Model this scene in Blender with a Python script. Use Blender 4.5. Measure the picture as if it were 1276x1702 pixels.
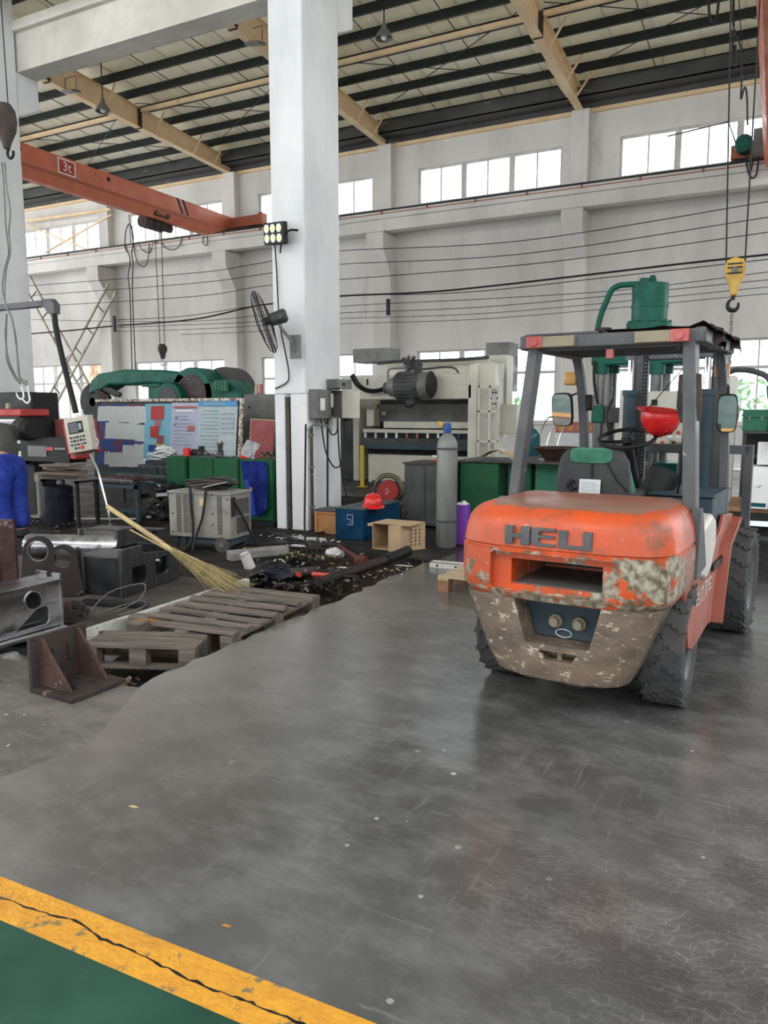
import bpy, bmesh, math, random
from mathutils import Vector, Matrix, Euler
random.seed(7)
S = bpy.context.scene
for o in list(bpy.data.objects): bpy.data.objects.remove(o)
C = S.collection
PI = math.pi
# ---------------- camera, world, exposure ----------------
F_PX, CX, CY, HC = 1263.0, 638.0, 851.0, 1.5
PITCH, YAW = math.radians(7.5), math.radians(27.1)
cd = bpy.data.cameras.new('camera'); cam = bpy.data.objects.new('camera', cd); C.objects.link(cam)
cam.location = (0, 0, HC); cam.rotation_euler = (PI/2-PITCH, 0, YAW)
cd.sensor_fit = 'HORIZONTAL'; cd.sensor_width = 36; cd.lens = 36*F_PX/1276; cd.clip_start = .05; cd.clip_end = 300
S.camera = cam
W = bpy.data.worlds.new('world'); S.world = W; W.use_nodes = True
bgn = W.node_tree.nodes['Background']; bgn.inputs[0].default_value = (.93, .965, 1.0, 1); bgn.inputs[1].default_value = 3.2
S.view_settings.view_transform = 'Standard'; S.view_settings.look = 'None'
S.view_settings.exposure = 0.5; S.view_settings.gamma = 1; S.view_settings.use_curve_mapping = False
def at(px, py, X=None, Y=None, Z=None):
    Fv = Vector((-math.sin(YAW)*math.cos(PITCH), math.cos(YAW)*math.cos(PITCH), -math.sin(PITCH)))
    R = Vector((math.cos(YAW), math.sin(YAW), 0)); U = R.cross(Fv)
    d = Fv + R*((px-CX)/F_PX) - U*((py-CY)/F_PX)
    if X is not None: t = X/d.x
    elif Y is not None: t = Y/d.y
    else: t = ((Z or 0)-HC)/d.z
    return Vector((0, 0, HC)) + d*t
# ---------------- materials ----------------
def mat(name, c, c2=None, r=.6, m=0.0, sc=5, lo=.38, hi=.64, wear=None, wsc=14, wthr=.62, wsoft=.04, bump=0.0, bsc=40, stretch=(1,1,1), rv=.12, emit=None, es=1, spec=None):
    k = bpy.data.materials.new(name); k.use_nodes = True
    n = k.node_tree.nodes; l = k.node_tree.links; b = n['Principled BSDF']
    b.inputs['Roughness'].default_value = r; b.inputs['Metallic'].default_value = m
    dk = sum(c[:3])/3
    if dk < .13 and m < .5:
        c = tuple(v*.72 for v in c[:3]); c2 = tuple(v*.72 for v in c2) if c2 else c2; spec = .22 if spec is None else spec
    if spec is not None: b.inputs['Specular IOR Level'].default_value = spec
    c = tuple(c)+(1,)
    if emit:
        b.inputs['Emission Color'].default_value = tuple(emit)+(1,); b.inputs['Emission Strength'].default_value = es
    if c2 is None and wear is None:
        b.inputs['Base Color'].default_value = c; return k
    tc = n.new('ShaderNodeTexCoord'); mp = n.new('ShaderNodeMapping'); mp.inputs['Scale'].default_value = stretch
    l.new(tc.outputs['Object'], mp.inputs[0])
    def noise(scale, det=6, rough=.6):
        t = n.new('ShaderNodeTexNoise'); t.inputs['Scale'].default_value = scale; t.inputs['Detail'].default_value = det; t.inputs['Roughness'].default_value = rough
        l.new(mp.outputs[0], t.inputs['Vector']); return t.outputs['Fac']
    def ramp(src, a, z):
        t = n.new('ShaderNodeMapRange'); t.inputs[1].default_value = a; t.inputs[2].default_value = z; l.new(src, t.inputs[0]); return t.outputs[0]
    def mix(f, a, z):
        t = n.new('ShaderNodeMix'); t.data_type = 'RGBA'; l.new(f, t.inputs[0])
        for s, v in ((t.inputs[6], a), (t.inputs[7], z)):
            if isinstance(v, tuple): s.default_value = v
            else: l.new(v, s)
        return t.outputs[2]
    f1 = ramp(noise(sc), lo, hi); col = mix(f1, c, tuple(c2 or c[:3])+(1,))
    if wear:
        f2 = ramp(noise(wsc, 8, .68), wthr, wthr+wsoft); col = mix(f2, col, tuple(wear)+(1,))
    l.new(col, b.inputs['Base Color'])
    t = n.new('ShaderNodeMapRange'); t.inputs[3].default_value = max(.03, r-rv); t.inputs[4].default_value = min(1, r+rv); l.new(f1, t.inputs[0]); l.new(t.outputs[0], b.inputs['Roughness'])
    if bump:
        bp = n.new('ShaderNodeBump'); bp.inputs['Strength'].default_value = bump; bp.inputs['Distance'].default_value = .02
        l.new(noise(bsc, 4), bp.inputs['Height']); l.new(bp.outputs[0], b.inputs['Normal'])
    return k
M = {}
M['plaster'] = mat('plaster', (.66,.64,.60), (.50,.485,.46), .85, sc=.7, lo=.42, hi=.75, wear=(.40,.39,.38), wsc=1.6, wthr=.60, wsoft=.2, stretch=(1,1,.35), bump=.15, bsc=9)
M['whitepaint'] = mat('whitepaint', (.70,.71,.71), (.58,.59,.60), .8, sc=1.5, wear=(.5,.5,.49), wsc=5, wthr=.64, wsoft=.08, bump=.15, bsc=14, stretch=(1,1,.5))
M['concrete'] = mat('concrete', (.62,.60,.54), (.48,.46,.41), .85, sc=1.4, wear=(.36,.34,.3), wsc=4, wthr=.63, wsoft=.1, bump=.2, bsc=20)
M['curb'] = mat('curb', (.62,.62,.58), (.40,.39,.36), .85, sc=5, wear=(.2,.19,.17), wsc=12, wthr=.6, wsoft=.06, bump=.4, bsc=30)
M['purlin'] = mat('purlin', (.018,.024,.024), (.035,.042,.04), .55, sc=3, spec=.3)
M['cream'] = mat('cream', (.82,.62,.38), (.72,.52,.30), .6, sc=2, wear=(.36,.22,.10), wsc=8, wthr=.64)
M['foil'] = mat('foil', (.82,.79,.68), (.66,.64,.57), .5, sc=1.2, wear=(.50,.49,.45), wsc=5, wthr=.6, wsoft=.12, m=.0)
M['gutter'] = mat('gutter', (.07,.075,.075), (.13,.13,.125), .5, sc=2, stretch=(.3,1,1), wear=(.2,.19,.17), wsc=5, wthr=.63)
M['orange'] = mat('orange', (.62,.165,.08), (.52,.13,.065), .5, sc=2, wear=(.30,.09,.05), wsc=9, wthr=.6, wsoft=.1)
M['orange_dark'] = mat('orange_dark', (.30,.09,.05), (.42,.11,.05), .6, sc=6)
M['frame'] = mat('frame', (.58,.56,.52), (.45,.43,.40), .6, sc=3)
M['steel'] = mat('steel', (.22,.22,.23), (.55,.56,.58), .3, 1.0, sc=3, lo=.4, hi=.6, wear=(.10,.10,.10), wsc=6, wthr=.58, wsoft=.1, stretch=(1,.35,1.5), rv=.1)
M['darksteel'] = mat('darksteel', (.10,.10,.105), (.19,.185,.18), .42, .8, sc=5, wear=(.34,.33,.32), wsc=10, wthr=.63, stretch=(1,.4,1))
M['stone_dk'] = mat('stone_dk', (.26,.25,.23), (.17,.165,.155), .9, sc=8, bump=.4)
M['rust_dk'] = mat('rust_dk', (.075,.06,.055), (.045,.037,.035), .6, .3, sc=6, wear=(.16,.13,.12), wsc=12, wthr=.62)
M['rust'] = mat('rust', (.115,.092,.085), (.07,.056,.052), .6, .4, sc=6, wear=(.26,.22,.20), wsc=12, wthr=.62, bump=.2)
M['rust_red'] = mat('rust_red', (.15,.088,.078), (.095,.056,.05), .6, .3, sc=6, wear=(.30,.22,.2), wsc=12, wthr=.63)
M['black'] = mat('black', (.012,.012,.013), (.03,.03,.03), .5, sc=6)
M['rubber'] = mat('rubber', (.075,.077,.08), (.115,.113,.11), .8, sc=5, wear=(.12,.115,.105), wsc=14, wthr=.6, wsoft=.1, bump=.3)
M['cable'] = mat('cable', (.02,.02,.02), (.04,.038,.035), .6, sc=10)
M['chrome'] = mat('chrome', (.75,.76,.78), None, .12, 1.0)
M['mirror'] = mat('mirror', (.8,.82,.84), None, .03, 1.0)
M['green'] = mat('green', (.010,.155,.105), (.008,.10,.07), .42, sc=4, wear=(.05,.12,.09), wsc=11, wthr=.63)
M['green_cab'] = mat('green_cab', (.015,.12,.048), (.011,.085,.034), .45, sc=2.5, wear=(.05,.08,.05), wsc=14, wthr=.65)
M['green_light'] = mat('green_light', (.04,.20,.12), (.03,.15,.09), .5, sc=3, wear=(.1,.14,.1), wsc=14, wthr=.66)
M['machine'] = mat('machine', (.56,.55,.46), (.46,.45,.38), .5, sc=2, wear=(.30,.28,.23), wsc=9, wthr=.63)
M['machine_dk'] = mat('machine_dk', (.06,.063,.065), (.11,.11,.108), .5, sc=3, wear=(.25,.24,.22), wsc=9, wthr=.64)
M['greybox'] = mat('greybox', (.15,.15,.145), (.105,.105,.10), .5, sc=4, wear=(.3,.26,.2), wsc=10, wthr=.64)
M['blue_box'] = mat('blue_box', (.004,.035,.095), (.005,.07,.16), .35, sc=3, wear=(.03,.05,.07), wsc=10, wthr=.6, wsoft=.1)
M['blue_cloth'] = mat('blue_cloth', (.014,.045,.36), (.008,.022,.20), .85, sc=6)
M['grey_cloth'] = mat('grey_cloth', (.115,.115,.11), (.085,.085,.08), .9, sc=8)
M['skin'] = mat('skin', (.42,.25,.17), (.38,.21,.14), .6, sc=8)
M['hair'] = mat('hair', (.012,.011,.01), (.02,.018,.016), .6, sc=20)
M['wood'] = mat('wood', (.20,.165,.14), (.10,.083,.072), .8, sc=6, stretch=(.4,4,4), wear=(.28,.24,.2), wsc=9, wthr=.64, bump=.3)
M['wood_new'] = mat('wood_new', (.50,.40,.26), (.38,.29,.18), .75, sc=6, stretch=(.4,4,4))
M['wood_red'] = mat('wood_red', (.30,.15,.08), (.22,.11,.06), .75, sc=8)
M['wood_orange'] = mat('wood_orange', (.42,.19,.06), (.32,.14,.045), .65, sc=8, wear=(.2,.1,.04), wsc=14, wthr=.6)
M['carton'] = mat('carton', (.47,.33,.20), (.40,.275,.165), .85, sc=4)
M['paper'] = mat('paper', (.72,.74,.74), (.6,.63,.64), .85, sc=9)
M['straw'] = mat('straw', (.62,.50,.25), (.45,.35,.16), .7, sc=12)
M['straw_dk'] = mat('straw_dk', (.34,.28,.13), (.22,.18,.08), .8, sc=12)
M['red_plastic'] = mat('red_plastic', (.68,.018,.018), (.60,.014,.014), .25, sc=4)
M['red'] = mat('red', (.45,.03,.03), (.36,.03,.025), .5, sc=5)
M['pink'] = mat('pink', (.42,.13,.12), (.34,.1,.1), .7, sc=5)
M['maroon'] = mat('maroon', (.30,.07,.075), (.25,.06,.06), .7, sc=4)
M['yellow'] = mat('yellow', (.55,.34,.05), (.40,.24,.05), .5, sc=5, wear=(.08,.06,.04), wsc=9, wthr=.58, wsoft=.08)
M['yellow_post'] = mat('yellow_post', (.62,.45,.03), (.5,.35,.02), .6, sc=4)
M['amber'] = mat('amber', (.5,.24,.05), (.38,.18,.04), .35, sc=4)
M['purple'] = mat('purple', (.20,.05,.42), (.14,.03,.30), .5, sc=4)
M['cyl'] = mat('cyl', (.23,.235,.225), (.14,.145,.14), .5, .2, sc=5, wear=(.12,.12,.115), wsc=9, wthr=.62, stretch=(1,1,.3))
M['blue'] = mat('blue', (.015,.08,.32), (.02,.06,.2), .4, sc=8)
M['white'] = mat('white', (.78,.79,.78), (.68,.69,.68), .5, sc=4)
M['off'] = mat('off', (.60,.59,.54), (.52,.50,.46), .5, sc=3, wear=(.3,.28,.24), wsc=12, wthr=.66)
M['fl_grey'] = mat('fl_grey', (.108,.114,.122), (.16,.168,.175), .45, sc=4, wear=(.34,.33,.30), wsc=16, wthr=.64)
M['fl_blue'] = mat('fl_blue', (.045,.075,.10), (.06,.09,.11), .5, sc=4, wear=(.12,.12,.11), wsc=12, wthr=.64)
M['seat'] = mat('seat', (.05,.052,.055), (.09,.09,.09), .6, sc=5, wear=(.13,.13,.12), wsc=10, wthr=.63)
M['lampred'] = mat('lampred', (.42,.07,.06), (.34,.06,.05), .3, sc=5)
M['tan'] = mat('tan', (.24,.205,.135), (.19,.165,.11), .4, sc=5)
M['oil'] = mat('oil', (.02,.018,.017), (.055,.045,.038), .75, sc=7, wear=(.15,.12,.10), wsc=22, wthr=.62, bump=.8, bsc=26)
M['dirt'] = mat('dirt', (.07,.048,.033), (.025,.019,.016), .95, sc=9, wear=(.30,.24,.18), wsc=45, wthr=.68, bump=1.0, bsc=40)
M['brown_pan'] = mat('brown_pan', (.14,.085,.055), (.09,.055,.04), .55, .4, sc=5)
M['teal'] = mat('teal', (.02,.13,.15), (.02,.09,.11), .2, sc=4)
M['plastic_bag'] = mat('plastic_bag', (.62,.62,.62), (.42,.42,.42), .3, sc=8)
M['outer_cream'] = mat('outer_cream', (.80,.72,.52), (.7,.62,.44), .8, sc=2)
M['outer_orange'] = mat('outer_orange', (.85,.33,.16), (.7,.26,.12), .8, sc=2)
M['outer_ground'] = mat('outer_ground', (.5,.5,.47), (.4,.4,.38), .9, sc=1)
M['led'] = mat('led', (.5,.7,.15), None, .2, emit=(.62,.9,.18), es=.7)
M['cw_low'] = mat('cw_low', (.20,.145,.105), (.115,.088,.07), .6, sc=7, wear=(.46,.40,.31), wsc=26, wthr=.575, wsoft=.05, bump=.3, stretch=(.7,1,1.3))
M['brown_cloth'] = mat('brown_cloth', (.09,.07,.06), (.055,.045,.04), .85, sc=9, bump=.4)
M['green_pad'] = mat('green_pad', (.05,.24,.16), (.035,.17,.11), .6, sc=9)
M['brace_paint'] = mat('brace_paint', (.42,.38,.31), (.30,.26,.21), .6, sc=4)
M['ink'] = mat('ink', (.30,.33,.42), None, .8)
M['machine_old'] = mat('machine_old', (.27,.26,.23), (.19,.18,.16), .6, sc=4, wear=(.14,.12,.10), wsc=12, wthr=.6, wsoft=.1)
M['rusty_white'] = mat('rusty_white', (.62,.60,.54), (.20,.11,.08), .7, sc=22, lo=.45, hi=.56)
M['poster_blue'] = mat('poster_blue', (.03,.12,.50), (.30,.10,.16), .6, sc=5, lo=.5, hi=.58)
M['poster_sky'] = mat('poster_sky', (.30,.74,.92), (.40,.80,.95), .6, sc=4)
M['poster_lilac'] = mat('poster_lilac', (.74,.78,.98), (.80,.84,.98), .6, sc=4)
M['poster_pale'] = mat('poster_pale', (.76,.90,.94), (.84,.92,.94), .6, sc=4)
M['sky_blue'] = mat('sky_blue', (.05,.28,.55), None, .6)
M['green_pale'] = mat('green_pale', (.25,.5,.45), None, .7)
M['drawing_paper'] = mat('drawing_paper', (.95,.97,.94), (.88,.91,.88), .8, sc=12)
M['green_dk'] = mat('green_dk', (.006,.05,.038), (.01,.035,.03), .5, sc=4)
M['navy'] = mat('navy', (.008,.012,.025), (.014,.018,.03), .35, sc=4)
M['wood_dull'] = mat('wood_dull', (.22,.17,.13), (.15,.115,.09), .8, sc=5)
M['screen_line'] = mat('screen_line', (.2,.22,.25), None, .5, emit=(.4,.45,.5), es=.25)
M['blacksteel'] = mat('blacksteel', (.022,.023,.026), (.045,.045,.048), .35, .6, sc=4, wear=(.12,.12,.12), wsc=9, wthr=.64)
M['brushed'] = mat('brushed', (.13,.13,.135), (.055,.055,.058), .4, .8, sc=4, stretch=(1,5,.4), wear=(.25,.25,.25), wsc=8, wthr=.62)
M['straw_tape'] = mat('straw_tape', (.50,.36,.20), (.42,.30,.16), .5, sc=8)
M['dirt_light'] = mat('dirt_light', (.36,.28,.18), (.25,.19,.13), .9, sc=9)
M['red_orange'] = mat('red_orange', (.52,.05,.025), (.40,.04,.02), .4, sc=6)
M['darkbrown'] = mat('darkbrown', (.05,.035,.03), (.03,.024,.022), .55, sc=5)
M['pipe_red'] = mat('pipe_red', (.16,.05,.035), (.11,.035,.028), .6, sc=6)
def glass_mat(tint=(.95,.98,1)):
    k = bpy.data.materials.new('window_glass'); k.use_nodes = True; n = k.node_tree.nodes; l = k.node_tree.links
    n.remove(n['Principled BSDF']); t = n.new('ShaderNodeBsdfTransparent'); t.inputs[0].default_value = tint+(1,)
    g = n.new('ShaderNodeBsdfGlossy'); g.inputs['Roughness'].default_value = .05; mx = n.new('ShaderNodeMixShader'); mx.inputs[0].default_value = .06
    l.new(t.outputs[0], mx.inputs[1]); l.new(g.outputs[0], mx.inputs[2]); l.new(mx.outputs[0], n['Material Output'].inputs[0]); return k
M['glass'] = glass_mat()
def cw_paint():
    k = mat('cw_paint', (.62,.082,.016), (.44,.075,.028), .42, sc=3, wear=(.46,.40,.30), wsc=13, wthr=.66, wsoft=.02, bump=.15)
    n = k.node_tree.nodes; l = k.node_tree.links; b = n['Principled BSDF']; src = b.inputs['Base Color'].links[0].from_socket
    tc = n.new('ShaderNodeTexCoord'); sp = n.new('ShaderNodeSeparateXYZ'); l.new(tc.outputs['Object'], sp.inputs[0])
    def mr(s, a, z, lo=0, hi=1):
        t = n.new('ShaderNodeMapRange'); t.interpolation_type = 'SMOOTHSTEP'
        for i, v in enumerate((a, z, lo, hi)): t.inputs[i+1].default_value = v
        l.new(s, t.inputs[0]); return t.outputs[0]
    def mul(op, a, z):
        t = n.new('ShaderNodeMath'); t.operation = op
        for s, v in ((t.inputs[0], a), (t.inputs[1], z)):
            if isinstance(v, (int, float)): s.default_value = v
            else: l.new(v, s)
        return t.outputs[0]
    nz = n.new('ShaderNodeTexNoise'); nz.inputs['Scale'].default_value = 8; nz.inputs['Detail'].default_value = 9; nz.inputs['Roughness'].default_value = .7; l.new(tc.outputs['Object'], nz.inputs['Vector'])
    # chipped band around the pocket, strongest on the right corner
    band = mul('MULTIPLY', mr(sp.outputs[2], .60, .66), mr(sp.outputs[2], .86, .83))
    right = mr(sp.outputs[0], .0, .42, .26, .50)
    band = mul('MAXIMUM', mul('MULTIPLY', band, right), mul('MULTIPLY', mr(sp.outputs[2], .655, .63), .5))
    chip = mul('GREATER_THAN', mul('ADD', nz.outputs['Fac'], mul('MULTIPLY', band, .42)), .66)
    def mix(f, a, col):
        t = n.new('ShaderNodeMix'); t.data_type = 'RGBA'; l.new(f, t.inputs[0]); l.new(a, t.inputs[6])
        if isinstance(col, tuple): t.inputs[7].default_value = col+(1,)
        else: l.new(col, t.inputs[7])
        return t.outputs[2]
    n2 = n.new('ShaderNodeTexNoise'); n2.inputs['Scale'].default_value = 26; n2.inputs['Detail'].default_value = 6; l.new(tc.outputs['Object'], n2.inputs['Vector'])
    cc = n.new('ShaderNodeValToRGB'); cc.color_ramp.elements[0].position = .4; cc.color_ramp.elements[0].color = (.12,.10,.06,1); cc.color_ramp.elements[1].position = .62; cc.color_ramp.elements[1].color = (.42,.38,.30,1)
    l.new(n2.outputs['Fac'], cc.inputs[0])
    n3 = n.new('ShaderNodeTexNoise'); n3.inputs['Scale'].default_value = 4.5; n3.inputs['Detail'].default_value = 10; n3.inputs['Roughness'].default_value = .72; l.new(tc.outputs['Object'], n3.inputs['Vector'])
    grime = mr(n3.outputs['Fac'], .50, .66, 0, .8); src = mix(grime, src, (.20,.075,.04))
    c1 = mix(chip, src, cc.outputs[0])
    top = mul('GREATER_THAN', mul('ADD', mr(sp.outputs[2], 1.0, 1.075), mul('MULTIPLY', nz.outputs['Fac'], .9)), 1.02)
    c2 = mix(mul('MULTIPLY', top, .85), c1, (.20,.13,.095))
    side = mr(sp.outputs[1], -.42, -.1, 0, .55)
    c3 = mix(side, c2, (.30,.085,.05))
    l.new(c3, b.inputs['Base Color']); return k
M['cw'] = cw_paint()
M['fl_side'] = mat('fl_side', (.34,.085,.05), (.26,.075,.05), .5, sc=4, wear=(.45,.25,.2), wsc=16, wthr=.67, wsoft=.03)
def floor_mat(name, base, dark, light, r0, r1, dusty=0, edge=None):
    k = bpy.data.materials.new(name); k.use_nodes = True; n = k.node_tree.nodes; l = k.node_tree.links; b = n['Principled BSDF']
    g = n.new('ShaderNodeNewGeometry')
    def tex(sc, det=6, rg=.6, st=(1,1,1), rot=0):
        mp = n.new('ShaderNodeMapping'); mp.inputs['Scale'].default_value = st; mp.inputs['Rotation'].default_value = (0,0,rot); l.new(g.outputs['Position'], mp.inputs[0])
        t = n.new('ShaderNodeTexNoise'); t.inputs['Scale'].default_value = sc; t.inputs['Detail'].default_value = det; t.inputs['Roughness'].default_value = rg; l.new(mp.outputs[0], t.inputs['Vector']); return t.outputs['Fac']
    def mr(s, a, z, lo=0, hi=1):
        t = n.new('ShaderNodeMapRange')
        for i, v in enumerate((a, z, lo, hi)): t.inputs[i+1].default_value = v
        l.new(s, t.inputs[0]); return t.outputs[0]
    def mix(f, a, z):
        t = n.new('ShaderNodeMix'); t.data_type = 'RGBA'; l.new(f, t.inputs[0])
        for s, v in ((t.inputs[6], a), (t.inputs[7], z)):
            if isinstance(v, tuple): s.default_value = v+(1,)
            else: l.new(v, s)
        return t.outputs[2]
    big = tex(.9, 5, .55); col = mix(mr(big, .36, .66), base, dark)
    fine = tex(3.2, 9, .68, (1,1.6,1), .5); col = mix(mr(fine, .44, .70, 0, .85), col, light)
    sc = tex(2.2, 8, .75, (9,.8,1), -.9); col = mix(mr(sc, .58, .66, 0, .55), col, light)
    sc2 = tex(2.0, 8, .75, (.9,8,1), .35); col = mix(mr(sc2, .60, .68, 0, .5), col, tuple(min(1,v*1.5) for v in light))
    # tyre prints: short dark bars in two rows
    mp = n.new('ShaderNodeMapping'); mp.inputs['Rotation'].default_value = (0,0,-.15); l.new(g.outputs['Position'], mp.inputs[0])
    br = n.new('ShaderNodeTexBrick'); br.inputs['Scale'].default_value = 9; br.inputs['Mortar Size'].default_value = .03; br.inputs['Color1'].default_value = (0,0,0,1); br.inputs['Color2'].default_value = (0,0,0,1); br.inputs['Mortar'].default_value = (1,1,1,1)
    br.inputs['Mortar Smooth'].default_value = 1
    dn = n.new('ShaderNodeTexNoise'); dn.inputs['Scale'].default_value = 5; dn.inputs['Detail'].default_value = 3; l.new(g.outputs['Position'], dn.inputs['Vector'])
    vm = n.new('ShaderNodeVectorMath'); vm.operation = 'SCALE'; vm.inputs['Scale'].default_value = .25; l.new(dn.outputs['Color'], vm.inputs[0])
    va = n.new('ShaderNodeVectorMath'); va.operation = 'ADD'; l.new(mp.outputs[0], va.inputs[0]); l.new(vm.outputs[0], va.inputs[1]); l.new(va.outputs[0], br.inputs['Vector'])
    gate = mr(tex(.8, 3, .5, (1,.6,1), 1.0), .50, .62); mm = n.new('ShaderNodeMath'); mm.operation = 'MULTIPLY'; l.new(gate, mm.inputs[0]); l.new(br.outputs['Color'], mm.inputs[1])
    m2 = n.new('ShaderNodeMath'); m2.operation = 'MULTIPLY'; l.new(mm.outputs[0], m2.inputs[0]); l.new(mr(fine, .42, .62, .15, .75), m2.inputs[1])
    col = mix(m2.outputs[0], col, tuple(min(1,v*1.3) for v in light))
    # pale specks
    vo = n.new('ShaderNodeTexVoronoi'); vo.inputs['Scale'].default_value = 9; l.new(g.outputs['Position'], vo.inputs['Vector'])
    sepc = n.new('ShaderNodeSeparateColor'); l.new(vo.outputs['Color'], sepc.inputs[0])
    rad = mr(sepc.outputs[0], .55, 1, 0, .13); lt = n.new('ShaderNodeMath'); lt.operation = 'LESS_THAN'; l.new(vo.outputs['Distance'], lt.inputs[0]); l.new(rad, lt.inputs[1])
    sg = n.new('ShaderNodeMath'); sg.operation = 'MULTIPLY'; l.new(lt.outputs[0], sg.inputs[0]); l.new(mr(tex(1.3, 3), .48, .6, .0, .8), sg.inputs[1])
    col = mix(sg.outputs[0], col, (.50,.49,.46))
    if edge:   # settled dust beside the pit
        sx = n.new('ShaderNodeSeparateXYZ'); l.new(g.outputs['Position'], sx.inputs[0])
        ad = n.new('ShaderNodeMath'); ad.operation = 'ADD'; l.new(sx.outputs[0], ad.inputs[0]); l.new(mr(tex(2.5, 7), 0, 1, -.5, .5), ad.inputs[1])
        col = mix(mr(ad.outputs[0], edge[0], edge[1], .8, 0), col, edge[2])
        # oil-dark traffic area to the far right
        ay = n.new('ShaderNodeMath'); ay.operation = 'ADD'; l.new(sx.outputs[1], ay.inputs[0]); l.new(mr(tex(1.5, 5), 0, 1, -1, 1), ay.inputs[1])
        col = mix(mr(ay.outputs[0], 5.6, 7.2, 0, .85), col, (.035,.034,.033))
    l.new(col, b.inputs['Base Color'])
    rr = mr(tex(1.7, 7, .65), .35, .65, r0, r1); l.new(rr, b.inputs['Roughness'])
    b.inputs['Specular IOR Level'].default_value = .75 if name == 'aisle' else .25
    bp = n.new('ShaderNodeBump'); bp.inputs['Strength'].default_value = .14; bp.inputs['Distance'].default_value = .01
    l.new(tex(18, 6, .7), bp.inputs['Height']); l.new(bp.outputs[0], b.inputs['Normal']); return k
M['aisle'] = floor_mat('aisle', (.096,.096,.095), (.056,.055,.054), (.17,.17,.167), .07, .27, edge=(-3.3,-1.5,(.21,.195,.175)))
M['oldslab'] = floor_mat('oldslab', (.165,.152,.138), (.10,.092,.085), (.23,.215,.195), .55, .8)
M['oldslab_dark'] = floor_mat('oldslab_dark', (.080,.070,.062), (.042,.037,.034), (.125,.113,.10), .5, .75)
M['oilslab'] = floor_mat('oilslab', (.021,.019,.018), (.008,.007,.007), (.045,.04,.037), .38, .66)
M['greenfloor'] = mat('greenfloor', (.022,.085,.058), (.04,.125,.09), .42, sc=3, wear=(.08,.17,.13), wsc=6, wthr=.6, wsoft=.15)
M['yellowline'] = mat('yellowline', (.74,.35,.03), (.62,.27,.025), .55, sc=9, wear=(.20,.16,.08), wsc=11, wthr=.59, wsoft=.04, bump=.6, bsc=30)
# ---------------- mesh helpers ----------------
def B(): return bmesh.new()
def xf(vs, rot=None, c=(0,0,0)):
    m = Euler(rot).to_matrix() if rot else None; c = Vector(c)
    for v in vs: v.co = (m @ v.co if m else v.co) + c
def box(bm, c, s, rot=None):
    r = bmesh.ops.create_cube(bm, size=1)['verts']
    for v in r: v.co = Vector((v.co.x*s[0], v.co.y*s[1], v.co.z*s[2]))
    xf(r, rot, c); return r
def b2(bm, x0, x1, y0, y1, z0, z1): return box(bm, ((x0+x1)/2, (y0+y1)/2, (z0+z1)/2), (abs(x1-x0), abs(y1-y0), abs(z1-z0)))
def cyl(bm, p0, p1, r0, r1=None, n=16, caps=True):
    p0 = Vector(p0); p1 = Vector(p1); r1 = r0 if r1 is None else r1; d = p1-p0
    r = bmesh.ops.create_cone(bm, cap_ends=caps, segments=n, radius1=r0, radius2=max(r1, 1e-4), depth=d.length)['verts']
    m = d.to_track_quat('Z', 'Y').to_matrix(); mid = (p0+p1)/2
    for v in r: v.co = m @ v.co + mid
    return r
def tube(bm, pts, r, n=6, closed=False):
    pts = [Vector(p) for p in pts]; N = len(pts); rings = []; up = None
    for i, p in enumerate(pts):
        a = pts[(i-1) % N] if (closed or i > 0) else p; z = pts[(i+1) % N] if (closed or i < N-1) else p
        t = (z-a).normalized() if (z-a).length > 1e-9 else Vector((0,0,1))
        if up is None: up = t.orthogonal().normalized()
        up = (up - t*up.dot(t)); up = up.normalized() if up.length > 1e-6 else t.orthogonal().normalized()
        s = t.cross(up); rr = r[i] if isinstance(r, (list, tuple)) else r
        rings.append([bm.verts.new(p + (up*math.cos(2*PI*k/n) + s*math.sin(2*PI*k/n))*rr) for k in range(n)])
    for i in range(N if closed else N-1):
        A, Z = rings[i], rings[(i+1) % N]
        for k in range(n): bm.faces.new((A[k], A[(k+1) % n], Z[(k+1) % n], Z[k]))
    if not closed: bm.faces.new(rings[0][::-1]); bm.faces.new(rings[-1])
def curve(pts, k=8):   # smooth points through the given ones
    pts = [Vector(p) for p in pts]; out = []
    for i in range(len(pts)-1):
        p0 = pts[max(i-1,0)]; p1 = pts[i]; p2 = pts[i+1]; p3 = pts[min(i+2,len(pts)-1)]
        for j in range(k):
            t = j/k; out.append(.5*((2*p1)+(p2-p0)*t+(2*p0-5*p1+4*p2-p3)*t*t+(3*p1-p0-3*p2+p3)*t**3))
    out.append(pts[-1]); return out
def prism(bm, poly, ax, a, z):
    def P(u, v, w): return {'x': (w, u, v), 'y': (u, w, v), 'z': (u, v, w)}[ax]
    A = [bm.verts.new(P(u, v, a)) for u, v in poly]; Z = [bm.verts.new(P(u, v, z)) for u, v in poly]; n = len(poly)
    bm.faces.new(A); bm.faces.new(Z[::-1])
    for i in range(n): bm.faces.new((A[i], Z[i], Z[(i+1) % n], A[(i+1) % n]))
def lathe(bm, prof, c=(0,0,0), rot=None, n=24):
    vs = []; rings = []
    for r, z in prof:
        ring = [bm.verts.new((r*math.cos(2*PI*k/n), r*math.sin(2*PI*k/n), z)) for k in range(n)] if r > 1e-5 else [bm.verts.new((0,0,z))]
        rings.append(ring); vs += ring
    for A, Z in zip(rings, rings[1:]):
        for k in range(n):
            q = [A[k % len(A)], A[(k+1) % len(A)], Z[(k+1) % len(Z)], Z[k % len(Z)]]; u = []
            for v in q:
                if v not in u: u.append(v)
            if len(u) > 2: bm.faces.new(u)
    xf(vs, rot, c); return vs
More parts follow.
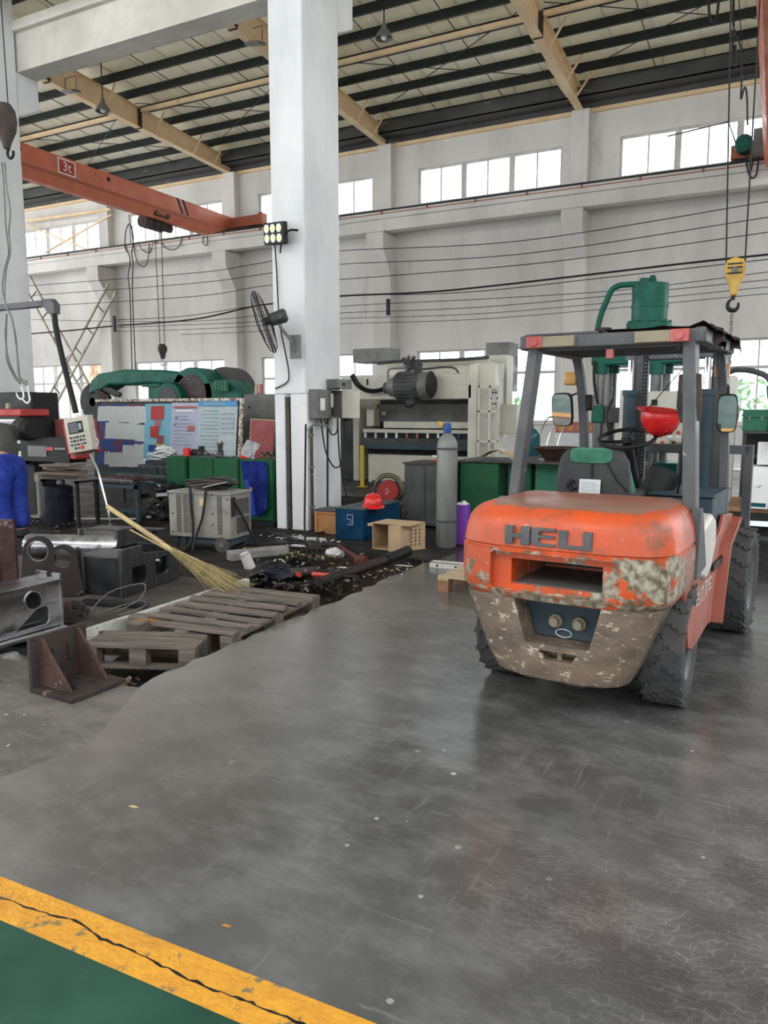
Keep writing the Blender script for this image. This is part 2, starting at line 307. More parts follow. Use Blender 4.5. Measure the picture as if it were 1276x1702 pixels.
def ball(bm, c, r, s=(1,1,1), n=12):
    v = bmesh.ops.create_uvsphere(bm, u_segments=n, v_segments=max(6, n//2+1), radius=r)['verts']
    for q in v: q.co = Vector((q.co.x*s[0], q.co.y*s[1], q.co.z*s[2])) + Vector(c)
    return v
def ringplate(bm, outer, hole, ax, a, z):
    """plate with one hole: outer and hole have the same point count"""
    def P(u, v, w): return {'x': (w, u, v), 'y': (u, w, v), 'z': (u, v, w)}[ax]
    O0 = [bm.verts.new(P(*p, a)) for p in outer]; O1 = [bm.verts.new(P(*p, z)) for p in outer]
    H0 = [bm.verts.new(P(*p, a)) for p in hole]; H1 = [bm.verts.new(P(*p, z)) for p in hole]; n = len(outer)
    for i in range(n):
        j = (i+1) % n
        bm.faces.new((O0[i], O0[j], H0[j], H0[i])); bm.faces.new((O1[j], O1[i], H1[i], H1[j]))
        bm.faces.new((O0[j], O0[i], O1[i], O1[j])); bm.faces.new((H0[i], H0[j], H1[j], H1[i]))
def finish(bm, sharp=40):
    bmesh.ops.recalc_face_normals(bm, faces=bm.faces)
    me = bpy.data.meshes.new('mesh'); bm.to_mesh(me); bm.free()
    for p in me.polygons: p.use_smooth = True
    try: me.set_sharp_from_angle(angle=math.radians(sharp))
    except Exception: pass
    return me
def ob(name, bm, m, parent=None, loc=None, rot=None, bev=0, seg=2):
    me = finish(bm) if isinstance(bm, bmesh.types.BMesh) else bm
    if m and not me.materials: me.materials.append(M[m] if isinstance(m, str) else m)
    o = bpy.data.objects.new(name, me); C.objects.link(o)
    if parent: o.parent = parent
    if loc is not None: o.location = loc
    if rot: o.rotation_euler = rot
    if bev:
        b = o.modifiers.new('bevel', 'BEVEL'); b.width = bev; b.segments = seg; b.limit_method = 'ANGLE'; b.angle_limit = math.radians(50)
    return o
LABELS = set()
def tag(o, label, cat, group=None, kind=None):
    o['label'] = label; o['category'] = cat
    if group: o['group'] = group
    if kind: o['kind'] = kind
    return o
def thing(name, label, cat, loc=(0,0,0), rz=0, group=None, rot=None):
    o = bpy.data.objects.new(name, None); C.objects.link(o); o.location = loc; o.rotation_euler = rot or (0,0,rz); o.empty_display_size = .1
    return tag(o, label, cat, group)
def struct(name, bm=None, m=None, loc=None):
    if bm is None: o = bpy.data.objects.new(name, None); C.objects.link(o)
    else: o = ob(name, bm, m, None, loc)
    o['kind'] = 'structure'; return o
def text(name, s, size, m, parent, loc, rot, depth=.002, align='CENTER', sx=1, shear=0):
    cu = bpy.data.curves.new('t', 'FONT'); cu.body = s; cu.size = size; cu.extrude = depth; cu.align_x = align; cu.align_y = 'CENTER'; cu.resolution_u = 3; cu.shear = shear
    t = bpy.data.objects.new('t', cu); C.objects.link(t); dg = bpy.context.evaluated_depsgraph_get(); dg.update()
    me = bpy.data.meshes.new_from_object(t.evaluated_get(dg)); bpy.data.objects.remove(t); me.materials.clear(); me.materials.append(M[m])
    o = ob(name, me, None, parent, loc, rot); o.scale = (sx,1,1); return o
def copy_tree(o, parent=None):
    c = o.copy(); C.objects.link(c)
    if parent: c.parent = parent
    for ch in [x for x in bpy.data.objects if x.parent == o]: copy_tree(ch, c)
    return c
def boolean_cut(bm, cuts):
    me = finish(bm); a = bpy.data.objects.new('a', me); C.objects.link(a); tmp = [a]
    for cb in cuts:
        c = bpy.data.objects.new('c', finish(cb)); C.objects.link(c); tmp.append(c)
        q = a.modifiers.new('b', 'BOOLEAN'); q.operation = 'DIFFERENCE'; q.object = c; q.solver = 'EXACT'
    dg = bpy.context.evaluated_depsgraph_get(); dg.update(); r = bpy.data.meshes.new_from_object(a.evaluated_get(dg))
    for t in tmp: bpy.data.objects.remove(t)
    for p in r.polygons: p.use_smooth = True
    try: r.set_sharp_from_angle(angle=math.radians(35))
    except Exception: pass
    return r

def translucent(k, col, f):
    n = k.node_tree.nodes; l = k.node_tree.links; b = n['Principled BSDF']; t = n.new('ShaderNodeBsdfTranslucent'); t.inputs[0].default_value = col+(1,)
    mx = n.new('ShaderNodeMixShader'); mx.inputs[0].default_value = f; l.new(b.outputs[0], mx.inputs[1]); l.new(t.outputs[0], mx.inputs[2]); l.new(mx.outputs[0], n['Material Output'].inputs[0])
translucent(M['foil'], (.86,.80,.62), .15)
# ================= THE BUILDING =================
WY = 22.2
# floor: slabs around the open pit (X -4.18..-3.05, Y 2.95..6.95)
fl = struct('floor')
def slab(name, poly, m, z=0.0, t=.3):
    bm = B(); prism(bm, poly, 'z', z-t, z); return ob(name, bm, m, fl)
rag = [(-3.03,2.97)]
y = 3.1
while y < 6.9: rag.append((-3.05+random.uniform(-.035,.03), y)); y += .12
rag.append((-2.98, 6.95))
slab('aisle_slab', [(14,-5),(14,22),(-2.98,22)]+rag[::-1]+[(-2.70,2.33),(-2.76,1.915),(-4.6,-.9),(-9,-5)], 'aisle')
slab('old_slab', [(-4.18,2.95),(-4.18,2.2),(-2.70,2.33),(-3.03,2.97),(-3.20,2.93),(-3.45,3.02),(-3.8,3.0)][::-1], 'oldslab', -.004)
slab('old_slab', [(-20,-5),(-9,-5),(-4.6,-.9),(-2.76,1.915),(-2.70,2.33),(-4.18,2.2),(-20,2.2)], 'oldslab', -.008)
slab('old_slab', [(-4.18,2.2),(-4.18,5.3),(-20,5.3),(-20,2.2)], 'oldslab_dark', -.006)
slab('oily_slab', [(-34,5.3),(-4.18,5.3),(-4.5,7.3),(-2.98,6.95),(-2.98,22),(-34,22)], 'oilslab', -.003)
bm = B(); n = 26
g = [[bm.verts.new((-4.7+1.8*i/n, 2.8+4.7*j/60, -.29+random.uniform(-.02,.03)+max(0, j/60-.45)*.46)) for j in range(61)] for i in range(n+1)]
for i in range(n):
    for j in range(60): bm.faces.new((g[i][j], g[i+1][j], g[i+1][j+1], g[i][j+1]))
ob('pit_bottom', bm, 'dirt', fl)
bm = B(); cu = [(-4.155,2.96)]+[(-4.155+random.uniform(-.01,.01), 3.1+.2*i) for i in range(12)]+[(-4.155,5.45)]
prism(bm, cu+[(x-.05,y) for x,y in cu[::-1]], 'z', -.30, .003); ob('pit_curb', bm, 'curb', fl)
bm = B(); prism(bm, [(-2.2,1.475),(4,1.59),(4,1.44),(-2.2,1.33),(-6,1.26),(-6,1.405)], 'z', 0, .0025); ob('painted_line', bm, 'yellowline', fl)
bm = B(); prism(bm, [(-6,1.262),(-2.2,1.332),(4,1.442),(4,-4),(-6,-4)], 'z', 0, .0016); ob('green_paint', bm, 'greenfloor', fl)
for c0, c1, w0 in ((-2.5,-.2,.0035),(.3,2.5,.003)):
    bm = B(); x = c0; dy = 0; P = []
    while x < c1: P.append((x, 1.405+.0185*(x+2.2)+dy, w0*random.uniform(.3,1.6))); x += random.uniform(.012,.035); dy = max(-.02, min(.02, dy+random.uniform(-.006,.006)))
    prism(bm, [(a,b+c) for a,b,c in P]+[(a,b-c) for a,b,c in P[::-1]], 'z', .002, .0030)
    ob('line_crack', bm, 'black', fl)
# back wall with its windows
PILX = [.75-6*k for k in range(7)]
UP = [(p-5.47-.01, p-.98) for p in PILX]; bm = B(); wl = struct('wall_back')
UZ = (7.82, 8.88); LZ = (1.20, 3.40)
T = .24
x0, x1 = -38.0, 8.0
b2(bm, x0, x1, WY, WY+T, 0, LZ[0]); b2(bm, x0, x1, WY, WY+T, LZ[1], UZ[0]); b2(bm, x0, x1, WY, WY+T, UZ[1], 10.3)
wins = [(p-4.95, p-.5) for p in [.75+6]+PILX]
edges = [x1]+[v for a, z in wins for v in (z, a)]+[x0]
for i in range(0, len(edges)-1, 2):
    hi, lo = edges[i], edges[i+1] if i+1 < len(edges) else x0
    if i+1 < len(edges) and hi-lo > .01:
        b2(bm, lo, hi, WY, WY+T, LZ[0], LZ[1]); b2(bm, lo, hi, WY, WY+T, UZ[0], UZ[1])
ob('masonry', bm, 'plaster', wl)
for p in [6.75]+PILX:
    bm = B(); b2(bm, p-6.27+6, p-5.66+6, WY-.42, WY+.02, 0, 6.95)
    prism(bm, [(WY-.42,5.75),(WY-.92,6.45),(WY-.92,6.93),(WY-.3,6.93),(WY-.3,5.75)], 'x', p-.262, p+.332); ob('pilaster', bm, 'plaster', wl, bev=.02)
    bm = B(); b2(bm, p-.22, p+.27, WY-.28, WY+.02, 6.93, 9.66); ob('pilaster', bm, 'plaster', wl, bev=.02)
bm = B(); b2(bm, x0, x1, WY-.85, WY-.45, 6.95, 7.3); b2(bm, x0, x1, WY-.9, WY-.1, 7.3, 7.52); ob('runway_beam', bm, 'plaster', wl, bev=.02)
bm = B(); b2(bm, x0, x1, WY-.66, WY-.56, 7.52, 7.60); b2(bm, x0, x1, WY-.93, WY-.56, 7.515, 7.56); ob('crane_rail', bm, 'purlin', wl)
bm = B(); tube(bm, [(x0, WY-.92, 7.44), (x1, WY-.92, 7.44)], .012)
for k in range(30): b2(bm, x0+1.5*k, x0+1.5*k+.05, WY-.94, WY-.88, 7.42, 7.5)
ob('conductor_bar', bm, 'orange_dark', wl)
bm = B(); b2(bm, x0, x1, WY-.10, WY+.02, 9.60, 9.70); ob('eaves_strip', bm, 'cream', wl)
bm = B(); b2(bm, x0, x1, WY-.62, WY-.02, 9.84, 9.88); b2(bm, x0, x1, WY-.62, WY-.58, 9.84, 10.2); b2(bm, x0, x1, WY-.12, WY, 9.70, 10.2); ob('gutter', bm, 'gutter', wl)
wn = 0
def window(x0, x1, z0, z1, units, transom=None, grille=None):
    global wn; wn += 1; w = struct('window_%d' % wn); yy = WY+.08; f = .055
    bm = B()
    b2(bm, x0, x1, yy, yy+.06, z0, z0+f); b2(bm, x0, x1, yy, yy+.06, z1-f, z1)
    ws = (x1-x0)/units; ob('window_frame', bm, 'frame', w)
    for k in range(units+1):
        bm = B(); wd = .16 if 0 < k < units else .07; c = x0+k*ws; c = min(max(c, x0+wd/2), x1-wd/2); b2(bm, c-wd/2, c+wd/2, yy-.01, yy+.07, z0, z1); ob('mullion', bm, 'frame', w)
    for k in range(units):
        a, b = x0+k*ws+.06, x0+(k+1)*ws-.06; zs = [z0+f] + ([transom] if transom else []) + [z1-f]
        bm = B(); b2(bm, (a+b)/2-.02, (a+b)/2+.02, yy, yy+.05, z0, z1)
        if transom: b2(bm, a, b, yy-.005, yy+.055, transom-.04, transom+.04)
        ob('glazing_bar', bm, 'frame', w)
        for i in range(len(zs)-1):
            for u, v in ((a, (a+b)/2), ((a+b)/2, b)):
                bm = B(); b2(bm, u, v, yy+.02, yy+.028, zs[i], zs[i+1]); ob('pane', bm, 'glass', w)
    bm = B(); b2(bm, x0-.05, x1+.05, WY-.07, WY+.05, z0-.07, z0); ob('window_sill', bm, 'plaster', w)
    if grille:
        bm = B(); s = .26; gy = yy+.16; h = grille-z0; k = x0-h
        while k < x1:
            for sg in (1, -1):
                a = (k, z0) if sg > 0 else (k+h, z0); z = (k+h, grille) if sg > 0 else (k, grille)
                def clip(P, Q):
                    t0 = max(0, (x0-P[0])/(Q[0]-P[0]) if Q[0] > P[0] else (x1-P[0])/(Q[0]-P[0])); t1 = min(1, (x1-P[0])/(Q[0]-P[0]) if Q[0] > P[0] else (x0-P[0])/(Q[0]-P[0])); return t0, t1
                t0, t1 = clip(a, z)
                if t1-t0 > .02:
                    L = lambda t: (a[0]+(z[0]-a[0])*t, gy, a[1]+(z[1]-a[1])*t)
                    tube(bm, [L(t0), L(t1)], .008, 4)
            k += s
        o = ob('mesh_grille', bm, 'frame', w); o['kind'] = 'stuff'
for (a, z) in wins: window(a, z, UZ[0], UZ[1], 3)
for i, (a, z) in enumerate(wins): window(a, z, LZ[0], LZ[1], 3, 2.66, 2.6 if i in (0,1,2,5,6) else None)
# what lies outside
bm = B(); b2(bm, -60, 30, WY+.3, 60, -.3, -.1); g = struct('ground_outside', bm, 'outer_ground')
def outhouse(xa, xb, y, z, m, label):
    t = thing('outbuilding', label, 'building', ((xa+xb)/2, y, -.1)); w = (xb-xa)
    bm = B(); k = -w/2
    while k < w/2: b2(bm, k, k+.22, 0, .06, 0, z); b2(bm, k+.22, k+.30, .04, .08, 0, z); k += .30
    ob('corrugated_wall', bm, m, t); bm = B(); b2(bm, -w/2-.1, w/2+.1, -.1, 2.5, z, z+.12); ob('roof', bm, 'off', t)
outhouse(-40, -32.6, 30, 5.2, 'outer_cream', 'cream corrugated shed seen through the lattice-braced window at far left')
outhouse(-32.2, -29.0, 29, 5.4, 'outer_orange', 'orange corrugated shed seen through the window beside the green punch')
def shrub(x, y, h, label):
    t = thing('shrub', label, 'shrub', (x, y, -.1)); bm = B(); rnd = random.Random(int(x*10))
    for k in range(160):
        p = Vector((rnd.gauss(0,.5), rnd.gauss(0,.3), rnd.uniform(.3,1)*h)); d = Vector((rnd.uniform(-1,1), rnd.uniform(-1,1), rnd.uniform(-1,1))).normalized()*.18; e = d.orthogonal().normalized()*.07
        vs = [bm.verts.new(p+q) for q in (-d, e, d, -e)]; bm.faces.new(vs)
    o = ob('foliage', bm, 'outer_leaf', t); o['kind'] = 'stuff'
    bm = B()
    for k in range(5): tube(bm, [(0,0,0), (rnd.uniform(-.3,.3), rnd.uniform(-.2,.2), h*.8)], .02, 5)
    ob('stem', bm, 'wood', t)
M['outer_leaf'] = mat('outer_leaf', (.20,.42,.14), (.12,.3,.1), .8, sc=3)
shrub(-1.2, 27, 2.6, 'green shrub outside the grilled window at far right')
shrub(-8.9, 27.5, 2.1, 'green shrub outside the grilled window left of the green press')
# ceiling: purlins, roof panels, rafters
ce = struct('ceiling'); SL = .067; YN = -7
def zr(Y): return 10.07+SL*(WY-Y)
ang = -math.atan(SL)
for k in range(29):
    Y = 21.75-.9*k; bm = B()
    b2(bm, x0, x1, Y-.035, Y-.025, zr(Y), zr(Y)+.2); b2(bm, x0, x1, Y-.035, Y+.045, zr(Y), zr(Y)+.012); b2(bm, x0, x1, Y-.035, Y+.045, zr(Y)+.19, zr(Y)+.2)
    ob('purlin', bm, 'purlin', ce)
px = x0; k = 0
pan = None
while px < x1:
    if pan is None:
        bm = B(); L0 = (WY+.25-YN)/math.cos(ang)
        box(bm, (0,0,0), (.985, L0, .03)); box(bm, (-.482,0,-.014), (.02, L0, .03)); pan = finish(bm)
    o = ob('roof_panel', pan, 'foil', ce, (px+.48, (WY+.25+YN)/2, zr((WY+.25+YN)/2)+.225+(.006 if k % 2 else 0)), (ang,0,0)); px += .97; k += 1
for p in PILX:
    for d in (-2, -4):
        bm = B(); tube(bm, [(p+d, 22, zr(22)+.04), (p+d, 9.3, zr(9.3)+.04)], .012, 5); ob('sag_rod', bm, 'purlin', ce)
    for q in (20.9, 12.0):
        bm = B(); tube(bm, [(p-.2, q, zr(q)-.02), (p-5.8, q-3.4, zr(q-3.4)-.02)], .012, 5); tube(bm, [(p-5.8, q, zr(q)-.02), (p-.2, q-3.4, zr(q-3.4)-.02)], .012, 5); ob('cross_rod', bm, 'purlin', ce)
for q in (17.85, 12.4):
    bm = B(); b2(bm, x0, x1, q-.05, q+.05, zr(q)-.12, zr(q)-.02); ob('strut', bm, 'cream', ce)
for p in [6.75]+PILX:
    bm = B(); zb = lambda Y: 9.64+.04*(WY-Y)
    prism(bm, [(WY-.05, zb(WY)), (9.2, zb(9.2)), (9.2, zr(9.2)), (WY-.05, zr(WY))], 'x', p-.008, p+.008)
    prism(bm, [(WY-.05, zb(WY)-.015), (9.2, zb(9.2)-.015), (9.2, zb(9.2)), (WY-.05, zb(WY))], 'x', p-.11, p+.11)
    prism(bm, [(WY-.05, zr(WY)-.015), (9.2, zr(9.2)-.015), (9.2, zr(9.2)), (WY-.05, zr(WY))], 'x', p-.11, p+.11)
    r = ob('rafter', bm, 'cream', ce)
    for q in (17.8, 14.6):
        bm = B(); b2(bm, p-.115, p+.115, q-.012, q+.012, zb(q)-.03, zr(q)); b2(bm, p-.115, p+.115, q+.02, q+.044, zb(q)-.03, zr(q))
        for s in (-.09,.09):
            for w in (.06,.16,.3,.42): cyl(bm, (p+s, q-.05, zb(q)+w), (p+s, q+.08, zb(q)+w), .018, n=6)
        ob('splice_plate', bm, 'rust', r)
    for q in (21.1, 20.1, 18.4, 16.5, 13.9, 12.1):
        for s in (1, -1):
            bm = B(); tube(bm, [(p+.1*s, q, zb(q)), (p+.48*s, q, zr(q)+.05)], .03, 4); ob('fly_brace', bm, 'cream', r)
# lattice cross bracing at the far left bay
def lattice(P, Q, w, rungs, label):
    t = thing('cross_brace', label, 'brace', tuple(P)); P = Vector(P); Q = Vector(Q); d = (Q-P).normalized(); s = d.cross(Vector((0,1,0))).normalized()*w/2
    for sg in (-1, 1):
        bm = B(); tube(bm, [s*sg, Q-P+s*sg], .05, 4); ob('chord', bm, 'brace_paint', t)
    for k in range(1, rungs):
        c = (Q-P)*(k/rungs); bm = B(); tube(bm, [c-s, c+s], .025, 4); ob('rung', bm, 'machine_dk', t)
ay = WY-.5
lattice(at(38,455,Y=ay), at(172,700,Y=ay), .50, 7, 'steel lattice brace leaning down to the right behind the control panel arm')
ay = WY-.64
lattice(at(187,478,Y=ay), at(62,712,Y=ay), .50, 7, 'steel lattice brace leaning down to the left beside the far left window')
t = thing('wind_brace', 'thin crossed brace over the far left clerestory window', 'brace', tuple(at(100,390,Y=21.9)))
for a, z in (((38,372),(150,417)), ((185,357),(75,420))):
    bm = B(); o0 = at(100,390,Y=21.9); tube(bm, [at(*a,Y=21.9)-o0, at(*z,Y=21.9)-o0], .04, 4); ob('bar', bm, 'cream', t)
bm = B(); o0 = at(100,390,Y=21.9); tube(bm, [at(42,368,Y=21.9)-o0, at(183,348,Y=21.9)-o0], .06, 4); ob('bar', bm, 'cream', t)
# near column row
def column(X, name='pillar'):
    c = struct(name); x0, x1, y0, y1 = X-.48, X, 8.05, 8.89
    bm = B()
    prism(bm, [(x0,y0),(x0+.15,y0),(x0+.17,y0+.05),(x0+.22,y0+.05),(x0+.24,y0),(x1,y0),(x1,y0+.2),(x1-.08,y0+.24),(x1-.08,y1-.24),(x1,y1-.2),(x1,y1),(x0,y1)], 'z', 0, 1.72)
    ob('lower_shaft', bm, 'whitepaint', c, bev=.012)
    bm = B(); b2(bm, x0-.002, x1+.002, y0-.002, y1+.002, 1.72, 10.6); ob('shaft', bm, 'whitepaint', c, bev=.02)
    bm = B(); prism(bm, [(y1,6.23),(y1+.42,6.44),(y1+.42,6.92),(y1,6.92)], 'x', x0+.02, x1-.02); ob('corbel', bm, 'whitepaint', c, bev=.015)
    bm = B(); b2(bm, x0+.165, x0+.22, y0-.004, y0+.05, .02, 1.69); ob('chase', bm, 'rust', c)
    return c
column(-5.20); column(-11.17); column(-17.1)
bm = B(); b2(bm, -24, -5.4, 8.93, 9.3, 6.92, 7.5); b2(bm, -24, -5.4, 8.85, 9.4, 7.5, 7.65); struct('crane_beam', bm, 'concrete')
bm = B(); b2(bm, -24, -5.68, 8.1, 8.5, 7.75, 8.3); struct('tie_beam', bm, 'concrete')

# the side of the hall behind the viewpoint
wf = struct('wall_front'); bm = B(); b2(bm, -38, 14, -9.3, -9, 0, 1.2); b2(bm, -38, 14, -9.3, -9, 3.4, 8.5)
for k in range(9): b2(bm, -38+6*k, -36.2+6*k, -9.3, -9, 1.2, 3.4)
ob('masonry', bm, 'plaster', wf)
for k in range(9): bm = B(); b2(bm, -37.5+6*k, -36.9+6*k, -9, -8.6, 0, 8.5); ob('pilaster', bm, 'plaster', wf)
wr = struct('wall_right'); bm = B(); b2(bm, 14, 14.3, -9, 22.4, 0, 9.6); ob('masonry', bm, 'plaster', wr)
# ================= FORKLIFT =================
FL = thing('forklift', 'worn orange forklift seen from behind with grey overhead guard', 'forklift', (-.85, 4.12, 0), math.radians(-5))
def rrect(hx, y0, y1, r, n=5):
    """plan outline: rounded rear corners at y0, square front at y1, slight bulge"""
    p = []
    for k in range(n+1):
        a = PI+ (PI/2)*k/n; p.append((-hx+r+r*math.cos(a), y0+r+r*math.sin(a)))
    p.append((-hx*.5, y0-.018)); p.append((0, y0-.028)); p.append((hx*.5, y0-.018))
    for k in range(n+1):
        a = -PI/2+(PI/2)*k/n; p.append((hx-r+r*math.cos(a), y0+r+r*math.sin(a)))
    p += [(hx, (y0+y1)/2), (hx, y1), (-hx, y1), (-hx, (y0+y1)/2)]
    return p
def loft(bm, secs):
    R = [[bm.verts.new((x, y, z)) for x, y in pl] for z, pl in secs]
    for A, Z in zip(R, R[1:]):
        for i in range(len(A)): bm.faces.new((A[i], A[(i+1) % len(A)], Z[(i+1) % len(A)], Z[i]))
    bm.faces.new(R[0][::-1]); bm.faces.new(R[-1])
def cwsec(z, ins, rr=.2): return (z, rrect(.535-ins, -.62+ins*.9, .14, rr))
bm = B()
loft(bm, [cwsec(.585,.07), cwsec(.60,.03), cwsec(.64,.004), cwsec(.70,0), cwsec(.835,0), cwsec(.842,.012), cwsec(.85,.012), cwsec(.858,.004), cwsec(.93,.014), cwsec(.975,.026), cwsec(1.005,.044), cwsec(1.03,.072), cwsec(1.045,.11), cwsec(1.052,.16)])
cut = B(); b2(cut, -.215, .235, -1, -.10, .665, .79)
cut2 = B(); prism(cut2, [(-.29,.63),(.30,.63),(.32,.65),(.32,.81),(.30,.83),(-.29,.83),(-.31,.81),(-.31,.65)], 'y', -1, -.585)
ob('counterweight', boolean_cut(bm, [cut, cut2]), 'cw', FL)
bm = B(); prism(bm, [(-.16,.73),(-.12,.765),(.22,.765),(.26,.70),(-.2,.70)], 'y', -.2, -.14); ob('vent_shield', bm, 'black', FL)
bm = B()
def low(z, hx, y0, r): return (z, rrect(hx, y0, .10, r))
loft(bm, [low(.175,.29,-.50,.14), low(.205,.335,-.555,.14), low(.29,.375,-.575,.13), low(.60,.485,-.585,.1)])
cut = B(); prism(cut, [(-.21,.66),(.255,.66),(.185,.385),(-.13,.385)], 'y', -1, -.44)
cut2 = B(); prism(cut2, [(-.06,.355),(.13,.355),(.105,.31),(-.03,.31)], 'y', -1, -.52)
cut3 = B(); b2(cut3, -.03, .06, -1, -.3, .12, .198)
o = ob('lower_counterweight', boolean_cut(bm, [cut, cut2, cut3]), 'cw_low', FL)
bm = B(); prism(bm, [(-.20,.62),(.24,.62),(.175,.39),(-.12,.39)], 'y', -.46, -.43); bp = ob('tow_plate', bm, 'fl_blue', FL)
for x in (-.02, .10):
    bm = B(); cyl(bm, (x,-.485,.475), (x,-.46,.475), .034, n=20); cyl(bm, (x,-.515,.475), (x,-.485,.475), .025, n=6); ob('bolt', bm, 'tan', bp, bev=.002)
bm = B(); tube(bm, [(.02+.04*math.cos(a), -.47-.006*math.sin(a), .415+.022*math.sin(a)) for a in [2*PI*k/20 for k in range(20)]], .0025, 5, True); ob('cable_loop', bm, 'white', bp)
bm = B(); cyl(bm, (.035,-.56,.30), (.035,-.56,.375), .014); ob('tow_pin', bm, 'tan', FL)
# raised maker's letters on the rear face
lt = B()
def lbox(x0, x1, z0, z1): b2(lt, x0, x1, -.652, -.615, z0, z1)
h0, h1 = .885, .965
lbox(-.215,-.18,h0,h1); lbox(-.18,-.145,.915,.933); lbox(-.145,-.105,h0,h1)
ep = [(-.085,.965),(.005,.965),(.005,.953),(-.055,.953),(-.066,.945),(-.066,.934),(.0,.934),(.0,.921),(-.066,.921),(-.066,.908),(-.055,.898),(.005,.898),(.005,h0),(-.08,h0),(-.098,.90),(-.098,.95)]
prism(lt, [(x+.0, z) for x, z in ep], 'y', -.652, -.615)
prism(lt, [(.018,.962),(.055,.962),(.055,.90),(.125,.90),(.125,h0),(.018,h0)], 'y', -.65, -.61); lbox(.12,.155,h0,.962)
for v in lt.verts: v.co.x = (v.co.x+.03)*1.14-.015; v.co.z = (v.co.z-.925)*1.08+.915
lo = ob('letters', lt, 'fl_grey', FL, bev=.002)
bm = B(); b2(bm, -.215, .235, -.57, -.12, .655, .668); ob('pocket_floor', bm, 'greybox', FL)
# chassis
bm = B()
side = [(-.02,.30),(.10,.26),(.56,.29),(.74,.262),(.80,.45),(.93,.70),(1.32,.815),(1.30,.85),(.95,.88),(.86,.80),(.70,.76),(.10,.73),(-.16,.72),(-.17,.60)]
for s in (1, -1):
    bm = B(); prism(bm, side, 'x', s*.525, s*.50); sp = ob('side_plate', bm, 'fl_side', FL, bev=.006)
    bm = B(); prism(bm, [(.72,.262),(.74,.262),(.81,.45),(.94,.69),(1.32,.805),(1.32,.83),(.93,.72),(.79,.46)], 'x', s*.50, s*.58); ob('fender_lip', bm, 'fl_side', sp, bev=.004)
    if s > 0:
        text('lettering', '合力叉车', .12, 'off', sp, (.5265,.36,.52), (PI/2,0,PI/2), .0006)
bm = B(); b2(bm, -.50, .50, -.1, 1.9, .30, .60); b2(bm, -.5, .5, 1.0, 1.35, .55, .70); ob('chassis', bm, 'black', FL, bev=.01)
bm = B(); b2(bm, -.40, .40, .13, .95, .60, .92); ob('engine_hood', bm, 'fl_blue', FL, bev=.03)
bm = B(); prism(bm, [(.10,.66),(.14,.90),(.40,.95),(.54,.90),(.56,.76),(.44,.64),(.3,.60)], 'x', .36, .545); ob('side_cover', bm, 'off', FL, bev=.02)
bm = B(); prism(bm, [(-.02,.66),(.0,1.02),(.05,1.02),(.11,.93),(.24,.69)], 'x', .50, .548); ob('gusset', bm, 'fl_grey', FL, bev=.004)
bm = B(); prism(bm, [(-.02,.66),(.0,1.02),(.05,1.02),(.11,.93),(.24,.69)], 'x', -.548, -.50); ob('gusset', bm, 'fl_grey', FL, bev=.004)
bm = B(); b2(bm, .30,.54,.55,.95,.60,.64); ob('step', bm, 'black', FL)
# wheels
def wheel(nm, x, y, R, w, rz, s):
    wl = ob(nm, B(), None, FL, (x, y, R), (0,0,rz)) if False else None
    bm = B(); h = w/2
    lathe(bm, [(R*.58,-h*.8),(R*.66,-h*.96),(R*.86,-h),(R*.955,-h*.93),(R*.965,-h*.7),(R*.965,h*.7),(R*.955,h*.93),(R*.86,h),(R*.66,h*.96),(R*.58,h*.8),(R*.58,-h*.8)], (0,0,0), (0,PI/2,0), 40)
    n = 18
    for k in range(n):
        for sd in (-1, 1):
            a = 2*PI*(k+(.5 if sd > 0 else 0))/n
            for j in range(3):
                aa = a+j*.07; u = sd*h*(.15+.29*j)
                v = box(bm, (0,0,0), (h*.34, R*.27, R*.05), (0,0,sd*.4))
                for q in v: q.co = Matrix.Rotation(aa, 3, 'X') @ (q.co+Vector((u, 0, R*.968)))
    me = ob(nm, bm, 'rubber', FL, (x, y, R), (0,0,rz))
    bm = B(); prof = [(0,h*.25),(R*.16,h*.28),(R*.2,h*.05),(R*.44,-h*.1),(R*.5,h*.7),(R*.575,h*.86),(R*.6,h*.8),(R*.55,h*.5),(R*.55,-h*.8),(0,-h*.8)]
    lathe(bm, [(r, z*s) for r, z in prof], (0,0,0), (0,PI/2,0), 28); rim = ob('rim', bm, 'fl_grey', me)
    bm = B()
    for k in range(6):
        a = 2*PI*k/6; cyl(bm, (-s*h*.3, R*.31*math.cos(a), R*.31*math.sin(a)), (s*h*.22, R*.31*math.cos(a), R*.31*math.sin(a)), .016, n=6)
    cyl(bm, (-s*h*.3,0,0), (-s*h*.2,0,0), R*.38, n=20); cyl(bm, (-s*h*.25,0,0), (s*h*.42,0,0), R*.12, n=14); ob('hub', bm, 'machine_dk', me)
wheel('rear_wheel', .435, .0, .315, .20, math.radians(3), 1)
wheel('rear_wheel', -.46, .02, .315, .20, math.radians(3), -1)
wheel('front_wheel', .515, 1.62, .36, .24, 0, 1)
wheel('front_wheel', -.515, 1.62, .36, .24, 0, -1)
bm = B(); cyl(bm, (-.4,0,.31), (.4,0,.31), .05); b2(bm, -.3,.3,-.06,.06,.24,.38); ob('rear_axle', bm, 'oil', FL)
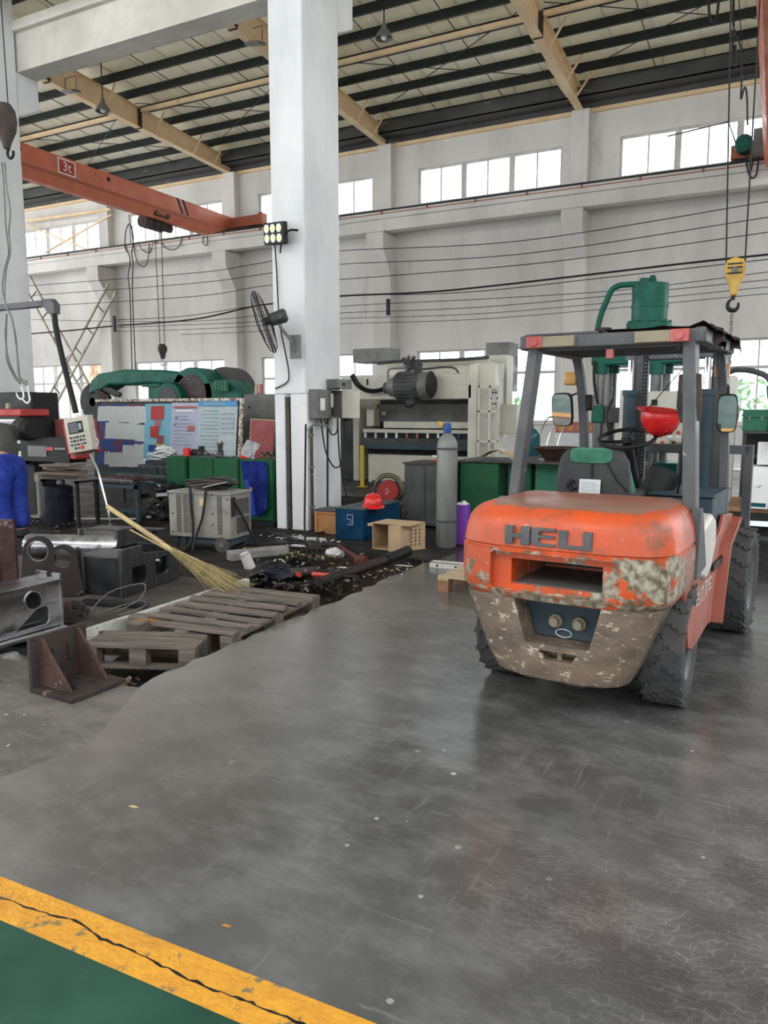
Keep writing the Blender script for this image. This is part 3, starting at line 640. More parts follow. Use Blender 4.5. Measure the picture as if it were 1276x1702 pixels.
# overhead guard
def post(pts, w, d, nm='guard_post', m='fl_grey'):
    bm = B(); P = [Vector(p) for p in pts]; rings = []
    for p in P: rings.append([bm.verts.new(p+Vector(q)) for q in ((-w/2,-d/2,0),(w/2,-d/2,0),(w/2,d/2,0),(-w/2,d/2,0))])
    for A, Z in zip(rings, rings[1:]):
        for i in range(4): bm.faces.new((A[i], A[(i+1) % 4], Z[(i+1) % 4], Z[i]))
    bm.faces.new(rings[0][::-1]); bm.faces.new(rings[-1]); return ob(nm, bm, m, FL, bev=.006)
post([(-.47,.06,.95),(-.462,.09,1.15),(-.41,.18,1.86)], .058, .10)
rp = post([(.50,.06,.70),(.478,.09,1.1),(.425,.18,1.86)], .062, .12)
bm = B(); cyl(bm, (.437,.155,1.52), (.432,.165,1.69), .062, .055, 10); cyl(bm, (.445,.15,1.45), (.437,.155,1.52), .05, .062, 10); ob('rag_wrap', bm, 'brown_cloth', rp)
post(curve([(-.45,1.30,.75),(-.46,1.30,1.2),(-.475,1.28,1.55),(-.48,1.18,1.80),(-.46,1.02,1.88)], 5), .055, .06)
post(curve([(.47,1.30,.80),(.45,1.32,1.3),(.43,1.30,1.6),(.42,1.2,1.82),(.42,1.05,1.88)], 5), .055, .06)
bm = B(); b2(bm, -.48, .49, .12, .19, 1.85, 1.92); b2(bm, -.45,.46,.19,.22,1.84,1.86); g = ob('guard_rear_bar', bm, 'fl_grey', FL, bev=.012)
bm = B(); b2(bm, -.47,.48,1.10,1.16,1.87,1.93); ob('guard_front_bar', bm, 'fl_grey', FL, bev=.01)
for s in (-1, 1):
    bm = B(); b2(bm, s*.47-.03, s*.47+.03, .15, 1.15, 1.85, 1.93); ob('guard_side_bar', bm, 'fl_grey', FL, bev=.012)
for k in range(7):
    y = .28+k*.125; bm = B(); b2(bm, -.45, .45, y, y+.03, 1.86, 1.90); ob('guard_slat', bm, 'machine_dk', FL)
bm = B(); n = 9; G = [[bm.verts.new((-.05+.60*i/n, .16+1.08*j/n, 1.938+random.uniform(-.004,.012)+(.02 if i > 7 else 0)-(.05 if i == n else 0))) for j in range(n+1)] for i in range(n+1)]
for i in range(n):
    for j in range(n): bm.faces.new((G[i][j], G[i+1][j], G[i+1][j+1], G[i][j+1]))
bmesh.ops.solidify(bm, geom=bm.faces[:], thickness=.006)
tp = ob('roof_sheet', bm, 'brown_cloth', FL)
bm = B(); n = 10; G = [[bm.verts.new((.49+.035*math.sin(i*.9)+.02*j/3, .35+.90*i/n, 1.95-.025*j-(.012 if i % 3 == 0 else 0)*j)) for j in range(4)] for i in range(n+1)]
for i in range(n):
    for j in range(3): bm.faces.new((G[i][j], G[i+1][j], G[i+1][j+1], G[i][j+1]))
bmesh.ops.solidify(bm, geom=bm.faces[:], thickness=.006); ob('hanging_edge', bm, 'brown_cloth', tp)
bm = B(); b2(bm, -.47,-.05,.16,1.14,1.925,1.937); ob('roof_plate', bm, 'machine_dk', FL)
for x0, fl in ((-.43, 0), (.16, 1)):
    t = B(); b2(t, x0, x0+.27, .085, .12, 1.855, 1.915); L = ob('tail_lamp', t, 'tan', FL, bev=.005)
    a, z = (x0+.18, x0+.272) if fl else (x0-.002, x0+.09)
    bm = B(); b2(bm, a, z, .078, .118, 1.853, 1.917); cyl(bm, ((a+z)/2, .078, 1.885), ((a+z)/2, .07, 1.885), .024, n=16); ob('red_lens', bm, 'lampred', L, bev=.003)
bm = B(); b2(bm, .0,.04,.14,.17,1.785,1.835); ob('buzzer', bm, 'pink', FL, bev=.004)
# seat, console, steering
bm = B(); 
pl = [(-.215,0),(-.225,.12),(-.205,.25),(-.17,.295),(-.1,.305),(.1,.305),(.16,.29),(.2,.23),(.215,.1),(.215,0)]
prism(bm, pl, 'y', 0, .10); sb = ob('seat_backrest', bm, 'seat', FL, (-.135,.40,.985), (-.12,0,0), bev=.03, seg=3)
bm = B(); b2(bm, -.23,.23,-.02,.42,0,.12); ob('seat_cushion', bm, 'seat', FL, (-.15,.5,.90), bev=.03)
bm = B(); r = [( -.12,.20),(-.1,.275),(.1,.275),(.14,.20),(.06,.185),(-.07,.185)]
def pad(cx, cz, wx, wz, nm, rx=0):
    bm = B(); out = [(wx*math.copysign(abs(math.cos(a))**.5, math.cos(a)), wz*math.copysign(abs(math.sin(a))**.5, math.sin(a))) for a in [2*PI*k/24 for k in range(24)]]
    prism(bm, out, 'y', 0, .012)
    nx = int(wx/.012)
    for i in range(-nx+1, nx):
        for j in range(-2, 3): 
            if abs(j*wz*.35) < wz*.9: box(bm, (i*.0125+(j%2)*.006, -.003, j*wz*.33), (.006,.008,wz*.22))
    o = ob(nm, bm, 'green_pad', sb, (cx, -.012, cz)); return o
pad(-.01,.262,.125,.045,'mesh_pad')
bm = B(); b2(bm, -.006,.006,-.008,.0,.05,.22); tube(bm, [(.08,-.006,.23),(.15,-.01,.12),(.22,-.006,.06)], .006, 5); ob('strap', bm, 'black', sb)
bm = B(); 
for cx, cz in ((-.115,.075),):
    for k in range(14): 
        a = random.uniform(0,6.28); r1 = random.uniform(.008,.035); box(bm, (cx+r1*math.cos(a), -.004, cz+1.2*r1*math.sin(a)), (.02,.006,.012), (random.random(),a,random.random()*.5))
ob('torn_patch', bm, 'black', sb)
bm = B(); b2(bm, -.065,.06,-.02,-.017,.035,.12); pp = ob('paper_notice', bm, 'paper', sb)
bm = B()
for k in range(6): b2(bm, -.055,.05-.01*(k%3),-.0215,-.02,.05+.01*k,.053+.01*k)
ob('print_lines', bm, 'ink', pp)
bm = B(); prism(bm, [(.04,0),(.05,.2),(.1,.26),(.16,.24),(.2,.1),(.2,0)], 'y', 0,.1); ob('side_bolster', bm, 'green_pad', FL, (-.14,.58,.94), bev=.02)
bm = B(); b2(bm, -.42,.45,1.10,1.32,.60,.98); b2(bm, -.40,.42,1.02,1.30,.95,1.0); ob('dashboard', bm, 'fl_blue', FL, bev=.02)
bm = B(); b2(bm, .14,.49,.72,1.32,.80,1.0); b2(bm, .12,.50,.70,1.34,1.0,1.015); ob('console', bm, 'fl_blue', FL, bev=.01)
bm = B(); cyl(bm, (-.09,1.15,1.0), (-.09,1.02,1.30), .065, .03, 14); cyl(bm, (-.09,1.2,.92), (-.09,1.13,1.06), .10, .075, 14); sc = ob('steering_column', bm, 'black', FL)
bm = B(); c = Vector((-.09,1.0,1.33)); ux = Vector((1,0,0)); uy = Vector((0,.9,.30)).normalized(); R = .175
tube(bm, [c+ux*R*math.cos(a)+uy*R*math.sin(a) for a in [2*PI*k/32 for k in range(32)]], .013, 8, True)
for a in (PI/2, PI*1.15, PI*1.85): tube(bm, [c-Vector((0,0,.02)), c+ux*R*math.cos(a)+uy*R*math.sin(a)], .011, 6)
cyl(bm, c-Vector((0,0,.03)), c+Vector((0,0,.005)), .035); ob('steering_wheel', bm, 'black', FL)
for x, dy in ((.27,0),(.33,.03)):
    bm = B(); tube(bm, [(x,.80,.93),(x+.045,.70,1.22),(x+.06,.66,1.36)], .008, 6); cyl(bm, (x,.80,.86), (x,.80,.97), .012); ball(bm, (x+.062,.655,1.37), .02, n=8); ob('lever', bm, 'black', FL)
bm = B(); cyl(bm, (.10,.92,.94), (.16,1.0,1.12), .10, .10, 14); ob('air_filter', bm, 'black', FL)
# mast
for x in (-.285, .245):
    bm = B(); y = 1.82; s = 1 if x > 0 else -1
    xx = x-.0
    cyl(bm, (xx, y-.02, .62), (xx, y-.02, 1.62), .048, n=18); cyl(bm, (xx, y-.02, 1.62), (xx, y-.02, 1.66), .056, n=18); ob('lift_cylinder', bm, 'fl_blue', FL)
    bm = B(); cyl(bm, (xx, y-.02, 1.66), (xx, y-.02, 1.88), .024, n=14); ob('cylinder_rod', bm, 'chrome', FL)
    bm = B(); u = xx+.12*s*-1 if x > 0 else xx+.09
    u = xx-.09 if x > 0 else xx+.10
    k = .75
    while k < 1.9: box(bm, (u, y, k), (.034,.016,.012)); box(bm, (u-.012, y, k+.012), (.007,.02,.03)); box(bm, (u+.012, y, k+.012), (.007,.02,.03)); k += .026
    ob('lift_chain', bm, 'black', FL)
for x in (-.235,.31):
    bm = B(); b2(bm, x-.045,x+.045,1.86,1.875,.15,1.98); b2(bm, x-.045,x-.03,1.86,1.96,.15,1.98); b2(bm, x+.03,x+.045,1.86,1.96,.15,1.98); ob('mast_channel', bm, 'fl_grey' if x > 0 else 'fl_grey', FL)
bm = B(); b2(bm, -.35,.35,1.86,1.95,1.88,1.95); ob('mast_crossbar', bm, 'fl_grey', FL, bev=.01)
bm = B(); tube(bm, curve([(-.42,1.82,1.60),(-.44,1.75,1.45),(-.36,1.7,1.25),(-.30,1.72,1.2)], 6), .008); tube(bm, curve([(.115,1.8,1.75),(.11,1.78,1.3),(.10,1.75,.8)], 6), .012); ob('hydraulic_hose', bm, 'cable', FL)
# carriage and load backrest
bm = B(); b2(bm, -.58,.53,2.12,2.17,1.19,1.255); ob('backrest_rail', bm, 'fl_grey', FL, bev=.005)
bm = B(); b2(bm, -.55,.52,2.05,2.12,.22,.34); b2(bm, -.55,.52,2.05,2.12,.62,.72); ob('carriage', bm, 'machine_dk', FL, bev=.006)
for x in (-.56,.50): bm = B(); b2(bm, x-.025,x+.035,2.12,2.18,.20,1.26); ob('backrest_post', bm, 'fl_grey', FL, bev=.005)
for x in (-.2,.15): bm = B(); b2(bm, x-.012,x+.012,2.13,2.16,.7,1.2); ob('backrest_bar', bm, 'fl_grey', FL)
for x in (-.32,.26):
    bm = B(); prism(bm, [(2.17,.5),(2.17,.05),(3.05,.03),(3.05,.05),(2.22,.09),(2.22,.5)], 'x', x-.06, x+.06); ob('fork', bm, 'machine_dk', FL, bev=.004)
# mirrors and lamps
def mirror(c, w, h, arm, rz, m='mirror'):
    bm = B(); pl = [(w/2*math.copysign(abs(math.cos(a))**.45, math.cos(a)), h/2*math.copysign(abs(math.sin(a))**.45, math.sin(a))) for a in [2*PI*k/28 for k in range(28)]]
    prism(bm, pl, 'y', 0, .025); o = ob('mirror_shell', bm, 'black', FL, c, (.16,0,rz), bev=.004)
    bm = B(); prism(bm, [(u*.9, v*.93) for u, v in pl], 'y', -.006, -.001); ob('mirror_glass', bm, 'mirror', o)
    bm = B(); tube(bm, arm, .008, 6); ob('mirror_arm', bm, 'black', FL)
mirror((-.60,1.20,1.515), .155, .235, [(-.60,1.29,1.52),(-.56,1.30,1.62),(-.49,1.30,1.64)], -.08)
mirror((.47,1.22,1.49), .12, .245, [(.47,1.25,1.55),(.46,1.28,1.66),(.43,1.31,1.7)], .12)
for x, y, z in ((-.545,1.22,1.73), (.405,1.36,1.76)):
    bm = B(); b2(bm, x-.045,x+.045,y-.03,y+.03,z-.045,z+.045); ob('turn_lamp', bm, 'amber', FL, bev=.012)
bm = B(); b2(bm, -.50,-.41,1.26,1.33,1.51,1.62); ob('work_lamp', bm, 'black', FL, bev=.012)
# ----- hard hats -----
def helmet(label, loc, rot, group=None):
    h = thing('hard_hat', label, 'helmet', loc, rot=rot)
    bm = B(); prof = [(.118,0),(.120,.02),(.117,.06),(.103,.10),(.078,.132),(.045,.15),(0,.157)]
    vs = lathe(bm, prof+[(0,.152),(.042,.145),(.074,.127),(.098,.097),(.111,.058),(.113,.02),(.113,0),(.118,0)], n=32)
    for v in vs: v.co.y *= 1.14
    ob('shell', bm, 'red_plastic', h)
    bm = B(); n = 18
    P0 = []; 
    for k in range(n+1):
        a = PI+PI*k/n; w = .012+.045*math.sin(PI*k/n); c, s = math.cos(a), math.sin(a)
        P0.append(((.114*c, .130*s, .012), ((.118+w)*c, (.134+w)*s, -.004-.012*math.sin(PI*k/n))))
    vt = [[bm.verts.new(p) for p in q]+[bm.verts.new((q[1][0], q[1][1], q[1][2]+.004)), bm.verts.new((q[0][0], q[0][1], q[0][2]+.006))] for q in P0]
    for A, Z in zip(vt, vt[1:]):
        for i in range(4): bm.faces.new((A[i], A[(i+1) % 4], Z[(i+1) % 4], Z[i]))
    ob('brim', bm, 'red_plastic', h)
    bm = B(); tube(bm, [(.119*math.cos(a), .136*math.sin(a), .004) for a in [2*PI*k/36 for k in range(36)]], .005, 5, True); ob('rim_edge', bm, 'red_plastic', h)
    bm = B(); tube(bm, [(0,-.115,.105),(0,-.06,.148),(0,0,.160),(0,.06,.148),(0,.115,.105)], .009, 6); ob('crown_ridge', bm, 'red_plastic', h)
    bm = B()
    for k in range(5): a = -PI/2+(k-2)*.13; ball(bm, (.119*math.cos(a), .135*math.sin(a), .035), .005, n=6)
    ob('vent_holes', bm, 'black', h); return h
hp = at(1099, 684, Y=5.15)
hh = helmet('red hard hat hanging upside down from the forklift guard post', hp, (PI+.1, .05, .5))
bm = B(); q = Vector(at(1141,606,Y=5.10)); 
strap = B()
L = hh.matrix_basis.inverted()
for s in (-.1, .1): tube(strap, [L @ (Vector(hp)+Vector((s,0,0))), L @ (q+Vector((0,0,0)))], .003, 5)
ob('chin_strap', strap, 'cable', hh)
# ================= helpers for things measured on a vertical plane =================
def RB(bm, x0, y0, x1, y1, Y, d, o=Vector((0,0,0))):
    """box whose front face at depth Y spans the given picture rectangle (y taken at the middle column)"""
    a = at(x0, (y0+y1)/2, Y=Y); b = at(x1, (y0+y1)/2, Y=Y); t = at((x0+x1)/2, y0, Y=Y); u = at((x0+x1)/2, y1, Y=Y)
    return b2(bm, a.x-o.x, b.x-o.x, Y-o.y, Y+d-o.y, u.z-o.z, t.z-o.z)
def part(t, nm, m, boxes, bev=0):
    bm = B(); o = t.location
    for bx in boxes: RB(bm, *bx, o=o)
    return ob(nm, bm, m, t, bev=bev)
def wire(t, nm, pts, r, m='cable', n=5, smooth=6):
    bm = B(); o = t.location; P = [Vector(p)-o for p in pts]; tube(bm, curve(P, smooth) if smooth else P, r, n); return ob(nm, bm, m, t)
def strand(name, label, cat, pts, r, m='cable', group=None, smooth=6, n=5):
    P = [Vector(p) for p in pts]; o = P[0]; bm = B(); Q = [p-o for p in P]; tube(bm, curve(Q, smooth) if smooth else Q, r, n)
    return tag(ob(name, bm, m, None, tuple(o)), label, cat, group)
# ---------------- overhead wires ----------------
wires = [
 ([(48,475),(320,454),(418,440),(551,418),(860,401),(1276,335)], .011, 'topmost of the black wires strung across the hall below the crane rail'),
 ([(54,491),(320,471),(449,454),(551,440),(860,423),(1276,361)], .011, 'second from the top of the black wires across the hall'),
 ([(63,509),(320,493),(449,474),(640,459),(860,441),(1034,420),(1276,386)], .011, 'third from the top of the black wires across the hall'),
 ([(48,555),(120,549),(188,542),(320,531),(413,511),(450,505),(552,493),(700,486),(820,475),(1119,440),(1276,423)], .026, 'thick black cable sagging across the hall, the heaviest of the wires'),
 ([(188,532),(300,526),(413,510),(552,492),(700,489),(820,482),(1000,462),(1276,431)], .011, 'thin wire running just under the thick black cable'),
 ([(48,531),(190,534),(320,534),(415,526),(552,510),(820,496),(1045,481),(1276,452)], .009, 'grey wire next below the thick cable pair'),
 ([(190,545),(300,540),(420,535),(552,521),(820,509),(1276,465)], .009, 'grey wire third from the bottom of the strung wires'),
 ([(190,551),(300,548),(420,542),(552,530),(820,520),(1276,477)], .008, 'grey wire second from the bottom of the strung wires'),
 ([(300,556),(425,551),(552,539),(820,529),(1276,488)], .008, 'lowest of the strung wires, above the lower windows')]
for i, (p, r, lb) in enumerate(wires):
    strand('overhead_wire', lb, 'wire', [at(*q, Y=20.4-.06*i) for q in p], r, group='wires strung across the hall')
for px, a, z, lb in ((190,525,552,'short dark wire spreader beside the lattice brace'), (645,497,524,'short dark wire spreader right of the white pillar')):
    t = thing('wire_spreader', lb, 'bracket', tuple(at(px,(a+z)/2,Y=19.85))); bm = B(); h = (at(px,a,Y=19.9)-at(px,z,Y=19.9)).z; b2(bm, -.05,.05,-.03,.03,-h/2,h/2); ob('bar', bm, 'black', t)
    bm = B()
    for k in range(4): cyl(bm, (0,0,h*(-.4+.26*k)), (0,.5,h*(-.4+.26*k)), .025, n=8)
    ob('insulator', bm, 'off', t)
# ---------------- left overhead crane ----------------
cr = thing('overhead_crane', 'orange girder crane marked 3t spanning to the back wall', 'crane', (-17.0, 15, 7.3)); gx = -17.0
bm = B(); ya, yb = -6.6, 5.6
sec = [(-.19,.0),(-.19,.42),(-.14,.46),(-.14,.78),(.14,.78),(.14,.46),(.19,.42),(.19,.0)]
sec = [(-.11,-.05),(-.17,.08),(-.23,.24),(-.23,.72),(.23,.72),(.23,.24),(.17,.08),(.11,-.05)]
A = [bm.verts.new((x, ya, z)) for x, z in sec]; Z1 = [bm.verts.new((x, yb-.2, z)) for x, z in sec]; Z2 = [bm.verts.new((x, yb+.95, .40+(z+.05)*.40)) for x, z in sec]; n = len(sec)
for P, Q in ((A, Z1), (Z1, Z2)):
    for i in range(n): bm.faces.new((P[i], P[(i+1) % n], Q[(i+1) % n], Q[i]))
bm.faces.new(A); bm.faces.new(Z2[::-1]); gd = ob('girder', bm, 'orange', cr)
bm = B(); b2(bm, .23,.236,ya,yb-.3,.20,.27); ob('weld_seam', bm, 'orange_dark', gd)
bm = B(); b2(bm, .231,.234,-.58,-.02,.30,.68); sg = ob('capacity_sign', bm, 'white', gd); bm = B(); b2(bm, .234,.237,-.54,-.06,.33,.65); sg2 = ob('sign_field', bm, 'red', gd)
text('sign_lettering', '3t', .34, 'white', gd, (.239,-.30,.49), (PI/2,0,PI/2), .001)
for y in (-1.7, 1.1):
    bm = B(); cyl(bm, (.2,y,.56), (.238,y,.56), .06, n=16); ob('hole', bm, 'black', gd)
for y in (4.0,4.25): bm = B(); prism(bm, [(y,.30),(y+.1,.30),(y-.12,.72),(y-.22,.72)], 'x', .230,.234); ob('hazard_stripe', bm, 'black', gd)
bm = B(); b2(bm, -1.35,1.35,6.46,6.72,.38,.70); b2(bm, 1.35,1.5,6.42,6.74,.36,.74); ob('end_carriage', bm, 'orange_dark', cr, bev=.01)
for x in (-1.0,1.0): bm = B(); cyl(bm, (x,6.53,.46),(x,6.65,.46), .16, n=18); ob('wheel', bm, 'black', cr)
bm = B(); cyl(bm, (-.6,6.0,.42),(-.6,6.46,.42), .13); b2(bm, -.8,-.4,5.7,6.1,.25,.55); ob('drive_motor', bm, 'black', cr)
# hoist under the girder
ho = Vector(at(262,368,X=-17.0))-Vector((-17.0,15,7.3))
bm = B(); cyl(bm, ho+Vector((-.2,-.45,-.05)), ho+Vector((-.2,.35,-.05)), .19, n=18); cyl(bm, ho+Vector((-.2,.35,-.05)), ho+Vector((-.2,.75,-.05)), .13, n=14); hs = ob('hoist_drum', bm, 'rust', cr)
bm = B()
for y in (-.25,.25):
    for x in (-.18,.18): cyl(bm, ho+Vector((x-.03,y,.18)), ho+Vector((x+.03,y,.18)), .07, n=12)
b2(bm, ho.x-.18,ho.x+.18,ho.y-.3,ho.y+.3,ho.z+.1,ho.z+.16); b2(bm, ho.x-.3,ho.x-.1,ho.y-.1,ho.y+.1,ho.z,ho.z+.14); ob('trolley', bm, 'rust_red', hs)
hk = Vector(at(270,580,X=-17.0))-Vector((-17.0,15,7.3))
for d, px in ((-.14,258),(.14,272)):
    bm = B(); tube(bm, [Vector((hk.x,hk.y+d,ho.z)), Vector((hk.x,hk.y+d*.7,hk.z+.05))], .012, 5); ob('wire_rope', bm, 'cable', cr)
bm = B(); cyl(bm, hk+Vector((-.05,0,0)), hk+Vector((.05,0,0)), .16, n=20); prism(bm, [(hk.y-.13,hk.z-.05),(hk.y+.13,hk.z-.05),(hk.y+.05,hk.z-.30),(hk.y-.05,hk.z-.30)], 'x', hk.x-.045, hk.x+.045); kb = ob('hook_block', bm, 'rust', cr, bev=.01)
bm = B(); tube(bm, [hk+Vector((0,.09*math.cos(a),-.42+.09*math.sin(a))) for a in [PI*.55+PI*1.45*k/14 for k in range(15)]], .022, 7); tube(bm, [hk+Vector((0,0,-.28)),hk+Vector((0,0,-.34))], .025, 7); ob('hook', bm, 'steel', kb)
def cab(nm, label, pts, r, Y=21.27, m='cable', g='cables hanging near the crane rail'):
    strand(nm, label, 'cable', [at(*q, Y=Y) for q in pts], r, m, g)
cab('hanging_cable', 'long looped cable dropping left of the hoist past the pilaster', [(214,372),(209,385),(208,410),(215,425),(216,440),(213,460),(216,490),(218,560),(220,640)], .02)
cab('hanging_cable', 'second straight cable dropping beside the long looped one', [(216,372),(222,395),(219,420),(221,440),(220,480),(223,560),(227,640)], .02, 21.2)
cab('hanging_cable', 'cable loop hanging deep below the crane rail left of the hoist', [(219,375),(221,400),(228,435),(240,443),(246,430),(248,405)], .016)
cab('hanging_cable', 'shallow cable loop between the rail and the hoist ropes', [(230,402),(236,415),(247,420),(253,410),(255,402)], .015, 21.3)
cab('hanging_cable', 'cable swag hanging right of the hoist ropes', [(268,402),(275,412),(288,415),(298,408),(302,396)], .015)
cab('hanging_cable', 'small cable ring under the crane end carriage', [(338,392),(337,402),(341,408),(345,404),(344,392)], .014)
# ---------------- right overhead crane and its hoist ----------------
GX = -.36
rc = thing('overhead_crane', 'red orange girder crane cut off by the right edge of the frame', 'crane', (GX, 15, 7.3))
bm = B(); sec = [(-.16,-.05),(-.26,.16),(-.26,.72),(.26,.72),(.26,.16),(.16,-.05)]
A = [bm.verts.new((x, -5.0, z)) for x, z in sec]; Z1 = [bm.verts.new((x, 6.2, z)) for x, z in sec]; n = len(sec)
for i in range(n): bm.faces.new((A[i], A[(i+1) % n], Z1[(i+1) % n], Z1[i]))
bm.faces.new(A); bm.faces.new(Z1[::-1]); ob('girder', bm, 'orange', rc)
bm = B(); b2(bm, -1.02,1.6,6.46,6.72,.38,.70); ob('end_carriage', bm, 'orange_dark', rc, bev=.01)
bm = B(); cyl(bm, (-.72,6.1,.62),(-.72,6.46,.62), .2, n=18); ob('drive_motor', bm, 'green', rc)
bm = B(); b2(bm, -.50,-.27,5.6,5.9,.2,.75); ob('junction_box', bm, 'greybox', rc)
for x in (-.8,1.2): bm = B(); cyl(bm, (x,6.53,.46),(x,6.65,.46), .16, n=18); ob('wheel', bm, 'black', rc)
bm = B(); tube(bm, [(-2.5,6.3,1.1),(-1.1,6.3,1.22),(-.9,6.4,.68)], .02, 5); ob('collector_arm', bm, 'greybox', rc)
cab('hanging_cable', 'cable bundle looping below the right crane end', [(1243,245),(1240,268),(1244,288),(1250,296),(1257,288),(1261,255)], .02)
cab('hanging_cable', 'thin cable loop inside the bundle under the right crane', [(1250,240),(1246,262),(1247,285),(1252,262),(1254,240)], .016, 21.15)
hb = Vector(at(1221, 455, Y=9.5))
hk = thing('hoist_hook', 'yellow hook block with black stripes hanging on two ropes over the forklift', 'hook', tuple(hb))
bm = B(); pts = [(-.115,.07),(-.085,.145),(0,.175),(.085,.145),(.115,.07),(.10,-.02),(.045,-.15),(.035,-.24),(-.035,-.24),(-.045,-.15),(-.10,-.02)]
prism(bm, pts, 'y', -.055, .055); bb = ob('block', bm, 'yellow', hk, bev=.018)
for z in (.10,.06,-.0): bm = B(); b2(bm, -.075,.075,-.062,-.054,z-.008,z+.008); ob('slot', bm, 'black', bb)
bm = B(); cyl(bm, (0,-.07,.035),(0,.07,.035), .03); ob('axle', bm, 'greybox', bb)
bm = B(); tube(bm, [(.055*math.cos(a)+0, 0, -.335+.065*math.sin(a)) for a in [PI*.6+PI*1.5*k/16 for k in range(17)]], [.012+.012*math.sin(PI*k/16) for k in range(17)], 8); cyl(bm, (0,0,-.23),(-.01,0,-.285), .022); ob('hook', bm, 'black', hk)
tp1 = at(1215,-40,Y=9.5)-hb; tp2 = at(1265,-40,Y=9.5)-hb
for x, tp in ((-.095,tp1),(.095,tp2)):
    bm = B(); tube(bm, [(x,0,.12), tuple(tp)], .009, 6); ob('wire_rope', bm, 'cable', hk)
bm = B(); k = 0; z = -.39
while z > -1.05:
    c = Vector((-.01-.02*(z+.39), 0, z)); pl = [Vector((.014*math.cos(a), 0, .024*math.sin(a))) for a in [2*PI*i/10 for i in range(10)]]
    if k % 2: pl = [Vector((0, p.x, p.z)) for p in pl]
    tube(bm, [c+p for p in pl], .006, 5, True); z -= .036; k += 1
o = ob('chain', bm, 'greybox', hk); o['kind'] = 'stuff'
cab('crane_cable', 'black cable swag at the top edge right of the cream rafter', [(1177,-20),(1178,20),(1183,36),(1189,34),(1193,10),(1194,-20)], .02, 13.0, g='cables by the right crane')
cab('crane_cable', 'frayed pendant cable dangling left of the right crane girder', [(1219,-20),(1218,20),(1219,60),(1217,80),(1221,110),(1222,75)], .02, 13.0, g='cables by the right crane')
cab('crane_cable', 'thin twisted cable hanging over the clerestory window at right', [(1224,60),(1230,80),(1232,130),(1231,165),(1237,145),(1241,160),(1242,208)], .014, 13.0, g='cables by the right crane')
t = thing('pendant_box', 'small black terminal box on the dangling crane cable', 'box', tuple(at(1218,58,Y=13))); bm = B(); b2(bm, -.04,.04,-.03,.03,-.06,.06); ob('housing', bm, 'black', t, bev=.01); bm = B(); cyl(bm, (0,0,.06),(0,0,.10), .02, n=8); ob('gland', bm, 'greybox', t)
# hook and slings hanging at the left edge
hp = Vector(at(12,205,Y=5.5)); t = thing('hoist_hook', 'dirty brown hook block at the left edge with wire slings', 'hook', tuple(hp))
bm = B(); lathe(bm, [(0,.20),(.06,.19),(.10,.13),(.115,.03),(.10,-.07),(.05,-.18),(.03,-.24),(0,-.25)], (-.03,0,.0), n=20); bb = ob('block', bm, 'rust', t)
bm = B(); cyl(bm, (-.03,-.1,.02),(-.03,-.085,.02), .03); ob('axle', bm, 'tan', bb)
bm = B(); tube(bm, [(.02+.045*math.cos(a), 0, -.29+.05*math.sin(a)) for a in [PI*.6+PI*1.5*k/16 for k in range(17)]], .014, 8); ob('hook', bm, 'black', t)
bm = B(); tube(bm, [(.03,0,.1),(.0,0,2.4)], .006, 5); ob('wire_rope', bm, 'cable', t)
def sp(L): return [Vector(at(*q, Y=5.5))-hp for q in L]
for nm, L in (('a',[(3,270),(6,300),(8,340),(10,380),(14,420),(7,450),(4,480),(11,510),(18,525)]), ('b',[(8,270),(11,310),(17,350),(15,385),(17,420),(10,450),(8,500),(17,523)])):
    bm = B(); tube(bm, curve(sp(L), 5), .009, 5); ob('sling_rope', bm, 'greybox', t)
for L in ([(11,522),(10,570),(12,600),(25,628),(34,637)], [(18,523),(26,560),(29,600),(33,630),(44,640)], [(11,522),(9,560),(15,600),(32,637)], [(18,523),(24,550),(31,610),(34,628),(46,636)]):
    bm = B(); tube(bm, curve(sp(L), 5), .010, 5); ob('sling_leg', bm, 'greybox', t)
for a, b in (((36,640),0), ((46,642),1)):
    c = sp([a])[0]; bm = B(); tube(bm, [c+Vector((.012*math.cos(q),0,-.02+.02*math.sin(q))) for q in [2*PI*k/10 for k in range(10)]], .005, 5, True)
    h = [c+Vector(p) for p in ((0,0,-.04),(.02,0,-.09),(.015,0,-.13),(-.02,0,-.15),(-.07,0,-.125),(-.095,0,-.08))] if not b else [c+Vector(p) for p in ((.0,0,-.04),(.015,0,-.10),(.02,0,-.14),(-.01,0,-.175),(-.06,0,-.16),(-.10,0,-.12))]
    tube(bm, curve(h, 5), [.006+.004*math.sin(PI*k/25) for k in range(26)], 6); ob('sling_hook', bm, 'white', t)
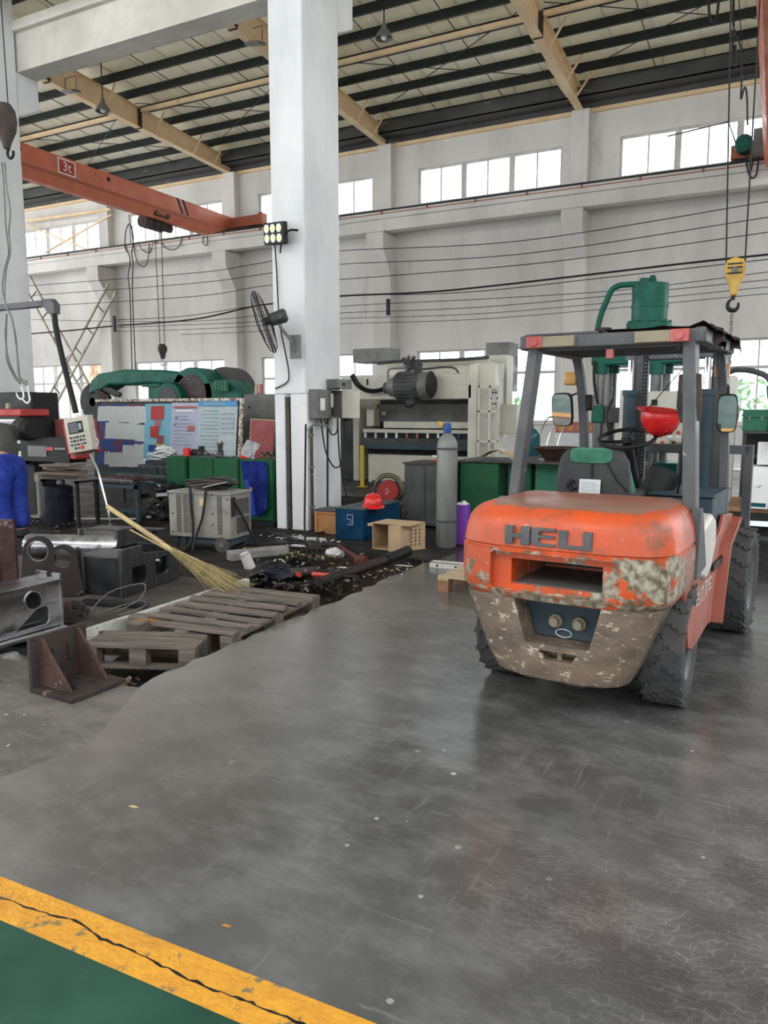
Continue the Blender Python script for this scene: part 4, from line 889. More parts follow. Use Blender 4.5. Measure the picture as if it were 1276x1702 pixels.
# ---------------- pendant lamps ----------------
for px, py, top, lb in ((638,58,0,'pendant lamp hanging on a thin rod right of the white pillar'), (171,180,110,'pendant lamp hanging near the left cream rafter')):
    p = Vector(at(px, py, Y=15.6 if px > 500 else 14.8)); t = thing('pendant_lamp', lb, 'lamp', tuple(p)); lg = zr(p.y)-p.z+.205
    bm = B(); tube(bm, [(0,0,.1),(0,0,lg)], .014, 6); ob('rod', bm, 'black', t)
    bm = B(); lathe(bm, [(.03,.26),(.05,.2),(.06,.14),(.15,.02),(.19,-.08),(.18,-.08),(.14,.01),(.05,.12)], n=20); ob('shade', bm, 'greybox', t)
    bm = B(); ball(bm, (0,0,-.02), .075, (1,1,1.2)); ob('bulb', bm, 'white', t)
for px, py, Yq, lb in ((424,73,-11.18,'square floodlight fixed under the rafter beside the pillar top'), (118,152,-17.0,'square floodlight fixed under the left rafter')):
    p = Vector(at(px, py, X=Yq)); t = thing('rafter_floodlight', lb, 'lamp', tuple(p)); bm = B(); b2(bm, -.2,.2,-.15,.15,-.03,.03); ob('housing', bm, 'greybox', t, rot=(.2,.1,0), bev=.01); bm = B(); tube(bm, [(-.2,0,0),(-.2,0,.35),(.2,0,.35),(.2,0,0)], .015, 4); ob('bracket', bm, 'greybox', t)
# ---------------- on the white pillar ----------------
p = Vector(at(457,388,Y=7.92)); t = thing('floodlight', 'black six-lens LED floodlight tilted on the white pillar', 'lamp', tuple(p), 0, rot=(.12,.10,-.30)); t.scale = (1.35,1.35,1.35)
bm = B(); b2(bm, -.15,.15,-.02,.03,-.095,.095); b = ob('housing', bm, 'black', t, bev=.01)
for i in range(3):
    for j in range(2):
        c = (-.088+.088*i, -.022, .042-.084*j); bm = B(); cyl(bm, c, (c[0],-.028,c[2]), .036, n=18); r = ob('reflector', bm, 'white', t); bm = B(); cyl(bm, (c[0],-.028,c[2]), (c[0],-.033,c[2]), .024, n=14); ob('led', bm, 'led', r)
bm = B(); tube(bm, [(.15,0,.0),(.2,.02,.02),(.2,.1,.02)], .01, 5); ob('bracket', bm, 'black', t); bm = B(); tube(bm, [(.06,.02,-.08),(.06,.0,-.17)], .008, 5); ob('handle', bm, 'black', t)
strand('lamp_cable', 'black cable running down the pillar from the floodlight past the fan', 'cable', [at(456,400,Y=7.95),at(459,440,Y=8.02),at(462,500,Y=8.0),at(465,540,Y=7.95),at(475,590,Y=7.95),at(480,620,Y=8.0),at(477,635,Y=8.02),at(457,646,Y=8.03)], .009)
fp = Vector(at(441,535,Y=7.62)); t = thing('wall_fan', 'black caged wall fan tilted down on the white pillar', 'fan', tuple(fp))
ax = Vector((-.80,-.50,-.32)).normalized(); bx_ = ax.orthogonal().normalized(); by_ = ax.cross(bx_)
def disc(r, d, n=32): return [ax*d+bx_*r*math.cos(2*PI*k/n)+by_*r*math.sin(2*PI*k/n) for k in range(n)]
R_ = .375
for r, d in ((R_,0),(R_,.03),(.10,.10),(.24,.085),(.12,-.07),(.26,-.05)):
    bm = B(); tube(bm, disc(r, d), .006 if r == R_ else .004, 5, True); ob('cage_ring', bm, 'black', t)
bm = B()
for k in range(44):
    a = 2*PI*k/44; v = bx_*math.cos(a)+by_*math.sin(a); tube(bm, [v*.04+ax*.105, v*.24+ax*.085, v*.34+ax*.06, v*R_+ax*.015, v*.33-ax*.035, v*.12-ax*.07], .0022, 3)
o = ob('cage_wires', bm, 'black', t); o['kind'] = 'stuff'
for k in range(3):
    a0 = 2*PI*k/3; bm = B(); G = []
    for i in range(6):
        r = .05+.26*i/5; G.append([bm.verts.new((bx_*math.cos(a0+s)+by_*math.sin(a0+s))*r+ax*(.02*math.cos(s*3))) for s in (-.35,-.12,.12,.35)])
    for i in range(5):
        for j in range(3): bm.faces.new((G[i][j],G[i+1][j],G[i+1][j+1],G[i][j+1]))
    bmesh.ops.solidify(bm, geom=bm.faces[:], thickness=.004); ob('blade', bm, 'black', t)
bm = B(); cyl(bm, ax*.03, ax*-.06, .05); ob('blade_hub', bm, 'black', t)
bm = B(); cyl(bm, -ax*.06, -ax*.24, .075, .085, 20); cyl(bm, -ax*.24, -ax*.27, .085, .06, 20); ob('motor', bm, 'machine_dk', t)
bm = B(); mp = -ax*.17; tube(bm, [mp+Vector((0,0,-.06)), mp+Vector((.02,.02,-.13)), mp+Vector((.10,.10,-.26)), mp+Vector((.15,.14,-.40))], .022, 8); b2(bm, mp.x+.06,mp.x+.2,mp.y+.13,mp.y+.17,mp.z-.48,mp.z-.2); ob('bracket', bm, 'greybox', t)
# switch boxes on the pillar side
e = thing('switch_box', 'open grey electrical switch box on the side of the white pillar', 'electrical box', (-5.17, 8.40, 1.42))
bm = B(); b2(bm, -.03,.10,-.30,-.02,0,.36); ob('closed_box', bm, 'greybox', e, bev=.005)
bm = B(); b2(bm, .0,.105,-.28,-.275,.1,.25)
bm = B(); b2(bm, -.03,-.01,-.02,.28,0,.36)
for z in (0,.35): b2(bm, -.03,.12,-.02,.28,z,z+.01)
for y in (-.02,.27): b2(bm, -.03,.12,y,y+.01,0,.36)
ob('open_box', bm, 'greybox', e)
bm = B(); b2(bm, -.01,.05,.05,.17,.14,.32); ob('breaker', bm, 'off', e, bev=.005); bm = B(); b2(bm, -.01,.03,.02,.2,.03,.12); ob('terminal_block', bm, 'black', e)
bm = B(); b2(bm, .12,.38,.262,.274,0,.35); ob('door', bm, 'machine', e, bev=.003)
bm = B(); b2(bm, .1015,.104,-.24,-.13,.1,.25); ob('label_plate', bm, 'white', e)
e2 = thing('switch_box', 'small closed grey box mounted above the open switch box', 'electrical box', (-5.17, 8.62, 1.80)); bm = B(); b2(bm, -.02,.15,-.1,.26,0,.12); ob('housing', bm, 'greybox', e2, bev=.006); bm = B(); b2(bm, .15,.155,.0,.08,.03,.08); ob('latch', bm, 'black', e2)
def pc(lb, pts, r=.010, m='cable'): strand('drop_cable', lb, 'cable', pts, r, m, 'cables below the switch boxes')
pc('thick black cable hanging straight below the switch boxes', [(-5.12,8.42,1.42),(-5.13,8.42,.7),(-5.12,8.40,.25),(-5.05,8.35,.02)], .014)
pc('cable looping deep between the switch box and the pillar edge', [(-5.1,8.22,1.42),(-5.08,8.3,1.0),(-5.05,8.5,.78),(-5.08,8.78,.95),(-5.1,8.80,1.4)])
pc('cable falling from the open switch box to the blue box', [(-5.05,8.55,1.42),(-5.04,8.58,.9),(-5.0,8.68,.4),(-4.9,8.75,.12)])
pc('short cable loop just under the switch box', [(-5.1,8.3,1.42),(-5.06,8.4,1.22),(-5.06,8.55,1.25),(-5.08,8.6,1.42)])
pc('grey conduit bent round the pillar corner below the boxes', [(-5.16,8.06,1.28),(-5.1,8.05,1.34),(-5.0,8.2,1.33),(-5.0,8.3,1.22)], .016, 'greybox')
e3 = thing('conduit', 'rusty brown conduit pipe running down the pillar corner', 'pipe', (-5.185, 8.10, 0)); bm = B(); tube(bm, [(.02,0,.03),(.02,0,1.32)], .02, 8); ob('pipe', bm, 'rust', e3)
bm = B()
for z in (.3,.8,1.2): b2(bm, -.01,.045,-.03,.03,z,z+.02)
ob('clip', bm, 'greybox', e3)
strand('gantry_rod', 'thin black steel rod standing in front of the pillar foot', 'rod', [at(508,930,Y=7.0),at(506,870,Y=7.0),at(507,790,Y=7.0),at(508,705,Y=7.0)], .012, smooth=0)
# ================= PRESS BRAKE =================
Y0 = 14.0; pb = thing('press_brake', 'large cream press brake machine behind the gas cylinder', 'machine', (-6.6, Y0, 0))
bx = lambda nm, m, L, bev=.01: part(pb, nm, m, L, bev)
bx('front_beam', 'machine', [(566,623,784,664,Y0,.5)], .02)
bx('top_beam', 'machine', [(640,598,812,626,Y0+.6,.5)], .02)
o = Vector((-6.6,Y0,0)); r_ = at(780,600,Y=Y0)-o; l_ = at(566,600,Y=Y0)-o
fb = ob('side_frame', (lambda bm: (prism(bm, [(0,.0),(0,2.02),(.08,2.42),(.75,2.42),(1.9,2.3),(1.9,0)], 'x', r_.x-.02, r_.x+.16), bm)[1])(B()), 'machine', pb, bev=.01)
ob('side_frame', (lambda bm: (prism(bm, [(.6,.0),(.6,2.0),(1.9,2.0),(1.9,0)], 'x', l_.x-.05, l_.x+.1), bm)[1])(B()), 'machine', pb, bev=.01)
bx('side_panel', 'machine', [(785,603,822,830,Y0+.12,.5)], .015)
gf = bx('guard_frame', 'off', [(793,641,796,790,Y0-.1,.03),(811,641,814,790,Y0-.1,.03),(826,642,828,790,Y0-.1,.03),(793,641,828,644,Y0-.1,.03),(793,682,828,685,Y0-.1,.03),(793,732,828,735,Y0-.1,.03)], 0)
bx('rear_column', 'machine', [(808,590,842,700,Y0+.9,.4)], .01)
bx('rear_cabinet', 'machine', [(826,672,858,722,Y0+.5,.5)], .01)
bx('rear_wall', 'machine_dk', [(560,664,784,800,Y0+1.6,.05)], 0)
bx('upper_box', 'greybox', [(586,579,645,602,Y0+.9,.6)], .01)
bx('upper_box', 'greybox', [(807,569,846,592,Y0+1.2,.6)], .01)
bx('upper_box', 'greybox', [(838,590,848,650,Y0+1.25,.5)], .01)
bx('ram_plate', 'greybox', [(626,672,780,702,Y0+.9,.1)], 0)
bx('ram', 'machine', [(637,701,779,712,Y0+.5,.4)], .01)
bx('clamp_beam', 'machine', [(603,714,779,720,Y0+.42,.3)], .008)
bx('die_slot', 'black', [(603,720,779,729,Y0+.48,.2)], 0)
for k in range(11):
    x = 605+k*17.3; mm = ['white','off','white','white','pink','pink','white','white','blue','blue','white'][k]
    bx('die_clamp', mm, [(x,719.5,x+3,728,Y0+.44,.05)], 0)
bx('lower_die', 'machine_dk', [(603,729,779,738,Y0+.4,.3)], .005)
bx('bed_beam', 'fl_blue', [(603,738,779,748,Y0+.35,.35)], .008)
bx('bed_slot', 'black', [(610,748,779,758,Y0+.55,.1)], 0)
bx('bed', 'machine', [(612,757,779,830,Y0+.5,.5)], .01)
bx('bed_rail', 'blue', [(618,800,700,803,Y0+.44,.03)], 0)
bx('back_gauge', 'machine', [(609,680,621,708,Y0+.6,.3)], .01)
bx('motor_cabinet', 'rust', [(560,670,568,700,Y0+.2,.3)], .01)
bx('left_cabinet', 'machine_dk', [(568,702,604,806,Y0+.9,.4)], .01)
bx('name_badge', 'black', [(609,630,612,640,Y0-.004,.005)], 0)
bx('warning_plate', 'off', [(634,684,640,690,Y0+.85,.03)], 0)
def seg(nm, m, a, z, r0, r1=None, Y=Y0-.25, n=20, par=pb):
    bm = B(); cyl(bm, at(*a,Y=Y)-par.location, at(*z,Y=Y)-par.location, r0, r1, n); return ob(nm, bm, m, par)
mo = seg('pump_motor', 'machine_dk', (662,643), (700,641), .27, Y=Y0-.28)
seg('motor_end', 'greybox', (695,641), (716,640), .255, .265, Y=Y0-.28)
seg('fan_cover', 'black', (716,640), (720,640), .27, .2, Y=Y0-.28)
bm = B(); c0 = at(662,643,Y=Y0-.28)-pb.location; c1 = at(694,641,Y=Y0-.28)-pb.location
for k in range(22):
    a = 2*PI*k/22; v = box(bm, ((c0.x+c1.x)/2, c0.y+.275*math.cos(a), (c0.z+c1.z)/2+.275*math.sin(a)), ((c1.x-c0.x)*.9, .02, .03), (-a+PI/2,0,0))
o_ = ob('cooling_fin', bm, 'machine_dk', pb); o_['kind'] = 'stuff'
seg('pump_bell', 'greybox', (648,644), (662,643), .17, .23, Y=Y0-.28); seg('pump', 'machine_dk', (640,645), (650,644), .11, .14, Y=Y0-.28)
bx('terminal_box', 'machine_dk', [(674,656,688,672,Y0-.35,.2)], .02)
bx('valve_block', 'machine_dk', [(672,602,692,622,Y0-.2,.3)], .02)
for k in range(9):
    a = (673+random.uniform(0,20), 600+random.uniform(0,20)); bm = B(); c = at(*a,Y=Y0-.3)-pb.location; cyl(bm, c, c+Vector((random.uniform(-.1,.1),-.06,random.uniform(-.02,.12))), .035, n=8); ob('solenoid_valve', bm, 'greybox' if k % 2 else 'machine_dk', pb)
def ptube(nm, m, pts, r, Y, par=pb, n=6):
    bm = B(); tube(bm, curve([at(*q,Y=Y)-par.location for q in pts], 6), r, n); return ob(nm, bm, m, par)
ptube('hydraulic_hose', 'black', [(583,624),(592,640),(608,650),(625,651),(640,647)], .03, Y0-.15)
ptube('hydraulic_hose', 'black', [(586,622),(598,640),(612,648),(628,648),(640,644)], .03, Y0-.18)
ptube('pipe', 'machine_dk', [(627,604),(660,601),(700,600),(760,598),(812,594)], .035, Y0+.4)
ptube('pipe', 'machine_dk', [(702,614),(720,612),(740,610),(755,612),(762,620)], .022, Y0-.1)
ptube('pipe', 'greybox', [(645,633),(645,618),(650,613),(672,612)], .02, Y0-.15)
ptube('hydraulic_hose', 'black', [(670,658),(672,672),(680,677),(687,672),(688,660)], .025, Y0-.3)
bm = B()
for k in range(3):
    c = at(822+k*1.5, 628+k*12.5, Y=Y0+.8)-pb.location; cyl(bm, c, c+Vector((.16,0,0)), .04, n=10)
ob('stop_bolt', bm, 'machine_dk', pb)
bm = B(); c = at(822,662,Y=Y0+.1)-pb.location; cyl(bm, c+Vector((0,-.02,0)), c+Vector((0,.03,0)), .19, n=24)
for v in bm.verts: v.co.x = c.x+(v.co.x-c.x)*.55
fpn = ob('round_flange', bm, 'off', pb)
for k in range(6):
    a = 2*PI*k/6; bm = B(); q = c+Vector((.06*math.cos(a),-.03,.12*math.sin(a))); cyl(bm, q, q+Vector((0,.02,0)), .018, n=8); ob('bolt', bm, 'black', fpn)
t = thing('yellow_post', 'yellow painted steel post left of the press brake bed', 'post', tuple(at(602,811,Y=13.4)-Vector((0,0,.0)))); zz = at(600,740,Y=13.4).z
bm = B(); b2(bm, -.03,.03,-.03,.03,-t.location.z,zz-t.location.z); ob('shaft', bm, 'yellow_post', t); bm = B(); b2(bm, -.08,.08,-.08,.08,-t.location.z,-t.location.z+.015); ob('foot_plate', bm, 'yellow_post', t)
# ================= MIDDLE GROUND =================
# gas cylinder
gc = thing('gas_cylinder', 'tall worn grey gas cylinder with blue valve guard beside the cardboard box', 'cylinder', (-3.20, 7.78, 0), .3)
bm = B(); lathe(bm, [(0,0),(.10,0),(.115,.02),(.115,1.12),(.108,1.17),(.085,1.22),(.05,1.255),(.035,1.27),(0,1.27)], n=32); ob('body', bm, 'cyl', gc)
for z in (.30,1.10): bm = B(); lathe(bm, [(.114,z-.012),(.121,z-.01),(.121,z+.01),(.114,z+.012)], n=32); ob('rubber_ring', bm, 'rubber', gc)
bm = B(); cyl(bm, (0,0,1.26),(0,0,1.33), .035, n=16); lathe(bm, [(.04,1.27),(.045,1.29),(.042,1.37),(.03,1.38)], n=16); ob('valve_guard', bm, 'blue', gc)
bm = B(); tube(bm, [(-.03,0,1.33),(-.09,.0,1.36),(-.11,0,1.40)], .013, 8); cyl(bm, (-.07,-.03,1.37),(-.07,.03,1.37), .028, n=12); ob('regulator', bm, 'yellow', gc)
# purple canister
pc_ = thing('canister', 'purple square canister standing behind the gas cylinder', 'can', (-3.11, 8.03, 0), .1)
bm = B(); b2(bm, -.075,.075,-.075,.075,0,.46); ob('body', bm, 'purple', pc_, bev=.012); bm = B(); b2(bm, -.06,.06,-.06,.06,.46,.475); cyl(bm, (.02,0,.46),(.02,0,.50), .025); ob('lid', bm, 'white', pc_)
strand('purple_hose', 'thin purple hose lying on the dark floor by the canister', 'hose', [(-3.02,7.99,.10),(-2.95,7.9,.05),(-2.86,7.75,.012),(-2.75,7.5,.01),(-2.6,7.4,.01)], .008, 'purple')
# cardboard box lying open
cb = thing('cardboard_box', 'open cardboard box lying on its side before the gas cylinder', 'box', (-3.885, 7.31, 0), math.radians(-3))
w, d, h, t_ = .36, .36, .285, .006
bm = B(); b2(bm, 0, w, .0, d, 0, t_); ob('bottom_side', bm, 'carton', cb)
bm = B(); b2(bm, -.02, w+.12, -.0, d, h, h+t_); ob('top_side', bm, 'carton', cb)
bm = B(); b2(bm, 0, w, d-t_, d, 0, h); ob('back_panel', bm, 'carton', cb)
bm = B(); b2(bm, 0, t_, 0, d, 0, h); ob('left_side', bm, 'carton', cb)
bm = B(); prism(bm, [(w,0),(w+.14,.30),(w+.135,.305),(w-.006,0)], 'z', 0, h); ob('right_side', bm, 'carton', cb)
bm = B(); prism(bm, [(w-.13,-.05),(w,0),(w,.006),(w-.13,-.044)], 'z', 0, h); ob('flap', bm, 'carton', cb)
bm = B(); prism(bm, [(-.05,-.02),(-.03,.06),(0,.0)], 'z', h-.03, h); ob('flap', bm, 'carton', cb)
bm = B()
for k in range(6): b2(bm, w+.05,w+.052, .10,.13,.05+.035*k,.068+.035*k)
for i in range(5):
    for j in range(3):
        y = .12+.05*j; x = w+.14*y/.30; b2(bm, x+.003, x+.008, y, y+.03, .05+.04*i, .05+.04*i+.02+.006*((i*j)%2))
pm = ob('printed_marks', bm, 'brown_pan', cb); pm['kind'] = 'stuff'
# blue steel chest + helmet
bc = thing('tool_chest', 'dark blue steel tool chest with a red hard hat on its lid', 'chest', (-4.60, 7.72, 0), math.radians(0))
bm = B(); b2(bm, 0,.375,0,.98,0,.36); ob('body', bm, 'blue_box', bc, bev=.004); bm = B(); b2(bm, -.008,.383,-.008,.99,.355,.375); ob('lid', bm, 'fl_blue', bc, bev=.004)
bm = B()
for a in ((.16,.25,.162,.30),(.16,.297,.24,.30),(.235,.18,.238,.30),(.16,.24,.21,.243),(.21,.2,.213,.243),(.16,.18,.24,.183)): b2(bm, a[0],a[2],-.003,0,a[1],a[3])
ob('chalk_mark', bm, 'white', bc)
helmet('red hard hat resting on the dark blue tool chest', (-4.25, 8.02, .377), (0,0,.5))
# wooden crate
wc = thing('wooden_crate', 'small orange-brown wooden crate between pillar and blue chest', 'crate', (-5.06, 7.98, 0), 0)
bm = B(); b2(bm, .02,.33,.015,.35,.02,.27); ob('panel', bm, 'wood_orange', wc)
for nm, q in (('batten',(0,.04,0,.02,0,.28)),('batten',(.30,.345,0,.02,0,.28)),('batten',(.04,.30,0,.02,0,.035)),('batten',(.04,.30,0,.02,.245,.28))): bm = B(); b2(bm, *q); ob(nm, bm, 'wood_orange', wc, bev=.003)
bm = B(); b2(bm, -.01,.355,-.01,.36,.28,.295); ob('lid', bm, 'machine_dk', wc)
# hose reel & things before the press brake
hr = thing('cable_reel', 'red cable reel with green hose coiled behind the blue chest', 'reel', (-5.15, 10.2, 0), .3)
bm = B(); c = Vector((0,0,.32)); cyl(bm, c+Vector((0,-.06,0)), c+Vector((0,-.04,0)), .16, n=24); cyl(bm, c+Vector((0,.06,0)), c+Vector((0,.08,0)), .16, n=24); cyl(bm, c+Vector((0,-.05,0)), c+Vector((0,.07,0)), .07); ob('drum', bm, 'red', hr)
for k in range(5):
    bm = B(); R0 = .19+.012*k; tube(bm, [c+Vector((R0*math.cos(a)+random.uniform(-.01,.01), -.02+.02*k-.03, R0*math.sin(a)+.02)) for a in [2*PI*i/22 for i in range(22)]], .011, 5, True); ob('hose_turn', bm, 'straw_dk' if k % 2 else 'cable', hr)
bm = B(); tube(bm, [(-.2,.0,0),(-.12,0,.3),(.12,0,.3),(.2,0,0)], .012, 5); b2(bm, -.22,.22,-.12,.12,0,.015); ob('stand', bm, 'machine_dk', hr)
bm = B()
for k in range(5): b2(bm, -.03+.02*(k%3),-.015+.02*(k%3),-.064,-.06,.27+.02*k,.285+.02*k)
ob('mark', bm, 'white', hr)
def coil(label, loc, R0, n, m='cable', r=.009, flat=True, nm='cable_coil', tilt=0):
    t = thing(nm, label, 'cable', loc, rot=(tilt,0,0)); rnd = random.Random(int(loc[0]*100))
    for k in range(n):
        bm = B(); rr = R0*rnd.uniform(.7,1.05); ox, oy = rnd.uniform(-.12,.12)*R0, rnd.uniform(-.12,.12)*R0; ph = rnd.random()*6
        tube(bm, [(ox+rr*math.cos(a), oy+rr*math.sin(a)*rnd.uniform(.97,1.03), r+.012*k+.01*math.sin(2*a+ph)+.01) for a in [2*PI*i/26 for i in range(26)]], r, 5, True); ob('turn', bm, m, t)
    return t
coil('tangle of black cable on the low bench behind the blue chest', (-4.42,9.95,.2), .22, 5)
lb = thing('low_bench', 'low dark steel bench with scrap behind the blue chest', 'bench', (-4.3, 9.98, 0)); bm = B(); b2(bm, -.42,.20,-.35,.35,.16,.195); ob('top', bm, 'rust', lb)
for x in (-.4,.18):
    for y in (-.3,.3): bm = B(); b2(bm, x-.02,x+.02,y-.02,y+.02,0,.16); ob('leg', bm, 'rust', lb)
for k in range(7):
    t = thing('steel_bar', '%s of the dark flat steel bars stacked left of the cable reel' % ['lowest','second lowest','third from the bottom','middle one','third from the top','second from the top','topmost'][k], 'bar', (-6.1+.03*k, 9.7+.06*k, .0+.035*k), 0, 'steel bars stacked by the cable reel')
    bm = B(); b2(bm, -.5,.55,-.1,.1,0,.03); ob('bar', bm, 'rust', t, bev=.003); bm = B(); b2(bm, .55,.556,-.09,.09,.003,.027); ob('cut_end', bm, 'darksteel', t)
# dark cabinet behind the gas cylinder
dc = thing('steel_cabinet', 'dark grey steel cabinet behind the gas cylinder', 'cabinet', (-4.28, 8.95, 0)); bm = B(); b2(bm, 0,.62,0,.6,.03,.83); ob('body', bm, 'machine_dk', dc, bev=.006); bm = B(); b2(bm, .02,.29,-.012,0,.06,.80); ob('door', bm, 'machine_dk', dc, bev=.003); bm = B(); b2(bm, .31,.6,-.012,0,.06,.80); ob('door', bm, 'machine_dk', dc, bev=.003)
bm = B(); b2(bm, -.02,.64,-.02,.62,.83,.85); ob('top', bm, 'rust', dc)
t = thing('orange_rag', 'orange cloth with papers on the dark cabinet', 'cloth', (-3.80, 9.12, .852)); bm = B(); ball(bm, (0,0,.02), .12, (1.2,.8,.35), 10)
for v in bm.verts: v.co += Vector((random.uniform(-.02,.02),random.uniform(-.02,.02),random.uniform(0,.015)))
ob('cloth', bm, 'orange', t); bm = B(); box(bm, (-.05,.0,.07), (.2,.12,.004), (.1,.1,.3)); ob('paper', bm, 'paper', t)
# green cabinets right
def green_cab(x0, y0, w, h, d, nd, label, m='green_cab', rz=0, group=None):
    c = thing('green_cabinet', label, 'cabinet', (x0, y0, 0), rz, group)
    bm = B(); b2(bm, 0,w,0,d,.07,h); ob('body', bm, m, c, bev=.004)
    bm = B(); b2(bm, .02,w-.02,.02,d-.02,0,.07); ob('plinth', bm, 'black', c)
    dw = w/nd
    for k in range(nd):
        bm = B(); b2(bm, k*dw+.008,(k+1)*dw-.008,-.018,0,.09,h-.02); dr = ob('door', bm, m, c, bev=.003)
        bm = B(); xh = k*dw+(dw-.05 if k % 2 == 0 else .05); b2(bm, xh-.008,xh+.008,-.03,-.018,h*.55,h*.55+.07); ob('handle', bm, 'machine_dk', dr)
    return c
green_cab(-3.63, 9.28, .53, .86, .55, 1, 'green single-door cabinet right of the gas cylinder')
green_cab(-3.02, 9.40, .30, .86, .5, 1, 'narrow green cabinet in the middle of the row behind the forklift')
green_cab(-2.68, 9.45, 1.25, .86, .5, 2, 'pale green double-door cabinet behind the forklift seat', 'green_light')
tp = thing('worktop', 'dark oily worktop lying across the green cabinets behind the forklift', 'worktop', (-3.65, 9.24, .86)); bm = B(); b2(bm, 0,2.3,0,.8,0,.025); ob('board', bm, 'machine_dk', tp, bev=.004); bm = B(); b2(bm, 0,2.3,-.008,0,.0,.02); ob('edge_strip', bm, 'rust', tp)
kb = thing('kraft_paper', 'crumpled brown kraft sheet on the green cabinets', 'paper', tuple(at(835,762,Y=9.55))); kb.location.z = .888
bm = B(); n = 8; G = [[bm.verts.new((-.25+.5*i/n, -.15+.3*j/n, .02+.09*math.sin(i*.5)+random.uniform(0,.03))) for j in range(n+1)] for i in range(n+1)]
for i in range(n):
    for j in range(n): bm.faces.new((G[i][j],G[i+1][j],G[i+1][j+1],G[i][j+1]))
ob('sheet', bm, 'carton', kb); bm = B(); box(bm, (.02,-.1,.11), (.08,.004,.07), (.5,.1,.3)); ob('tag', bm, 'paper', kb)
pn = thing('metal_pan', 'wide brown faceted metal pan on the worktop behind the forklift', 'pan', tuple(at(925,748,Y=9.6))); pn.location.z = .885
bm = B(); vs = lathe(bm, [(.0,0),(.14,0),(.29,.16),(.295,.165),(.14,.012),(0,.012)], n=9); ob('bowl', bm, 'brown_pan', pn); bm = B(); lathe(bm, [(.285,.155),(.30,.165),(.295,.175),(.282,.165)], n=9); ob('rim', bm, 'brown_pan', pn)
wb = thing('water_jug', 'dark blue water jug on a stand behind the green cabinets', 'jug', tuple(at(882,735,Y=11.2))); wb.location.z = .85
bm = B(); lathe(bm, [(0,0),(.13,0),(.14,.03),(.135,.1),(.14,.13),(.135,.2),(.14,.24),(.13,.33),(.06,.40),(.035,.41),(.035,.46),(0,.46)], n=20); ob('bottle', bm, 'teal', wb); bm = B(); b2(bm, -.16,.16,-.16,.16,-.85,0); ob('stand', bm, 'machine_dk', wb, bev=.01)
bn = thing('banner', 'red and white printed banner leaning behind the pan', 'banner', tuple(at(965,735,Y=13.4)))
bm = B(); b2(bm, -.45,.45,-.01,.01,-1.0,.35); ob('sheet', bm, 'paper', bn); bm = B(); b2(bm, -.45,.45,-.016,-.011,.16,.35); ob('red_band', bm, 'pink', bn); bm = B()
for k in range(5): cyl(bm, (-.36+.17*k,-.022,.25),(-.36+.17*k,-.017,.25), .055, n=12)
ob('band_print', bm, 'amber', bn)
ch = thing('folding_chair', 'stacked metal-frame chairs behind the water jug', 'chair', tuple(at(915,740,Y=12.5))); ch.location.z = 0
bm = B()
for k in range(3): tube(bm, curve([(-.3+.18*k,0,.0),(-.25+.18*k,0,.9),(-.1+.18*k,.02,1.35),(.0+.18*k,.05,1.42)], 4), .014, 5)
fr = ob('frame', bm, 'chrome', ch); bm = B(); b2(bm, -.3,.3,-.1,.3,.55,.58); ob('seat', bm, 'brown_pan', ch); bm = B(); b2(bm, -.3,.4,-.15,.5,.85,.95); ob('carton_on_seat', bm, 'paper', ch)
# ================= GREEN HYDRAULIC PRESS =================
YP = 12.0; gp = thing('hydraulic_press', 'green four-column hydraulic press towering behind the forklift', 'machine', (-1.9, YP, 0))
gx = lambda nm, m, L, bev=.01, Y=None: part(gp, nm, m, L, bev)
gx('crosshead', 'green', [(982,578,1135,606,YP,.8)], .03)
gx('slide', 'green', [(982,674,1003,703,YP,.7)], .02); gx('slide_plate', 'machine_dk', [(1000,677,1120,703,YP+.05,.6)], .01)
gx('bed', 'green', [(975,768,1125,800,YP,.8)], .02); gx('base', 'green', [(985,800,1120,868,YP+.05,.7)], .02)
for x, yy in ((998,YP+.1),(1017,YP+.6),(1092,YP+.1),(1106,YP+.6)):
    a = at(x,604,Y=yy)-gp.location; bm = B(); cyl(bm, (a.x,a.y,.3),(a.x,a.y,a.z+.05), .085, n=18); ob('column', bm, 'darksteel', gp)
    bm = B(); cyl(bm, (a.x,a.y,a.z-.16),(a.x,a.y,a.z+.02), .12, n=18); ob('column_collar', bm, 'green', gp)
c = at(1078,540,Y=YP+.3)-gp.location; zt = at(1078,473,Y=YP+.3).z
bm = B(); lathe(bm, [(0,2.45),(.36,2.45),(.36,2.62),(.32,2.68),(.33,2.68),(.33,2.82),(.26,2.84),(.26,3.05),(.27,3.05),(.27,3.10),(.26,3.1),(.265,zt),(0,zt)], (c.x,c.y,0), n=32); ob('cylinder', bm, 'green', gp)
bm = B(); prism(bm, [(c.x-.62,2.42),(c.x+.5,2.42),(c.x+.25,2.66),(c.x-.25,2.66)], 'y', c.y-.3, c.y+.3); ob('cylinder_bracket', bm, 'green', gp)
bm = B()
for k in range(12): a = 2*PI*k/12; cyl(bm, (c.x+.30*math.cos(a),c.y+.30*math.sin(a),2.82),(c.x+.30*math.cos(a),c.y+.30*math.sin(a),2.86), .025, n=6)
o_ = ob('flange_bolt', bm, 'green', gp); o_['kind'] = 'stuff'
bm = B()
for k in range(9): z = 3.0+0*k; q = 2*PI*k/9
cyl(bm, (c.x-.08,c.y-.1,zt),(c.x-.08,c.y-.1,zt+.08), .07, n=12); prism(bm, [(c.x-.08,zt),(c.x+.1,zt),(c.x+.06,zt+.13),(c.x+.0,zt+.13)], 'y', c.y-.03, c.y+.03); ob('top_fitting', bm, 'green', gp)
